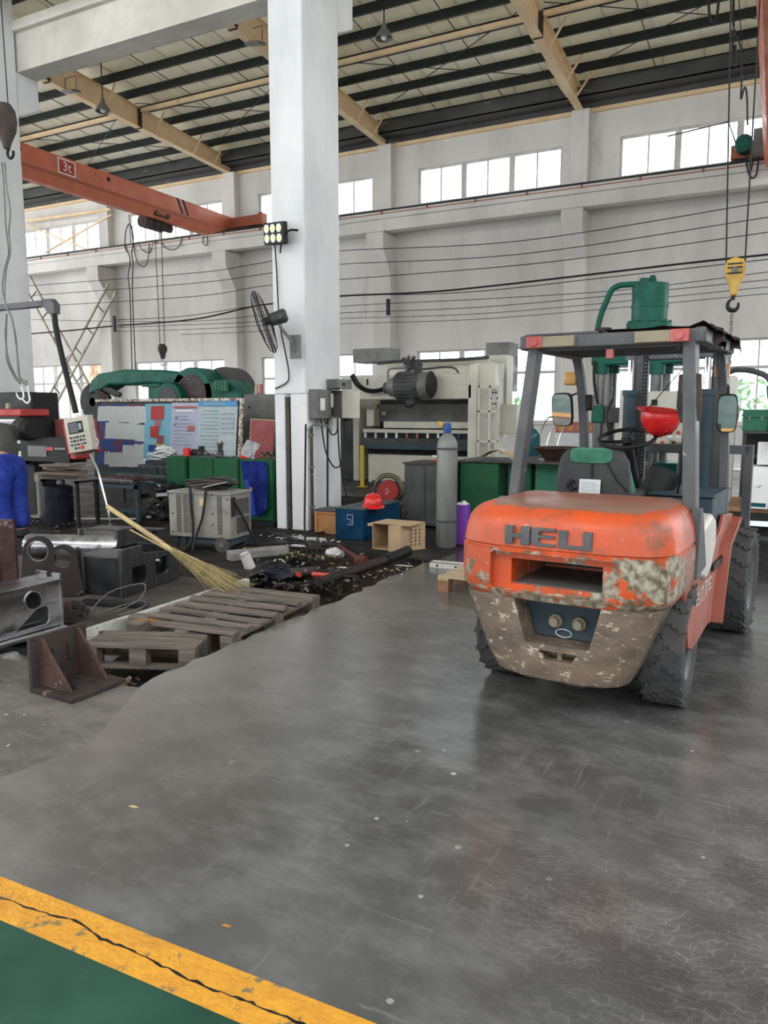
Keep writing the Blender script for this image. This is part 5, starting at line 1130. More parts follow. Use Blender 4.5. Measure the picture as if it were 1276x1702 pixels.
P0 = at(1065,474,Y=YP+.2)-gp.location; bm = B(); tube(bm, curve([at(q[0],q[1],Y=YP+.2)-gp.location for q in ((1068,472),(1045,473),(1028,475),(1016,483),(1008,500),(998,525),(992,552))], 5), .045, 10); ob('oil_pipe', bm, 'green', gp)
bm = B(); cyl(bm, at(1003,552,Y=YP+.2)-gp.location-Vector((0,0,.1)), at(1003,552,Y=YP+.2)-gp.location+Vector((0,0,.06)), .12); ob('filler_cap', bm, 'rust', gp)
bm = B(); tube(bm, curve([at(q[0],q[1],Y=YP-.05)-gp.location for q in ((988,600),(987,630),(990,655),(993,672))], 4), .025, 6); ob('limit_rod', bm, 'black', gp)
# control cabinet
cc = thing('control_cabinet', 'cream control cabinet with push buttons beside the green press', 'cabinet', (-1.4, 11.3, 0))
part(cc, 'body', 'machine', [(1062,650,1136,746,11.3,.45)], .01); part(cc, 'side_panel', 'machine', [(1028,648,1040,760,11.6,.4)], .01)
part(cc, 'trim', 'off', [(1062,744,1136,748,11.28,.05)], .003); part(cc, 'meter', 'black', [(1082,664,1092,674,11.28,.03)], .003)
for i, (px, py, m) in enumerate([(1074,719,'red'),(1087,719,'red'),(1100,719,'white'),(1114,719,'red'),(1127,719,'red'),(1073,736,'white'),(1087,736,'red'),(1100,736,'red')]):
    q = at(px,py,Y=11.28)-cc.location; bm = B(); cyl(bm, q+Vector((0,.02,0)), q+Vector((0,-.03,0)), .026, n=14); ob('push_button', bm, m, cc); bm = B(); b2(bm, q.x-.035,q.x+.035,q.y,q.y+.01,q.z-.07,q.z-.04); ob('button_label', bm, 'white', cc)
q = at(1117,736,Y=11.25)-cc.location; bm = B(); cyl(bm, q+Vector((0,.02,0)), q+Vector((0,-.05,0)), .045, n=16); b2(bm, q.x,q.x+.14,q.y-.05,q.y-.03,q.z-.015,q.z+.015); ob('selector_switch', bm, 'tan', cc)
bm = B(); b = at(1062,746,Y=11.3)-cc.location; e_ = at(1136,746,Y=11.3)-cc.location
for x in (b.x+.04, e_.x-.04): b2(bm, x-.03,x+.03,.05,.11,0,b.z)
for x in (b.x+.04, e_.x-.04): b2(bm, x-.03,x+.03,.35,.41,0,b.z)
b2(bm, b.x+.02,e_.x-.02,.05,.41,b.z-.05,b.z); ob('stand', bm, 'machine_dk', cc)
# beige column machine at right
YB = 10.6; bg = thing('drill_column', 'beige upright machine column right of the forklift mast', 'machine', (-.64, YB, 0))
bm = B(); b2(bm, -.14,.17,0,.35,0,1.95); ob('column', bm, 'machine', bg, bev=.02); bm = B(); b2(bm, .10,.19,-.03,.1,.0,1.93); ob('rail', bm, 'off', bg, bev=.005)
bm = B(); tube(bm, curve([(.0,.1,1.95),(.15,.0,2.02),(.35,-.05,2.0),(.52,-.08,1.92),(.58,-.1,1.78)], 5), .035, 8); ob('arm', bm, 'machine_dk', bg)
bm = B(); cyl(bm, (.57,-.1,1.82),(.58,-.1,1.66), .06,.05); ob('lamp_head', bm, 'green', bg); bm = B(); b2(bm, -.2,.25,-.1,.5,0,.06); ob('foot', bm, 'machine_dk', bg)
# bench on the right with toolboxes and cartons
wbx = thing('workbench', 'steel workbench behind the forklift mast at the right edge', 'bench', (-.42, 9.0, 0))
bm = B(); b2(bm, 0,2.3,0,1.1,.43,.48); ob('top', bm, 'wood_red', wbx, bev=.004)
for x in (.05,2.1):
    for y in (.06,1.0): bm = B(); b2(bm, x-.03,x+.03,y-.03,y+.03,0,.43); ob('leg', bm, 'rust', wbx)
bm = B(); b2(bm, 0.02,2.15,.2,1.0,.12,.15); ob('lower_shelf', bm, 'machine_dk', wbx)
sh = thing('rear_shelf', 'dark steel shelf rack carrying green toolboxes at the right', 'shelf', (-.62, 10.3, 0))
for z in (.62,.95,1.24): bm = B(); b2(bm, 0.27,2.8,0,.6,z,z+.03); ob('shelf_board', bm, 'machine_dk', sh)
bm = B(); b2(bm, .27,2.8,.58,.6,.1,1.24); ob('back_panel', bm, 'machine_dk', sh)
for x in (.29,1.5,2.75): bm = B(); b2(bm, x-.02,x+.02,0.02,.06,0,1.24); ob('upright', bm, 'machine_dk', sh)
def tbx(label, x, y, z, w, d, h, m):
    t = thing('toolbox', label, 'toolbox', (x,y,z)); bm = B(); b2(bm, 0,w,0,d,0,h*.6); ob('body', bm, m, t, bev=.006); bm = B(); b2(bm, -.004,w+.004,-.004,d,h*.6,h); ob('lid', bm, m, t, bev=.01)
    bm = B(); b2(bm, w*.2,w*.2+.03,-.014,-.004,h*.5,h*.7); ob('latch', bm, 'greybox', t); bm = B(); b2(bm, w*.7,w*.7+.03,-.014,-.004,h*.5,h*.7); ob('latch', bm, 'greybox', t); return t
tbx('small green toolbox beside the beige machine column', -.36, 10.32, 1.27, .28, .3, .26, 'green_light')
tbx('large dark green toolbox at the right end of the shelf', -.08, 10.3, 1.27, .9, .4, .30, 'green_dk')
t = thing('wooden_rack', 'small wooden slatted frame on the right shelf', 'frame', (-.02, 10.28, .98)); bm = B(); b2(bm, 0,.5,0,.03,0,.02); b2(bm, 0,.5,0,.03,.22,.24); b2(bm, 0,.02,0,.03,0,.24); ob('frame', bm, 'wood_new', t)
for k in range(3): bm = B(); b2(bm, .02,.5,.0,.02,.05+.055*k,.065+.055*k); ob('slat', bm, 'wood_new', t)
t = thing('ear_muffs', 'pair of black ear muffs on the dark toolbox', 'ear muffs', (.0, 10.45, 1.58))
for x in (-.04,.04): bm = B(); ball(bm, (x,0,.03), .04, (1,.7,.8)); ob('cup', bm, 'black', t)
def crtn(label, x, y, z, w, d, h, rz=0, m='white', stripe='teal', g=None):
    t = thing('carton', label, 'box', (x,y,z), rz, g); bm = B(); b2(bm, 0,w,0,d,0,h); ob('body', bm, m, t, bev=.003)
    if stripe: bm = B(); b2(bm, .02,w-.02,-.002,0,.02,h*.28); ob('printed_stripe', bm, stripe, t)
    bm = B(); b2(bm, w*.45,w*.55,0,d,h,h+.002); ob('tape', bm, 'tan', t); return t
crtn('white carton with teal print standing on the bench behind the backrest frame', -.24, 8.95, .48, .22, .3, .22, -.1)
crtn('long white carton with teal stripe on the bench at the right edge', .02, 8.9, .48, .75, .3, .16, .08)
crtn('white carton with small grid print on top of the bench stack', -.2, 9.35, .48, .8, .4, .42, 0, 'white', 'ink')
crtn('flat white carton lying on the upper stack at the right', -.16, 9.4, .92, .5, .35, .24, 0, 'white', None)
t = thing('cloth_bundle', 'dark grey cloth bundle squeezed between the cartons at right', 'cloth', (.18, 9.3, 1.16)); bm = B(); ball(bm, (0,0,.06), .16, (1.6,.8,.4), 14)
for v in bm.verts: v.co.z += .02*math.sin(v.co.x*40)
ob('cloth', bm, 'grey_cloth', t); bm = B(); tube(bm, [(-.2,-.1,.05),(0,-.14,.08),(.2,-.1,.04)], .01, 5); ob('cord', bm, 'cable', t)
# pale pallet and angle profile left of the forklift
def slatbox(t, nm, x0, x1, y0, y1, z0, z1, m, tilt=None):
    bm = B(); b2(bm, x0,x1,y0,y1,z0,z1); return ob(nm, bm, m, t, bev=.002)
pl = thing('wooden_pallet', 'new pale wooden pallet on the floor left of the forklift', 'pallet', (-2.46, 5.80, 0), math.radians(-3))
for k in range(5): slatbox(pl, 'deck_board', 0,1.0,.0+.17*k,.09+.17*k,.115,.135,'wood_new')
for x in (0,.45,.9):
    slatbox(pl, 'stringer', x,x+.1,0,.78,.095,.115,'wood_new')
    for y in (0,.34,.68): slatbox(pl, 'block', x,x+.1,y,y+.1,.0,.095,'wood_red')
lp_ = thing('slotted_profile', 'pale slotted metal channel lying behind the new pallet', 'bar', (-2.92, 6.68, 0), math.radians(2)); bm = B(); b2(bm, 0,1.1,0,.02,0,.05); b2(bm, 0,1.1,0,.12,.045,.05); ob('channel', bm, 'off', lp_)
for k in range(6): bm = B(); cyl(bm, (.08+.19*k,-.003,.022),(.08+.19*k,.0,.022), .012, n=10); ob('slot', bm, 'black', lp_)
# ================= LEFT SIDE =================
# green cabinets left of the pillar
xl = at(278,800,Y=8.12).x; xr = at(456,800,Y=8.12).x; wt = xr-xl
green_cab(xl, 8.12, wt*.19, .885, .5, 1, 'narrow green cabinet at the left end behind the welding machine')
green_cab(xl+wt*.215, 8.14, wt*.465, .885, .5, 2, 'dark green double-door cabinet behind the welding machine')
green_cab(xl+wt*.70, 8.12, wt*.295, .885, .5, 1, 'green cabinet with blue overalls hanging on it beside the pillar')
# blue overalls draped over the cabinet front
t = thing('overalls', 'blue work overalls hanging down over the green cabinet', 'clothes', (xl+wt*.80, 8.09, .50))
bm = B(); nx, nz = 10, 18; G = []
for j in range(nz+1):
    z = .36-.72*j/nz; row = []; s = j/nz; xa = -.12+.20*s; xb = .28+.06*s if s < .8 else .328-.6*(s-.8)
    for i in range(nx+1): row.append(bm.verts.new((xa+(xb-xa)*i/nx, -.035-.025*math.sin(i*1.6+j*.35)-.03*s, z)))
    G.append(row)
for j in range(nz):
    for i in range(nx): bm.faces.new((G[j][i],G[j][i+1],G[j+1][i+1],G[j+1][i]))
bmesh.ops.solidify(bm, geom=bm.faces[:], thickness=.012); ob('cloth', bm, 'blue_cloth', t)
bm = B(); tube(bm, curve([(.0,-.07,.1),(.06,-.11,.0),(.1,-.10,-.2),(.12,-.09,-.34)], 5), [.035]*15+[.03], 8); ob('sleeve', bm, 'blue_cloth', t)
bm = B(); b2(bm, .05,.12,-.13,-.11,.0,.03); ob('red_label', bm, 'pink', t)
# rack for the clothes: small stool
t = thing('stool', 'small dark wooden stool below the hanging blue overalls', 'stool', (xl+wt*.66, 7.72, 0))
bm = B(); b2(bm, -.12,.14,-.12,.12,.33,.36); ob('seat', bm, 'wood_red', t)
for x in (-.1,.12):
    for y in (-.1,.1): bm = B(); b2(bm, x-.015,x+.015,y-.015,y+.015,0,.33); ob('leg', bm, 'wood_red', t)
# things on top of the cabinets
z0 = .885
t = thing('tin', 'small bright red tin on the left green cabinet', 'tin', (xl+.22, 8.3, z0)); bm = B(); cyl(bm, (0,0,0),(0,0,.10), .055, n=18); ob('can', bm, 'red_plastic', t); bm = B(); cyl(bm, (0,0,.10),(0,0,.108), .057, n=18); ob('lid', bm, 'red', t)
t = thing('power_tool', 'black power tool lying next to the red tin', 'tool', (xl+.36, 8.35, z0)); bm = B(); cyl(bm, (-.08,0,.05),(.12,0,.05), .045, n=14); ob('body', bm, 'black', t); bm = B(); b2(bm, .05,.11,-.03,.03,.05,.14); ob('handle', bm, 'black', t); bm = B(); cyl(bm, (.12,0,.05),(.17,0,.05), .02, n=10); ob('chuck', bm, 'greybox', t)
t = thing('machine_fitting', 'tall ribbed dark metal fitting on the green cabinets', 'part', (xl+wt*.42, 8.35, z0)); bm = B(); lathe(bm, [(0,0),(.05,0),(.05,.05),(.035,.06),(.045,.09),(.03,.1),(.04,.14),(.03,.15),(.05,.17),(.05,.2),(0,.2)], n=16); ob('body', bm, 'darksteel', t); bm = B(); cyl(bm, (0,0,.2),(0,0,.23), .025); ob('stud', bm, 'steel', t)
helmet('red hard hat standing under papers on the green cabinets', (xl+wt*.67, 8.40, z0+.004), (0,0,.4))
def crumpled(label, loc, sx, sy, h, m='paper', nm='paper_sheet', rot=(0,0,0), n=7, cat='paper'):
    t = thing(nm, label, cat, loc, rot=rot); bm = B(); rnd = random.Random(int(abs(loc[0])*77)); G = [[bm.verts.new((sx*(i/n-.5), sy*(j/n-.5), .01+h*math.sin(i*.9+j*.5)**2+rnd.uniform(0,h*.6))) for j in range(n+1)] for i in range(n+1)]
    for i in range(n):
        for j in range(n): bm.faces.new((G[i][j],G[i+1][j],G[i+1][j+1],G[i][j+1]))
    bmesh.ops.solidify(bm, geom=bm.faces[:], thickness=.003); ob('sheet', bm, m, t); bm = B(); b2(bm, -.02,.02,-.02,.02,h,h+.004); ob('crease', bm, m, t); return t
crumpled('crumpled white sheet standing beside the red hard hat on the cabinets', (xl+wt*.77, 8.2, z0+.11), .20, .22, .05, rot=(1.25,.3,.2))
crumpled('green and white plastic wrapper near the pillar on the cabinets', (xl+wt*.88, 8.3, z0), .2, .15, .06, 'green_light', 'plastic_wrapper', cat='wrapper')
crumpled('flat white drawing lying on the cabinets by the pillar', (xl+wt*.5, 8.28, z0), .35, .2, .01)
t = thing('scrap_tray', 'low tray of dark scrap on the cabinet top', 'tray', (xl+wt*.36, 8.24, z0)); bm = B(); b2(bm, -.2,.2,-.1,.1,0,.02); ob('tray', bm, 'machine_dk', t)
for k in range(8): bm = B(); box(bm, (-.18+.05*k, random.uniform(-.05,.05), .035), (.05,.03,.025), (random.random(),random.random(),random.random())); ob('scrap', bm, 'darksteel' if k % 2 else 'greybox', t)
t = thing('blueprint_stack', 'big heap of crumpled white drawings on a stand left of the cabinets', 'papers', tuple(at(268,765,Y=8.6)))
for k in range(16):
    bm = B(); rnd = random.Random(k); n = 5; G = [[bm.verts.new((.5*(i/n-.5), .4*(j/n-.5), .012*k+.05*math.cos((i-2.5)*.6)*math.cos((j-2.5)*.6)+rnd.uniform(0,.03))) for j in range(n+1)] for i in range(n+1)]
    for i in range(n):
        for j in range(n): bm.faces.new((G[i][j],G[i+1][j],G[i+1][j+1],G[i][j+1]))
    s = 1-.035*k
    for v in bm.verts: v.co.x *= s; v.co.y *= s
    o = ob('sheet', bm, 'paper', t, (rnd.uniform(-.04,.04)+.02*k*.3, 0, -.02), (rnd.uniform(-.1,.1), rnd.uniform(-.12,.12), rnd.random()*2))
zt = t.location.z
t2 = thing('stand', 'thin dark steel stand carrying the heap of drawings', 'stand', (t.location.x, 8.6, 0)); bm = B(); b2(bm, -.28,.28,-.2,.2,zt-.09,zt-.06); ob('top', bm, 'machine_dk', t2)
for x in (-.26,.2):
    for y in (-.18,.18): bm = B(); b2(bm, x-.012,x+.012,y-.012,y+.012,0,zt-.09); ob('leg', bm, 'machine_dk', t2)
# welding machine on wheels
t = thing('welding_machine', 'grey louvred welding power source on wheels with cables on top', 'machine', (-5.86, 6.28, 0), math.radians(6))
bm = B(); b2(bm, 0,.78,0,.42,.15,.63); ob('housing', bm, 'machine_old', t, bev=.008); bm = B(); b2(bm, -.012,.795,-.012,.435,.625,.65); ob('lid', bm, 'machine_old', t, bev=.005)
for x0, n in ((.10,1),(.19,1),(.26,1),(.62,1)):
    bm = B()
    for k in range(26): b2(bm, x0,x0+.06,-.004,.0,.20+.016*k,.208+.016*k)
    o_ = ob('louvre', bm, 'rust', t); o_['kind'] = 'stuff'
for y0, zz in ((.12,.40),(.12,.2)):
    bm = B()
    for k in range(11): b2(bm, .78,.784,y0,y0+.26,zz+.016*k,zz+.024+.016*k-.016)
    o_ = ob('louvre', bm, 'black', t); o_['kind'] = 'stuff'
bm = B(); b2(bm, .40,.48,-.004,0,.50,.58); ob('rating_plate', bm, 'straw', t)
for x, z in ((.05,.62),(.05,.4),(.05,.2),(.56,.62),(.56,.42),(.56,.3),(.75,.58)): bm = B(); cyl(bm, (x,-.006,z),(x,.0,z), .009, n=8); ob('screw', bm, 'black', t)
bm = B(); b2(bm, .04,.75,.04,.38,.08,.15); ob('base_frame', bm, 'fl_blue', t)
for x, y in ((.66,.0),(.66,.34)):
    bm = B(); cyl(bm, (x,y,.085),(x,y+.05,.085), .085, n=22); w_ = ob('wheel', bm, 'rubber', t); bm = B(); cyl(bm, (x,y-.005,.085),(x,y+.055,.085), .03, n=12); ob('hub', bm, 'greybox', w_)
for x in (.1,.2): bm = B(); tube(bm, [(x,.02,.15),(x,.0,.02),(x+.03,-.02,.01)], .012, 5); ob('front_foot', bm, 'black', t)
for k in range(6):
    bm = B(); rnd = random.Random(k+5); tube(bm, [(.32+(.22+.02*k)*math.cos(a)+rnd.uniform(-.02,.02), .35+(.2)*math.sin(a), .67+.014*k+.02*math.sin(2*a+k)) for a in [2*PI*i/20 for i in range(20)]], .013, 5, True); ob('welding_cable', bm, 'rust' if k % 2 else 'cable', t)
for pts in ([(.30,-.02,.70),(.31,-.03,.5),(.33,-.03,.3),(.32,-.05,.12),(.25,-.1,.02)], [(.5,-.02,.70),(.48,-.035,.5),(.44,-.03,.35),(.38,-.04,.2),(.36,-.1,.02)], [(.795,.06,.55),(.82,.18,.38),(.84,.33,.15),(.9,.4,.02)]):
    bm = B(); tube(bm, curve(pts, 6), .014, 6); ob('welding_cable', bm, 'cable', t)
bm = B(); b2(bm, .78,.80,.02,.08,.40,.60); ob('socket_strip', bm, 'black', t)
bm = B(); box(bm, (.52,.12,.72), (.26,.14,.006), (.1,-.2,-.4)); ob('paper_on_top', bm, 'paper', t)
strand('floor_cable', 'thick black welding cable snaking on the dark floor before the pillar', 'cable', [(-5.1,6.9,.02),(-4.8,7.2,.02),(-5.2,7.5,.02),(-5.6,7.75,.02),(-5.0,7.82,.02),(-4.9,7.95,.02)], .016)
strand('floor_cable', 'second black cable lying in loops beside the welding machine', 'cable', [(-5.1,6.6,.02),(-4.75,6.75,.05),(-4.6,7.1,.02),(-5.0,7.4,.02),(-5.4,7.55,.02)], .014)
# notice board
YN_ = 9.7; BLc = at(170,775,Y=YN_-.15); t = thing('notice_board', 'tilted steel notice board covered with posters and drawings', 'notice board', tuple(at(275,722,Y=YN_)), rot=(-.10,-.0,0))
o = t.location; TL = at(158,668,Y=YN_)-o; TR = at(395,665,Y=YN_)-o; BL = at(172,777,Y=YN_)-o; BR = at(402,777,Y=YN_)-o; w_, e_ = TL.x, TR.x; zt, zb = TL.z, BL.z
bm = B(); b2(bm, w_,e_+.03,.0,.02,zb,zt); ob('panel', bm, 'machine_dk', t); bm = B(); b2(bm, w_-.03,e_+.06,-.03,.03,zt,zt+.045); ob('frame_bar', bm, 'rusty_white', t)
bm = B(); b2(bm, e_+.02,e_+.06,-.03,.03,zb-.4,zt); ob('frame_bar', bm, 'rusty_white', t); bm = B(); b2(bm, w_+.1,e_+.06,-.06,.03,zb-.06,zb); ob('frame_bar', bm, 'fl_blue', t)
bm = B(); b2(bm, w_,w_+.03,-.02,.03,-zt-1.4+zt,zt); ob('frame_bar', bm, 'machine_dk', t)
def poster(nm, x0, y0, x1, y1, m, y=-.012, rz=0, lines=None, shear=0):
    a = at(x0,(y0+y1)/2,Y=YN_)-o; b = at(x1,(y0+y1)/2,Y=YN_)-o; u = at((x0+x1)/2,y0,Y=YN_)-o; v = at((x0+x1)/2,y1,Y=YN_)-o; c = ((a.x+b.x)/2, y, (u.z+v.z)/2); W_, H_ = b.x-a.x, u.z-v.z
    bm = B(); n = 8; G = [[bm.verts.new(((i/n-.5)*W_+shear*(.5-j/3), -.004*math.sin(i*1.3)-.003*j, (.5-j/3)*H_)) for j in range(4)] for i in range(n+1)]
    for i in range(n):
        for j in range(3): bm.faces.new((G[i][j],G[i+1][j],G[i+1][j+1],G[i][j+1]))
    bmesh.ops.solidify(bm, geom=bm.faces[:], thickness=.002); p = ob(nm, bm, m, t, c, (0,rz,0))
    if lines:
        for (k0, k1, z, h, mm) in lines:
            bm = B(); b2(bm, k0*W_,k1*W_,-.02,-.017,z*H_,(z+h)*H_); ob('print', bm, mm, p)
    return p
poster('poster', 160,672,250,775, 'poster_blue', -.004)
for i, (a0, a1, b0, b1) in enumerate([(161,181,675,700),(181,196,675,704),(196,214,675,702),(214,231,675,705),(231,243,675,703),(176,226,703,730),(226,246,706,734),(178,186,750,772),(186,207,752,776),(207,226,740,776),(226,246,738,776)]): poster('drawing', a0,b0,a1,b1,'drawing_paper', -.014-.001*(i%3), random.uniform(-.03,.03))
poster('poster', 241,671,286,765, 'poster_sky', -.018, lines=[(-.25,.22,.22,.24,'red'),(-.1,.12,.1,.1,'pink'),(-.25,.05,-.1,.2,'red'),(.0,.25,-.22,.16,'maroon'),(-.1,.3,-.3,.1,'straw'),(-.3,0,-.35,.12,'blue')])
poster('poster', 285,669,331,765, 'poster_lilac', -.016, lines=[(-.42,.42,.40,.035,'pink'),(-.3,.3,.34,.03,'white')]+[(-.38,.1+.1*(k%3),.26-.062*k,.012,'ink') for k in range(9)]+[(.12,.36,.0,.10,'pink'),(-.33,-.27,.22,.02,'black'),(-.36,-.31,.1,.02,'black')])
poster('poster', 330,667,394,765, 'poster_pale', -.020, lines=[(-.5,.5,.42,.08,'sky_blue'),(-.35,.2,.445,.03,'white')]+[(-.42,.05,.34-.062*k,.014,'green_pale' if k % 3 == 0 else 'ink') for k in range(12)]+[(.12+.085*i,.17+.085*i,.27-.08*j,.03,'ink') for i in range(4) for j in range(5)])
# cabinet and boards behind
gcb = thing('steel_cabinet', 'plain grey steel cabinet standing behind the cabinets left of the pillar', 'cabinet', tuple(at(431,700,Y=10.4))); gcb.location.z = 0
part(gcb, 'body', 'greybox', [(407,655,462,829,10.4,.5)], .01); part(gcb, 'lock', 'black', [(412,676,414,679,10.38,.03)]); 
t = thing('board_sheet', 'dusty red board with pale edge leaning by the pillar', 'board', tuple(at(434,745,Y=9.6)), rot=(-.08,.05,0)); 
bm = B(); a = at(415,722,Y=9.6)-t.location; b = at(453,722,Y=9.6)-t.location; b2(bm, a.x,b.x,-.01,.012,-.90,.43); ob('sheet', bm, 'maroon', t); bm = B(); b2(bm, a.x,b.x,-.014,.014,.43,.445); b2(bm, a.x-.014,a.x,-.014,.014,-.90,.445); ob('edge', bm, 'wood_new', t)
for px, lb in ((411,'pale wooden plank leaning upright behind the grey cabinet'),(419,'reddish plank leaning beside the pale one behind the grey cabinet')):
    t = thing('plank', lb, 'plank', tuple(at(px,660,Y=11.2)), rot=(0,.1,0)); t.location.z = 0; bm = B(); b2(bm, -.03,.03,0,.03,0,2.0); ob('board', bm, 'pink' if px == 419 else 'wood_new', t); bm = B(); b2(bm, -.05,.05,0,.03,2.0,2.003); ob('end_grain', bm, 'wood_new', t)
# ---------------- green punch machine behind the board ----------------
YG = 12.6; gm = thing('punching_machine', 'large green punching machine with flywheels behind the notice board', 'machine', (-13.0, YG, 0)); go = gm.location
def gpt(x, y, d=0): return at(x, y, Y=YG+d)-go
bm = B(); top = [(146,655),(150,632),(162,621),(205,614),(260,614),(300,619),(318,630),(318,648),(300,640),(250,637),(215,640),(180,640),(165,650)]
pp = [gpt(*q) for q in top]; prism(bm, [(p.x, p.z) for p in pp], 'y', 0, .55); ob('upper_arm', bm, 'green', gm, bev=.05, seg=3)
bm = B(); b2(bm, gpt(240,640).x, gpt(257,640).x, .1,.5, 1.0, gpt(245,636).z); b2(bm, gpt(232,640).x, gpt(262,640).x,.05,.55,gpt(240,643).z,gpt(240,637).z); ob('pedestal', bm, 'green', gm, bev=.01)
def drum(nm, px, py, r, d0, d1, m, rim=None):
    c = gpt(px, py); bm = B(); cyl(bm, (c.x,d0,c.z),(c.x,d1,c.z), r, n=36); q = ob(nm, bm, m, gm, bev=.02)
    if rim: bm = B(); cyl(bm, (c.x,d0-.01,c.z),(c.x,d0+.02,c.z), r*.72, n=30); ob('drum_face', bm, rim, q)
drum('flywheel', 318, 655, .56, .0,.5,'green','rust'); drum('flywheel', 344, 656, .60, .5,.95,'machine_dk')
drum('belt_guard', 290, 664, .36, -.2,.15,'green','machine_dk')
bm = B(); pp = [gpt(*q) for q in ((338,636),(375,630),(385,640),(400,655),(402,670),(395,690),(340,690))]; prism(bm, [(p.x,p.z) for p in pp], 'y', .0,.7); ob('gear_case', bm, 'green', gm, bev=.03)
for k in range(4): bm = B(); c = gpt(366+5*k,642); cyl(bm, (c.x,-.1,c.z-.1),(c.x,-.1,c.z+.12), .05, n=10); ob('cylinder_stud', bm, 'green_light', gm)
bm = B(); c = gpt(142,668); lathe(bm, [(.10,-.1),(.40,-.1),(.44,-.06),(.44,.06),(.40,.1),(.1,.1)], (c.x,.3,c.z), (PI/2,0,0), 30); ob('tyre_wheel', bm, 'black', gm)
for k in range(6): c = gpt(175+random.uniform(-12,14), 648+random.uniform(-6,6)); bm = B(); cyl(bm, (c.x,-.1,c.z),(c.x+.25,-.05,c.z-.12), .06, n=8); ob('drive_part', bm, 'rust' if k % 2 else 'machine_dk', gm)
bm = B(); b2(bm, gpt(150,700).x, gpt(395,700).x, .05,.8, 0, 1.35); ob('machine_base', bm, 'green_dk', gm, bev=.02)
# ---------------- black and red saw machine, its arm and control panel ----------------
YS = 7.5; sm = thing('sawing_machine', 'black and red sawing machine behind the worker', 'machine', (-9.8, YS, 0)); so = sm.location
sx = lambda nm, m, L, bev=.01: part(sm, nm, m, L, bev)
sx('rear_housing', 'black', [(-30,652,54,760,YS+.3,.5)], .03); sx('front_housing', 'black', [(-40,688,34,770,YS,.45)], .02); sx('red_cover', 'red', [(-40,680,34,692,YS-.02,.5)], .02)
sx('white_panel', 'white', [(-10,697,33,733,YS-.02,.03)], .003); sx('white_panel', 'off', [(18,721,34,737,YS-.03,.03)], .003); sx('side_strip', 'off', [(27,750,36,775,YS-.03,.05)], .003)
q = at(12,704,Y=YS-.03)-so; text('lettering', '9X8III.', .085, 'ink', sm, (q.x,q.y,q.z), (PI/2,0,0), .001, sx=1.3)
bm = B(); c = at(45,714,Y=YS-.1)-so; cyl(bm, (c.x-.14,c.y,c.z),(c.x+.02,c.y,c.z), .16, n=24); cyl(bm, (c.x+.02,c.y,c.z),(c.x+.10,c.y,c.z), .155,.12, n=24); ob('motor', bm, 'black', sm)
sx('blade_cover', 'black', [(34,727,115,768,YS-.05,.3)], .01); sx('data_plate', 'greybox', [(46,741,77,759,YS-.06,.02)], .002); sx('red_badge', 'red', [(76,743,88,749,YS-.06,.02)], .002)
bm = B()
for k in range(5): p = at(91+3.6*k,746,Y=YS-.06)-so; b2(bm, p.x,p.x+.022,p.y,p.y+.005,p.z-.012,p.z+.014)
ob('badge_lettering', bm, 'off', sm)
sx('red_end', 'red', [(112,728,126,764,YS-.04,.28)], .02); sx('pink_block', 'pink', [(60,697,108,728,YS+.7,.4)], .01); sx('gauge', 'tan', [(9,670,14,680,YS+.1,.05)], .01)
sx('column', 'black', [(38,765,60,885,YS+.1,.3)], .01); sx('base', 'black', [(-30,770,40,888,YS+.1,.6)], .02)
bm = B(); p = at(64,800,Y=YS-.1)-so; cyl(bm, (p.x,p.y,0.02),(p.x,p.y,p.z), .035, n=12); cyl(bm, (p.x,p.y,p.z),(p.x,p.y,p.z+.10), .055, n=6); b2(bm, p.x-.12,p.x+.12,p.y-.1,p.y+.1,0,.03); ob('support_leg', bm, 'machine_old', sm)
arm = thing('panel_arm', 'dark grey bent swing arm carrying the control panel', 'arm', (-10.0, 7.2, 2.9)); ao = arm.location
bm = B(); a = at(-40,505,Y=7.2)-ao; b = at(76,504,Y=7.2)-ao; b2(bm, a.x,b.x,-.05,.05,b.z-.045,b.z+.035); ob('cross_tube', bm, 'fl_grey', arm, bev=.008)
bm = B(); pp = [at(q[0],q[1],Y=7.2)-ao for q in ((74,498),(88,497),(95,506),(95,522),(85,522),(78,512),(74,511))]; prism(bm, [(p.x,p.z) for p in pp], 'y', -.05,.05); ob('elbow', bm, 'fl_grey', arm, bev=.006)
bm = B(); tube(bm, curve([at(q[0],q[1],Y=7.2)-ao for q in ((90,515),(92,540),(100,580),(112,630),(121,665),(126,686))], 6), .038, 10); ob('drop_tube', bm, 'black', arm)
pcl = at(134,722,Y=7.15); cp = thing('control_console', 'cream control panel with screen and buttons hanging on the swing arm', 'control panel', tuple(pcl), rot=(0,-.16,.10)); 
wc_, hc_ = .40, .46
bm = B(); b2(bm, -wc_/2,wc_/2,-.05,.07,-hc_/2,hc_/2); pb_ = ob('housing', bm, 'machine', cp, bev=.012); bm = B(); b2(bm, -wc_/2-.03,-wc_/2,-.04,.08,-hc_/2,hc_/2-.05); b2(bm, -wc_/2-.03,wc_/2+.0,.07,.09,-hc_/2-.02,hc_/2-.05); ob('red_side', bm, 'red', cp)
bm = B(); b2(bm, -.135,.105,-.056,-.05,.02,.17); sc_ = ob('screen', bm, 'black', cp); bm = B()
for k in range(5): b2(bm, -.115,.02+.02*(k%2),-.059,-.056,.14-.025*k,.15-.025*k)
b2(bm, .045,.085,-.059,-.056,.06,.14); ob('display_lines', bm, 'screen_line', sc_)
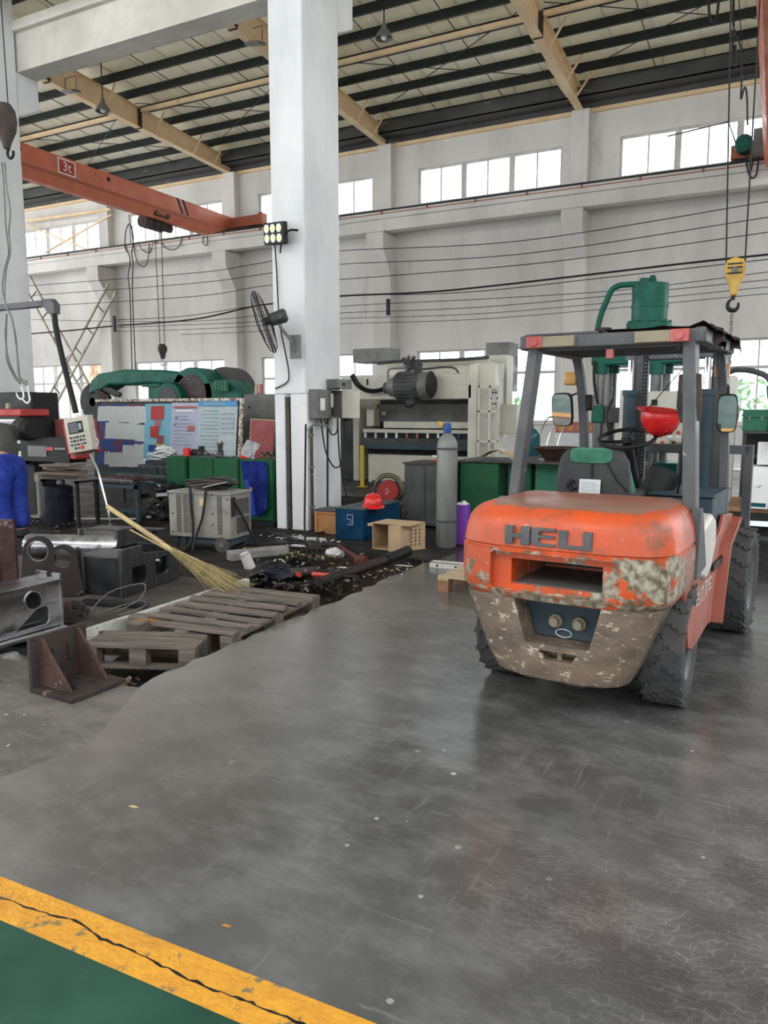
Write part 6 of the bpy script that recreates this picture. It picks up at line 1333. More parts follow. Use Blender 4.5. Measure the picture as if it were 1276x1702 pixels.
for i in range(5):
    for j in range(4):
        if j == 3 and i not in (1,2,3): continue
        m_ = 'greybox' if (i+j) % 2 else 'black'; r_ = .012
        if (i, j) == (3,3): m_, r_ = 'red_plastic', .024
        x, z = -.12+.055*i, -.03-.048*j; bm = B(); cyl(bm, (x,-.05,z),(x,-.07,z), r_, n=12); ob('button', bm, m_, cp)
bm = B(); tube(bm, [(.13,.0,-.23),(.10,.0,-.26),(-.2,0,-.26)], .008, 6); ob('grip_rail', bm, 'chrome', cp); bm = B(); cyl(bm, (-.03,.02,.22),(-.03,.02,.27), .03, n=12); ob('mount', bm, 'chrome', cp); bm = B(); tube(bm, curve([(.18,.0,-.18),(.25,.0,-.17),(.27,.0,-.12),(.24,0,-.08)], 5), .006, 5); tube(bm, [(.07,.02,.23),(.08,.02,.32)], .008, 5); ob('cable', bm, 'white', cp)
strand('steel_tube', 'shiny steel tube slanting down below the control panel', 'tube', [at(150,755,Y=7.5), at(162,780,Y=7.5), at(180,850,Y=7.5), at(183,866,Y=7.5)-Vector((0,0,.0))], .016, 'chrome', smooth=0)
t = thing('steel_drum', 'dark blue steel drum under the planks by the saw', 'drum', tuple(at(98,862,Y=7.0))); t.location.z = 0
bm = B(); lathe(bm, [(0,0),(.19,0),(.195,.02),(.195,.22),(.20,.225),(.195,.23),(.195,.40),(.20,.405),(.195,.41),(.195,.52),(.185,.52),(.18,.1),(0,.1)], n=28); ob('shell', bm, 'navy', t)
bm = B(); tube(bm, [(.195*math.cos(a),.195*math.sin(a),.52) for a in [2*PI*k/24 for k in range(24)]], .008, 5, True); ob('rim', bm, 'navy', t)
t = thing('plank_pile', 'pile of rough boards lying above the blue drum', 'planks', tuple(at(105,785,Y=7.0)))
for k in range(6):
    bm = B(); b2(bm, -.36+.02*k,.32,-.06-.05*(k%3),.08+.02*(k%2),-.09+.035*k,-.062+.035*k); ob('board', bm, 'wood' if k % 2 else 'wood_dull', t, rot=(0,random.uniform(-.06,.06),random.uniform(-.2,.2)))
t3 = thing('trestle', 'dark steel trestle holding the board pile over the drum', 'trestle', (t.location.x, 7.02, 0)); zz = t.location.z-.10
for x in (-.33,.31): bm = B(); b2(bm, x-.02,x+.02,-.1,-.06,0,zz); b2(bm, x-.02,x+.02,.22,.26,0,zz); b2(bm, x-.02,x+.02,-.1,.26,zz-.03,zz); ob('frame', bm, 'black', t3)
# steel table with scrap profiles
tb = thing('steel_table', 'low blue-grey steel table piled with profiles left of the welder', 'table', tuple(at(232,868,Y=7.7))); tb.location.z = 0
for x in (-.80,-.02):
    for y in (0,.5): bm = B(); b2(bm, x-.025,x+.025,y-.025,y+.025,0,.45); ob('leg', bm, 'fl_blue', tb)
bm = B(); b2(bm, -.83,.01,-.03,.03,.45,.50); b2(bm, -.83,.01,.47,.53,.45,.50); b2(bm, -.83,-.77,-.03,.53,.45,.50); b2(bm, -.05,.01,-.03,.53,.45,.50); ob('top_frame', bm, 'fl_blue', tb)
bm = B(); b2(bm, -.80,-.02,-.015,.015,.12,.16); b2(bm, -.80,-.02,.48,.51,.12,.16); ob('lower_rail', bm, 'fl_blue', tb); bm = B(); b2(bm, -.80,-.02,0,.5,.13,.145); ob('shelf', bm, 'rust', tb)
rnd = random.Random(3)
for k in range(8):
    L_ = rnd.uniform(.5,1.05); t = thing('steel_profile', '%s steel profile heaped on the low blue-grey table, counted from the front' % ['frontmost','second','third','fourth','fifth','sixth','seventh','rearmost'][k], 'profile', (tb.location.x-.42+rnd.uniform(-.12,.12), tb.location.y+.04+.055*k, .515+.022*(k%4)), rnd.uniform(-.1,.1), 'steel profiles heaped on the low table')
    bm = B(); w2 = rnd.uniform(.02,.04); prism(bm, [(-w2,0),(w2,0),(w2,.006),(-w2+.006,.006),(-w2+.006,.03),(-w2,.03)], 'x', -L_/2, L_/2); ob('angle', bm, ['rust','darksteel','rust_red'][k%3], t); bm = B(); b2(bm, L_/2,L_/2+.002,-w2,w2,0,.006); ob('cut_end', bm, 'steel', t)
def scrap(label, cx, cy, sx_, sy_, h, n, seed, mats=('darksteel','rust','black'), nm='scrap_heap', cat='scrap', sz=.09, parent=None):
    t = thing(nm, label, cat, (cx,cy,0)); rnd = random.Random(seed)
    for mi, m_ in enumerate(mats):
        bm = B()
        for k in range(n//len(mats)):
            s = sz*rnd.uniform(.3,1.2); box(bm, (rnd.gauss(0,.35)*sx_, rnd.gauss(0,.35)*sy_, rnd.random()**2*h+.01), (s, s*rnd.uniform(.15,.6), s*rnd.uniform(.1,.4)), (rnd.uniform(-.5,.5), rnd.uniform(-.5,.5), rnd.random()*3.1))
        o_ = ob('pieces', bm, m_, t); o_['kind'] = 'stuff'
    return t
scrap('heap of dark metal offcuts between the low table and the green cabinets', -7.55, 8.05, .40, .25, .5, 150, 1, ('black','darksteel','blacksteel','rust'), sz=.14)
scrap('oily litter of shavings under the saw and low table', -8.8, 6.9, 1.6, .5, .06, 160, 2, ('black','oil','blacksteel'), sz=.06)
scrap('small metal offcuts scattered on the dark floor before the low table', -7.3, 6.6, .9, .4, .03, 60, 4, ('darksteel','blacksteel','black'), sz=.06)
for i, (a, z, lb) in enumerate([((85,862),(232,862),'long thin pipe lying on the floor under the low table'),((145,890),(235,878),'pale flat steel strip on the dark floor above the box weldments'),((150,889),(200,893),'second short bright strip beside the pale one'),((90,872),(160,869),'rusty rod lying below the long thin pipe')]):
    strand('metal_strip', lb, 'strip', [at(*a,Z=.015), at(*z,Z=.015)], .014 if i < 1 else .011, ['off','steel','steel','rust'][i], smooth=0, n=4)
# ---------------- worker at the left edge ----------------
def skin_mesh(nm, J, E_, R_, m, parent, sub=2, root=0):
    me = bpy.data.meshes.new(nm); me.from_pydata([Vector(j) for j in J], E_, []); o = bpy.data.objects.new(nm, me); C.objects.link(o)
    md = o.modifiers.new('s', 'SKIN'); sv = me.skin_vertices[0].data
    for i, r in enumerate(R_): sv[i].radius = (r, r) if not isinstance(r, tuple) else r
    for i in range(len(J)): sv[i].use_root = (i == root)
    q = o.modifiers.new('u', 'SUBSURF'); q.levels = sub; q.render_levels = sub
    dg = bpy.context.evaluated_depsgraph_get(); dg.update(); r = bpy.data.meshes.new_from_object(o.evaluated_get(dg)); bpy.data.objects.remove(o)
    for p in r.polygons: p.use_smooth = True
    r.materials.clear(); r.materials.append(M[m]); return ob(nm, r, None, parent)
wk = thing('person', 'worker in grey shirt and blue trousers bending forward, cut by the left edge', 'person', (-8.06, 5.95, 0))
# facing away and to the left, bent at the hips
J = [(0,0,.88),(-.09,.04,1.05),(-.22,.08,1.22),(-.34,.12,1.30),(-.44,.15,1.34),(-.52,.17,1.36),  # pelvis, waist, chest, shoulder line, neck, head base
     (.03,-.10,.84),(-.03,-.12,.47),(.06,-.13,.08),(-.09,-.14,.04),      # right leg
     (.0,.12,.84),(-.07,.14,.47),(.03,.15,.08),(-.12,.16,.04),           # left leg
     (-.30,-.10,1.28),(-.42,-.15,1.03),(-.58,-.10,.86),
     (-.30,.32,1.26),(-.44,.36,1.02),(-.60,.30,.86)]
Ed = [(0,1),(1,2),(2,3),(3,4),(4,5),(0,6),(6,7),(7,8),(8,9),(0,10),(10,11),(11,12),(12,13),(3,14),(14,15),(15,16),(3,17),(17,18),(18,19)]
Rr = [.14,.135,.15,.12,.055,.06,.095,.058,.042,.035,.095,.058,.042,.035,.055,.04,.03,.055,.04,.03]
skin_mesh('body', J, Ed, Rr, 'skin', wk)
tr = [(0,0,.90),(.03,-.11,.82),(.0,-.12,.47),(.06,-.13,.09),(.0,.13,.82),(-.04,.14,.47),(.03,.15,.09),(-.05,.02,.99)]
skin_mesh('trousers', tr, [(0,1),(1,2),(2,3),(0,4),(4,5),(5,6),(0,7)], [.19,.155,.125,.115,.155,.125,.115,.17], 'blue_cloth', wk)
skin_mesh('shirt', [(-.01,.01,.90),(-.11,.05,1.08),(-.23,.09,1.22),(-.35,.12,1.30),(-.31,-.11,1.27),(-.38,-.14,1.10),(-.31,.34,1.25),(-.39,.36,1.08)], [(0,1),(1,2),(2,3),(3,4),(4,5),(3,6),(6,7)], [.185,.185,.19,.14,.095,.075,.095,.075], 'grey_cloth', wk)
hd = Vector((-.62,.20,1.40)); bm = B(); ball(bm, hd, .10, (1.15,.85,.95), 20); b2(bm, hd.x-.13,hd.x-.11,hd.y-.015,hd.y+.015,hd.z-.03,hd.z+.01); head = ob('head', bm, 'skin', wk, bev=.005)
for s in (-1,1):
    bm = B(); ball(bm, (hd.x-.10,hd.y+s*.035,hd.z-.0), .012, n=8); ob('eye', bm, 'white', head); bm = B(); ball(bm, (hd.x-.0,hd.y+s*.088,hd.z-.01), .024, (.6,.4,1), 8); ob('ear', bm, 'skin', head)
bm = B(); b2(bm, hd.x-.112,hd.x-.10,hd.y-.025,hd.y+.025,hd.z-.058,hd.z-.05); ob('mouth', bm, 'pink', head)
bm = B(); vs = ball(bm, hd+Vector((.025,0,.022)), .102, (1.05,.9,.98), 18); ob('hair', bm, 'hair', wk)
for sy, hx in ((-.10,-.60),(.30,-.62)):
    bm = B(); hc = Vector((hx,sy,.83)); ball(bm, hc, .045, (.9,.5,1.1), 12); 
    for k in range(4):
        L_ = (.06,.07,.065,.05)[k]; x = -.028+.019*k; tube(bm, [hc+Vector((x,0,-.03)), hc+Vector((x-.005,-.01,-.03-L_*.6)), hc+Vector((x-.015,-.03,-.03-L_))], [.010,.009,.007], 7)
    tube(bm, [hc+Vector((.03,-.01,.01)), hc+Vector((.055,-.03,-.02)), hc+Vector((.05,-.05,-.05))], [.012,.011,.008], 7); ob('hand', bm, 'skin', wk)
for y in (-.135,.155):
    bm = B(); prism(bm, [(-.2,0),(.09,0),(.10,.06),(.06,.10),(-.02,.10),(-.13,.06),(-.2,.04)], 'y', y-.05, y+.05); ob('shoe', bm, 'black', wk, bev=.018)
# ================= FOREGROUND LEFT =================
# welded angle bracket
t = thing('angle_bracket', 'rusty welded angle plate with two triangular gussets on the near slab', 'bracket', (-3.50, 2.66, 0), math.radians(-3))
bp = [(0,-.03),(.30,-.02),(.33,.02),(.33,.30),(.30,.33),(.0,.36)]
def holed(bm, poly, slots, ax, a, z):
    prism(bm, poly, ax, a, z)
bm = B(); b2(bm, 0,.34,-.02,.34,0,.025)
cuts = []
for x, y in ((.20,.10),(.20,.22)):
    c = B(); b2(c, x-.035,x+.035,y-.008,y+.008,-.1,.1); cuts.append(c)
ob('base_plate', boolean_cut(bm, cuts), 'rust', t, bev=.003)
bm = B(); b2(bm, 0,.025,-.02,.34,.025,.30); cuts = []
for y in (.11,.21):
    c = B(); b2(c, -.1,.1,y-.008,y+.008,.10,.21); cuts.append(c)
for z in (.07,.15,.20,.27):
    c = B(); cyl(c, (-.1,.01,z),(.1,.01,z), .009, n=12); cuts.append(c)
ob('back_plate', boolean_cut(bm, cuts), 'rust', t, bev=.003)
for y in (.035,.27): bm = B(); prism(bm, [(.025,.025),(.26,.025),(.25,.045),(.045,.285),(.025,.285)], 'y', y, y+.018); ob('gusset', bm, 'rust_red', t, bev=.002)
for y in (.035,.288): bm = B(); tube(bm, [(.03,y,.03),(.03,y,.28)], .006, 5); tube(bm, [(.03,y,.03),(.25,y,.03)], .005, 5); ob('weld_bead', bm, 'rust', t)
# machined box beam at the left edge
def circ(cx, cy, r, n=24): return [(cx+r*math.cos(2*PI*k/n), cy+r*math.sin(2*PI*k/n)) for k in range(n)]
def cutplate(par, nm, m, boxdims, cutters, bev=.002):
    bm = B(); b2(bm, *boxdims); cs = []
    for f in cutters:
        c = B(); f(c); cs.append(c)
    return ob(nm, boolean_cut(bm, cs), m, par, bev=bev)
t = thing('machined_beam', 'bright machined steel box beam with round hole at the left edge', 'beam', (-4.19, 2.27, .07), math.radians(-2))
L_ = 1.14; H_ = .36
cutplate(t, 'web', 'steel', (-.015,.0,0,L_,.03,H_-.04), [lambda c: cyl(c, (-.2,.93,.235),(.2,.93,.235), .055, n=28), lambda c: prism(c, [(.80,.06),(1.02,.06),(1.04,.08),(1.04,.16),(1.02,.18),(.95,.17)], 'x', -.2,.2), lambda c: prism(c, [(.35,.06),(.60,.06),(.60,.18),(.35,.18)], 'x', -.2,.2)])
cutplate(t, 'rear_web', 'darksteel', (-.22,-.20,0,L_,.03,H_-.04), [lambda c: cyl(c, (-.4,.93,.235),(0,.93,.235), .055, n=20)])
bm = B(); b2(bm, -.24,.02,0,L_,H_-.04,H_-.02); ob('top_flange', bm, 'steel', t, bev=.003)
bm = B(); b2(bm, -.26,.05,0,L_,0,.025); ob('bottom_flange', bm, 'steel', t, bev=.003)
cutplate(t, 'end_plate', 'steel', (-.23,.015,L_-.02,L_,.0,H_+.015), [lambda c: b2(c, -.12,-.06,L_-.1,L_+.1,H_-.03,H_+.1)])
bm = B(); cyl(bm, (-.005,.93,.235),(.006,.93,.235), .064, n=28); cyl
c2 = B(); cyl(c2, (-.1,.93,.235),(.1,.93,.235), .054, n=28); ob('hole_ring', boolean_cut(bm, [c2]), 'chrome', t)
for i, (x, y, lb) in enumerate([(-4.32,2.25,'dark timber bearer under the machined beam, near the frame edge'),(-4.30,3.12,'dark timber bearer under the far end of the machined beam')]):
    q = thing('timber_bearer', lb, 'timber', (x,y,-.006)); bm = B(); b2(bm, -.3,.3,-.05,.05,0,.036); ob('block', bm, 'black', q); bm = B(); b2(bm, .3,.302,-.045,.045,.003,.033); ob('end_grain', bm, 'wood', q)
q = thing('steel_block', 'dark steel plate block on the slab at the left edge', 'block', (-3.95, 2.35, -.006)); bm = B(); b2(bm, -.12,.10,-.25,.28,0,.13); ob('block', bm, 'rust', q, bev=.006); bm = B(); cyl(bm, (.095,.2,.09),(.103,.2,.09), .01, n=10); ob('bolt_hole', bm, 'steel', q)
# rusty welded frame with a white weld seam
t = thing('welded_frame', 'rusty upright channel frame with a pale weld seam at the left edge', 'frame', (-4.95, 3.42, 0), math.radians(8)); 
bm = B(); b2(bm, -.02,.0,-.40,.10,.28,.72); b2(bm, -.02,.16,-.40,-.37,.28,.72); ob('plate', bm, 'rust_red', t, bev=.003)
bm = B(); b2(bm, .0,.20,.10,.125,.25,.74); b2(bm, .18,.20,-.02,.125,.25,.74); ob('flange', bm, 'rust_red', t, bev=.003); bm = B(); tube(bm, [(.007,.0+.01*math.sin(k),.26+.03*k) for k in range(16)], .009, 5); ob('weld_bead', bm, 'white', t)
for k in range(4): bm = B(); tube(bm, [(.01,.0,.32+.11*k),(.01,.05,.32+.11*k)], .003, 4); ob('chalk_tick', bm, 'white', t)
bm = B(); b2(bm, -.15,.2,-.4,.12,0,.27); ob('bearer_block', bm, 'rust', t, bev=.004)
# lug plates with round eyes
def lug(label, loc, rz, w, h, r, m, n=32):
    t = thing('lug_plate', label, 'steel plate', loc, rz)
    out = []; rr = w/2
    pts = []
    for k in range(n):
        a = 2*PI*k/n; d = (math.cos(a), math.sin(a))
        if d[1] >= 0: p = (rr*d[0], h-rr+rr*d[1])
        else:
            # towards the flared base
            f = min(1/max(abs(d[0]),1e-6), 1/max(abs(d[1]),1e-6)); x, y = d[0]*f, d[1]*f; p = (x*(rr+.18*w*abs(y)), (h-rr)*(1+y))
        pts.append(p)
    hole = [(r*math.cos(2*PI*k/n), h-rr+r*math.sin(2*PI*k/n)) for k in range(n)]
    bm = B(); ringplate(bm, pts, hole, 'y', 0, .035); ob('plate', bm, m, t, bev=.002)
    bm = B(); ringplate(bm, [(x*1.12, (y-h+rr)*1.12+h-rr) for x, y in hole], hole, 'y', -.004, .0); ob('machined_rim', bm, 'steel', t); bm = B(); b2(bm, -w*.62,w*.62,-.05,.10,0,.02); ob('foot', bm, m, t); return t
p = at(96,985,Z=.0); lug('dark lug plate with a big round eye, right one of the pair', (p.x+.12, p.y-.03, 0), .55, .23, .42, .07, 'rust_dk')
p = at(50,975,Z=.10); lug('rusty lug plate with a big round eye, left one of the pair', (p.x-.20, p.y+.25, 0), .5, .25, .46, .08, 'rust_dk')
t = thing('steel_tube', 'bright machined steel tube lying behind the two lug plates', 'tube', (-5.75, 4.95, .25), math.radians(20)); bm = B(); cyl(bm, (-.5,0,0),(.42,0,0), .11, n=28, caps=False); cyl(bm, (-.5,0,0),(.42,0,0), .10, n=28, caps=False); ob('barrel', bm, 'steel', t); bm = B(); ringplate(bm, circ(0,0,.11), circ(0,0,.10), 'x', .42,.425); ob('end_ring', bm, 'chrome', t)
for x in (-.4,.3): bm = B(); b2(bm, x-.05,x+.05,-.13,.13,-.25,-.105); ob('support_block', bm, 'rust', t)
# box weldments
def weldbox(label, x, y, rz, L, Wd, H, plate=True):
    t = thing('box_weldment', label, 'steel box', (x,y,0), rz)
    bm = B(); b2(bm, -Wd,-.0,0,.02,.03,H*.8); b2(bm, -Wd,-.0,L-.02,L,.03,H*.8); b2(bm, -Wd,-Wd+.02,0,L,.03,H*.8); b2(bm, -Wd,0,0,L,.0,.03); ob('box_walls', bm, 'blacksteel', t, bev=.002)
    bm = B(); b2(bm, -Wd,-.02,-.01,L*.45,H*.8,H*.8+.015); ob('top_plate', bm, 'darksteel', t)
    bm = B(); b2(bm, -Wd-.03,-Wd+.06,-.02,0,.0,H*.98); b2(bm, -Wd,-Wd+.015,-.06,-.0,.03,H); ob('rib', bm, 'darksteel', t, bev=.003)
    def rr(c, y0, y1, z0, z1): prism(c, [(y0+.02,z0),(y1-.02,z0),(y1,z0+.02),(y1,z1-.02),(y1-.02,z1),(y0+.02,z1),(y0,z1-.02),(y0,z0+.02)], 'x', -.2,.2)
    cutplate(t, 'end_plate', 'brushed', (.0,.03,-.03,L+.04,0,H), [lambda c: rr(c, .10,.10+L*.26, .07,.22), lambda c: rr(c, L*.58,L*.58+L*.26,.09,.24), lambda c: prism(c, [(L*.35,H*.82),(L+.2,H*.62),(L+.2,H+.2),(L*.35,H+.2)], 'x', -.3,.3)])
    bm = B(); cyl(bm, (-.06,L*.78,.19),(-.02,L*.78,.19), .022, n=10); ob('bolt', bm, 'steel', t)
    return t
weldbox('dark welded steel box with two square windows in its side plate', -4.68, 4.44, math.radians(8), .72, .42, .39)
weldbox('second dark welded steel box behind the one with two square windows', -5.36, 5.05, math.radians(6), .62, .40, .42)
t = thing('channel_beam', 'long dark steel channel lying behind the box weldments', 'beam', (-6.0, 6.05, 0), math.radians(12)); bm = B(); b2(bm, -.75,.10,0,.02,0,.22); b2(bm, -.75,.10,0,.28,.20,.22); b2(bm, -.75,.10,.0,.28,0,.02); ob('channel', bm, 'darksteel', t, bev=.003); bm = B(); b2(bm, -.3,-.28,.02,.28,.02,.20); ob('stiffener', bm, 'rust', t)
coil('coil of dark wire on the slab between the lug plate and the machined beam', (-4.52,3.72,0), .17, 8, 'cable', .007)
t = thing('bearing_stub', 'small bright steel stub inside the wire coil', 'part', (-4.50,3.70,.09)); bm = B(); cyl(bm, (-.05,0,0),(.06,-.03,.0), .035, n=16); ob('stub', bm, 'steel', t); bm = B(); b2(bm, .03,.05,-.06,.04,-.09,.06); ob('flange', bm, 'rust_red', t)
t = thing('dark_sack', 'small black gritty bag beside the wire coil', 'bag', (-4.42,3.42,0)); bm = B(); ball(bm, (0,0,.045), .13, (1.0,1.2,.38), 14)
for v in bm.verts: v.co += Vector([random.uniform(-.008,.008) for _ in range(3)])
ob('bag', bm, 'black', t); bm = B(); tube(bm, [(.08,.05,.07),(.14,.09,.06)], .012, 6); ob('neck', bm, 'black', t)
for i, pts in enumerate([[(-4.45,3.9,.03),(-4.5,4.15,.12),(-4.35,4.35,.16),(-4.25,4.2,.08),(-4.3,4.0,.02)],[(-4.4,4.0,.02),(-4.3,4.25,.05),(-4.15,4.15,.05),(-4.2,3.95,.02)]]):
    strand('wire_loop', ['springy loop of grey wire above the dark plank','smaller loop of grey wire lying by the dark plank'][i], 'wire', pts, .005, 'greybox')
t = thing('dark_plank', 'flat dark steel bar lying in front of the box weldments', 'bar', (-4.75,4.15,0), math.radians(14)); bm = B(); b2(bm, -.05,.50,-.04,.05,0,.025); ob('bar', bm, 'black', t, bev=.002); bm = B(); b2(bm, .50,.502,-.038,.048,.002,.023); ob('cut_end', bm, 'darksteel', t)
# wooden pallets in the pit
p1 = thing('wooden_pallet', 'weathered grey pallet with a row of slats lying across the pit', 'pallet', (-3.10, 3.86, -.01), rot=(.02, -.01, math.radians(2)))
Lp = 1.17; 
for k, (y, w_, x_) in enumerate([(0.02,.085,-.70),(.165,.085,-.86),(.33,.09,-.92),(.475,.09,-.90),(.62,.085,-.86),(.80,.09,-.88),(.93,.09,-.90),(1.05,.10,-.92)]):
    bm = B(); n = 5; A = None
    pts = [(x_+random.uniform(-.02,.02), y), (x_*.5, y+random.uniform(-.008,.008)), (0+random.uniform(-.02,.02), y+.0), (0+random.uniform(-.01,.01), y+w_), (x_*.5, y+w_+random.uniform(-.008,.008)), (x_+random.uniform(-.03,.03), y+w_)]
    prism(bm, pts, 'z', .035, .055); ob('deck_board', bm, 'wood', p1, (0,0,random.uniform(-.004,.006)), (random.uniform(-.03,.03),random.uniform(-.012,.012),random.uniform(-.02,.02)), bev=.002)
for x in (-.86,-.43,-.05): bm = B(); b2(bm, x-.05,x+.05,0,Lp,.012,.034); ob('stringer', bm, 'wood', p1, bev=.002)
for x in (-.86,-.43,-.05):
    for y in (.0,.52,1.05): bm = B(); b2(bm, x-.05,x+.05,y,y+.11,-.075,.012); ob('block', bm, 'wood', p1, bev=.003)
for x in (-.05,-.86): bm = B(); b2(bm, x-.045,x+.045,0,Lp,-.095,-.076); ob('bottom_board', bm, 'wood', p1)
p2 = thing('wooden_pallet', 'weathered pallet half sunk at the near end of the pit', 'pallet', (-3.20, 3.62, -.075), rot=(-.02,.01,math.radians(24)))
for y, w_ in ((0,.10),(.115,.10),(.26,.09)): bm = B(); b2(bm, -.74,.0,y,y+w_,.07,.09); ob('deck_board', bm, 'wood', p2, (0,0,0), (0,0,random.uniform(-.02,.02)), bev=.002)
for x in (-.70,-.38,-.06): bm = B(); b2(bm, x-.055,x+.055,.0,.10,-.045,.068); ob('block', bm, 'wood', p2, bev=.003); bm = B(); b2(bm, x-.055,x+.055,.27,.37,-.045,.068); ob('block', bm, 'wood', p2, bev=.003)
bm = B(); b2(bm, -.76,.02,.0,.09,-.066,-.046); ob('bottom_board', bm, 'wood', p2, bev=.002); bm = B(); b2(bm, -.76,.02,.28,.37,-.066,-.046); ob('bottom_board', bm, 'wood', p2)
t = thing('broken_board', 'broken board with a fresh orange split by the white curb', 'board', (-3.98,4.02,-.01), math.radians(25)); bm = B(); prism(bm, [(-.14,-.05),(.12,-.045),(.18,-.01),(.13,.05),(-.10,.055),(-.15,.02)], 'z', 0,.03); ob('board', bm, 'wood', t, rot=(.1,.1,0)); bm = B(); prism(bm, [(-.08,-.10),(.14,-.07),(.18,-.03),(-.05,-.05)], 'z', .0,.03); ob('split', bm, 'wood_orange', t)
for i, (a, z) in enumerate([((-3.95,3.55,-.2),(-3.98,3.57,.03)),((-3.42,2.95,-.22),(-3.44,3.30,-.12)),((-3.22,5.35,-.2),(-3.21,5.33,.10))]):
    t = thing('stake', ['short dark stake standing against the white curb','pale wooden stick lying on the pit floor','thin iron stake at the far corner of the slatted pallet'][i], 'stake', a); d = Vector(z)-Vector(a); bm = B(); tube(bm, [(0,0,0), d*.94], .012 if i != 1 else .014, 5); ob('shaft', bm, 'wood_dull' if i == 1 else 'black', t); bm = B(); tube(bm, [d*.94, d], .013, 5); ob('tip', bm, 'wood_dull' if i == 1 else 'rust', t)
# broom
A_ = at(178,842,Y=4.72); Z_ = Vector((-3.97,4.95,.03)); t = thing('besom_broom', 'long bamboo-handled straw broom leaning with its brush on the pallet', 'broom', tuple(A_)); d = Z_-A_; Ln = d.length; u = d.normalized(); s = u.cross(Vector((0,0,1))).normalized(); v = u.cross(s)
bm = B(); tube(bm, [Vector((0,0,0)), u*Ln*.28], .021, 12); ob('bamboo_handle', bm, 'straw', t); bm = B(); tube(bm, [u*Ln*.27, u*Ln*.46], .022, 12); ob('taped_grip', bm, 'straw_tape', t)
bm = B(); tube(bm, [u*Ln*.45+s*.012, u*Ln*.66], .015, 8); tube(bm, [u*Ln*.45-s*.012, u*Ln*.66], .014, 8); ob('split_canes', bm, 'straw', t)
bm = B(); tube(bm, [u*Ln*.22+v*.05+s*.02, u*Ln*.60+v*.01], .007, 5); ob('loose_cane', bm, 'straw', t)
for f in (.56,.63,.70): bm = B(); rr_ = .028+.03*(f-.56)/.14; tube(bm, [u*Ln*f+(s*math.cos(a)+v*math.sin(a))*rr_ for a in [2*PI*k/16 for k in range(16)]], .004, 4, True); ob('binding', bm, 'straw_dk', t)
rnd = random.Random(11)
for m_, n_ in (('straw',190),('straw_dk',190)):
    bm = B()
    for k in range(n_):
        a = rnd.random()*6.28; r0 = rnd.uniform(.005,.028); f0 = rnd.uniform(.52,.66); f1 = rnd.uniform(.80,1.14); r1 = rnd.uniform(.02,.21)*(f1-.5)*1.9
        p0 = u*Ln*f0+(s*math.cos(a)+v*math.sin(a))*r0; p1_ = u*Ln*(f0+f1)/2+(s*math.cos(a)+v*math.sin(a))*(r0+r1)*.36; p2_ = u*Ln*f1+(s*math.cos(a)+v*math.sin(a)*.6)*r1+Vector((rnd.uniform(-.02,.02),rnd.uniform(-.02,.02),0)); 
        if (A_+p2_).z < .02: p2_.z = .02-A_.z+rnd.uniform(0,.03)
        tube(bm, [p0,p1_,p2_], [.0022,.0018,.001], 3)
    o_ = ob('twigs', bm, m_, t); o_['kind'] = 'stuff'
# debris in and around the pit
scrap('litter of splinters and grit on the bottom of the pit', -3.6, 3.4, .6, .5, .03, 90, 21, ('dirt_light','wood_dull','black'), 'debris', 'debris', .035).location.z = -.28
def rubble(label, cx, cy, sx_, sy_, n, seed, z=0, mats=('oil','dirt','darksteel'), sz=.06, h=.06):
    t = scrap(label, cx, cy, sx_, sy_, h, n, seed, mats, 'rubble', 'rubble', sz); t.location.z = z
rubble('dark oily rubble and rags heaped at the far end of the pit', -3.75, 5.9, .7, .8, 420, 31, -.06)
rubble('scattered dark litter on the floor beyond the pit', -4.4, 6.6, .8, .5, 260, 32, 0, ('black','oil','straw_dk'), .05, .03)
rubble('small light chips strewn along the pit edge beside the aisle', -3.15, 6.3, .25, .7, 60, 33, 0, ('off','dirt_light','rust'), .025, .01)
rubble('small grit scattered on the near slab round the angle bracket', -3.6, 2.3, 1.0, .6, 90, 34, 0, ('off','black','dirt_light'), .012, .004)
t = thing('curb_stone', 'loose grey concrete curb stone lying by the far end of the pit', 'stone', (-4.85,6.05,0), math.radians(58)); bm = B(); b2(bm, -.02,.62,-.07,.07,0,.10); ob('stone', bm, 'stone_dk', t, bev=.012); bm = B(); b2(bm, .1,.7,-.17,-.11,.0,.03); ob('dark_lath', bm, 'black', t)
t = thing('oil_rag_heap', 'dark blue oily rag heap in the pit beside a red tool', 'cloth', (-4.0,5.75,-.02)); bm = B(); ball(bm, (0,0,.03), .20, (1.3,.8,.32), 18)
for q in bm.verts: q.co += Vector([random.uniform(-.022,.022) for _ in range(3)])
ob('cloth', bm, 'navy', t); bm = B(); ball(bm, (-.18,.12,.04), .12, (1,.9,.6), 12)
for q in bm.verts: q.co += Vector([random.uniform(-.02,.02) for _ in range(3)])
ob('black_bag', bm, 'black', t)
t = thing('tin_can', 'crushed pale tin can leaning against the black rag', 'can', (-4.45,5.85,.0), rot=(.3,-.2,0)); bm = B(); cyl(bm, (0,0,0),(0,0,.16), .055, .05, 18); ob('can', bm, 'off', t); bm = B(); tube(bm, [(.052*math.cos(a),.052*math.sin(a),.16) for a in [2*PI*k/16 for k in range(16)]], .004, 4, True); ob('rim', bm, 'greybox', t)
def tool(label, x, y, rz, L1, L2, z=.05, r=.022):
    t = thing('bolt_cutter', label, 'tool', (x,y,z), rz); bm = B(); tube(bm, [(-L1,0,0),(0,0,.0)], r, 8); ob('grip', bm, 'red_orange', t); bm = B(); tube(bm, [(0,0,0),(L2,.0,.0)], r*.7, 8); ob('shaft', bm, 'black', t); return t
tool('red gripped tool lying beside the oily rag heap', -3.85, 5.68, 2.6, .16, .2); tool('red handled tool with a dark blade near the slatted pallet end', -3.48, 5.72, .2, .16, .28)
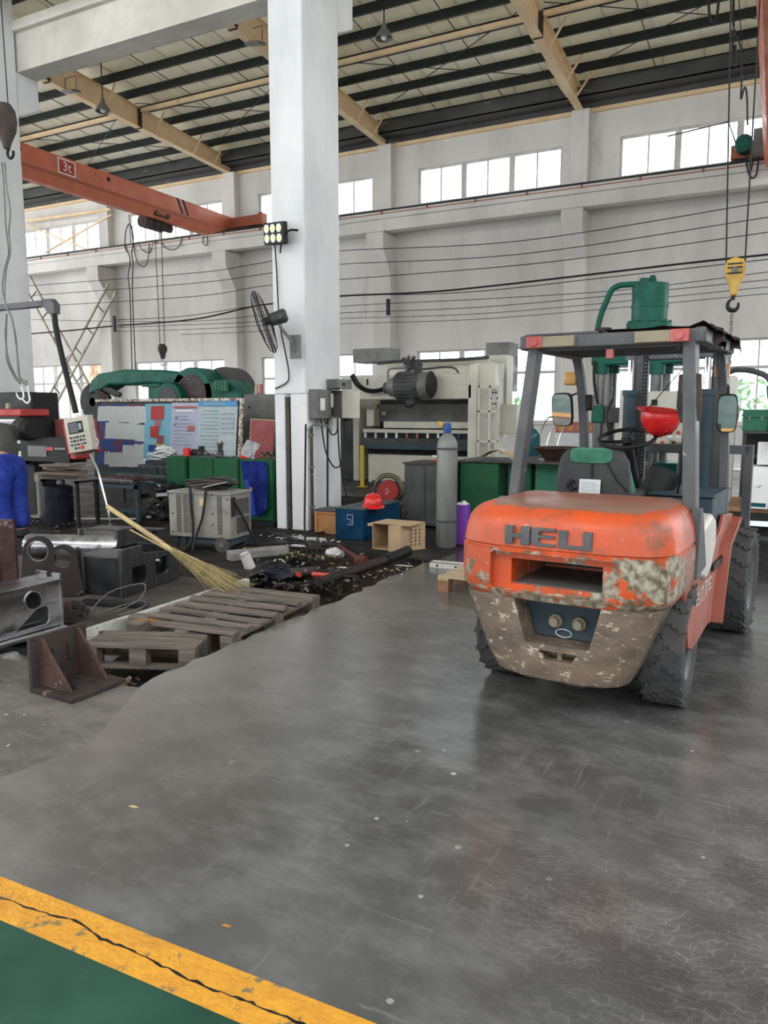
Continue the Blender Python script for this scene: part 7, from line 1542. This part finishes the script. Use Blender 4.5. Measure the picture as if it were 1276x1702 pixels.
t = thing('pipe_stub', 'short dark pipe stub with its open end toward the aisle', 'pipe', (-3.80,5.62,.06), math.radians(50)); bm = B(); cyl(bm, (-.02,0,0),(.22,0,0), .042, n=20, caps=False); cyl(bm, (-.02,0,0),(.22,0,0), .032, n=20, caps=False); ob('barrel', bm, 'rust', t); bm = B(); ringplate(bm, circ(0,0,.042), circ(0,0,.032), 'x', -.022,-.02); ob('end_ring', bm, 'greybox', t)
t = thing('steel_pipe', 'long dark steel pipe lying along the far side of the pit', 'pipe', (-3.42,5.45,.045), math.radians(78)); bm = B(); tube(bm, [(0,0,0),(1.15,.12,.02)], .045, 12); ob('pipe', bm, 'darkbrown', t); bm = B(); tube(bm, [(1.05,.11,.02),(1.5,.18,.04)], .055, 12); ob('sleeve', bm, 'black', t)
strand('brown_pipe', 'thin rust-red pipe ending at the long dark pipe', 'pipe', [(-4.05,6.85,.09),(-3.55,6.42,.07)], .022, 'pipe_red', smooth=0, n=8)
t = thing('pipe_flange', 'rust-red collar on the end of the thin pipe', 'fitting', (-3.52,6.38,.06)); bm = B(); cyl(bm, (-.05,0,0),(.06,0,.0), .055, n=14); ob('collar', bm, 'pipe_red', t); bm = B(); cyl(bm, (-.06,0,0),(-.05,0,0), .035, n=12); ob('bore', bm, 'black', t)
strand('long_rod', 'long dark iron rod lying across the far floor to the pipe joint', 'rod', [(-5.2,6.75,.03),(-4.05,6.75,.07)], .014, 'black', smooth=0)
def bag(label, x, y, s, sq=(1.3,.8,.6), m='plastic_bag', z=0):
    t = thing('plastic_bag', label, 'bag', (x,y,z)); bm = B(); ball(bm, (0,0,s*.45), s, sq, 20)
    for q in bm.verts: q.co += Vector([random.uniform(-.13,.13)*s for _ in range(3)])
    ob('film', bm, m, t); bm = B(); tube(bm, [(s*.8,0,s*.2),(s*1.4,.02,s*.1)], [s*.15,s*.05], 6); ob('twisted_end', bm, m, t)
bag('crumpled white plastic bag on the dark floor before the cardboard box', -4.02, 6.72, .085)
bag('flat grey plastic film behind the iron rod', -4.6, 6.85, .09, (1.5,.9,.15)); bag('small white plastic scrap next to the pale tin can', -4.30, 6.12, .05, (1.4,.8,.6)); bag('white plastic scrap lying by the green cabinet corner behind the forklift', -2.9, 8.7, .06, (1.2,.9,.7))
t = thing('white_grit', 'streak of spilled white powder before the wooden crate', 'powder', (-4.95,7.55,0)); bm = B(); rnd = random.Random(5)
for k in range(120): box(bm, (rnd.gauss(0,.2), rnd.gauss(0,.06), .004), (rnd.uniform(.01,.04), rnd.uniform(.01,.03), .006), (0,0,rnd.random()*3))
o_ = ob('grains', bm, 'paper', t); o_['kind'] = 'stuff'
for i, (x, y, s, m_) in enumerate([(-3.62,6.28,.10,'off'),(-3.18,6.62,.10,'off'),(-2.1,2.0,.02,'straw'),(-1.35,1.62,.015,'amber')]):
    t = thing('litter', ['pale torn label lying by the thin red pipe','pale torn wrapper at the far edge of the pit','small yellow scrap on the grey aisle floor','tiny orange paint flake near the yellow line'][i], 'litter', (x,y,.0005+.0)); bm = B(); prism(bm, [(-s,-s*.3),(s*.6,-s*.2),(s,s*.25),(-s*.4,s*.3)], 'z', 0,.003); ob('scrap', bm, m_, t); bm = B(); prism(bm, [(s*.5,0),(s*1.1,.05*s),(s*.9,s*.3)], 'z', .001,.004); ob('torn_corner', bm, m_, t)
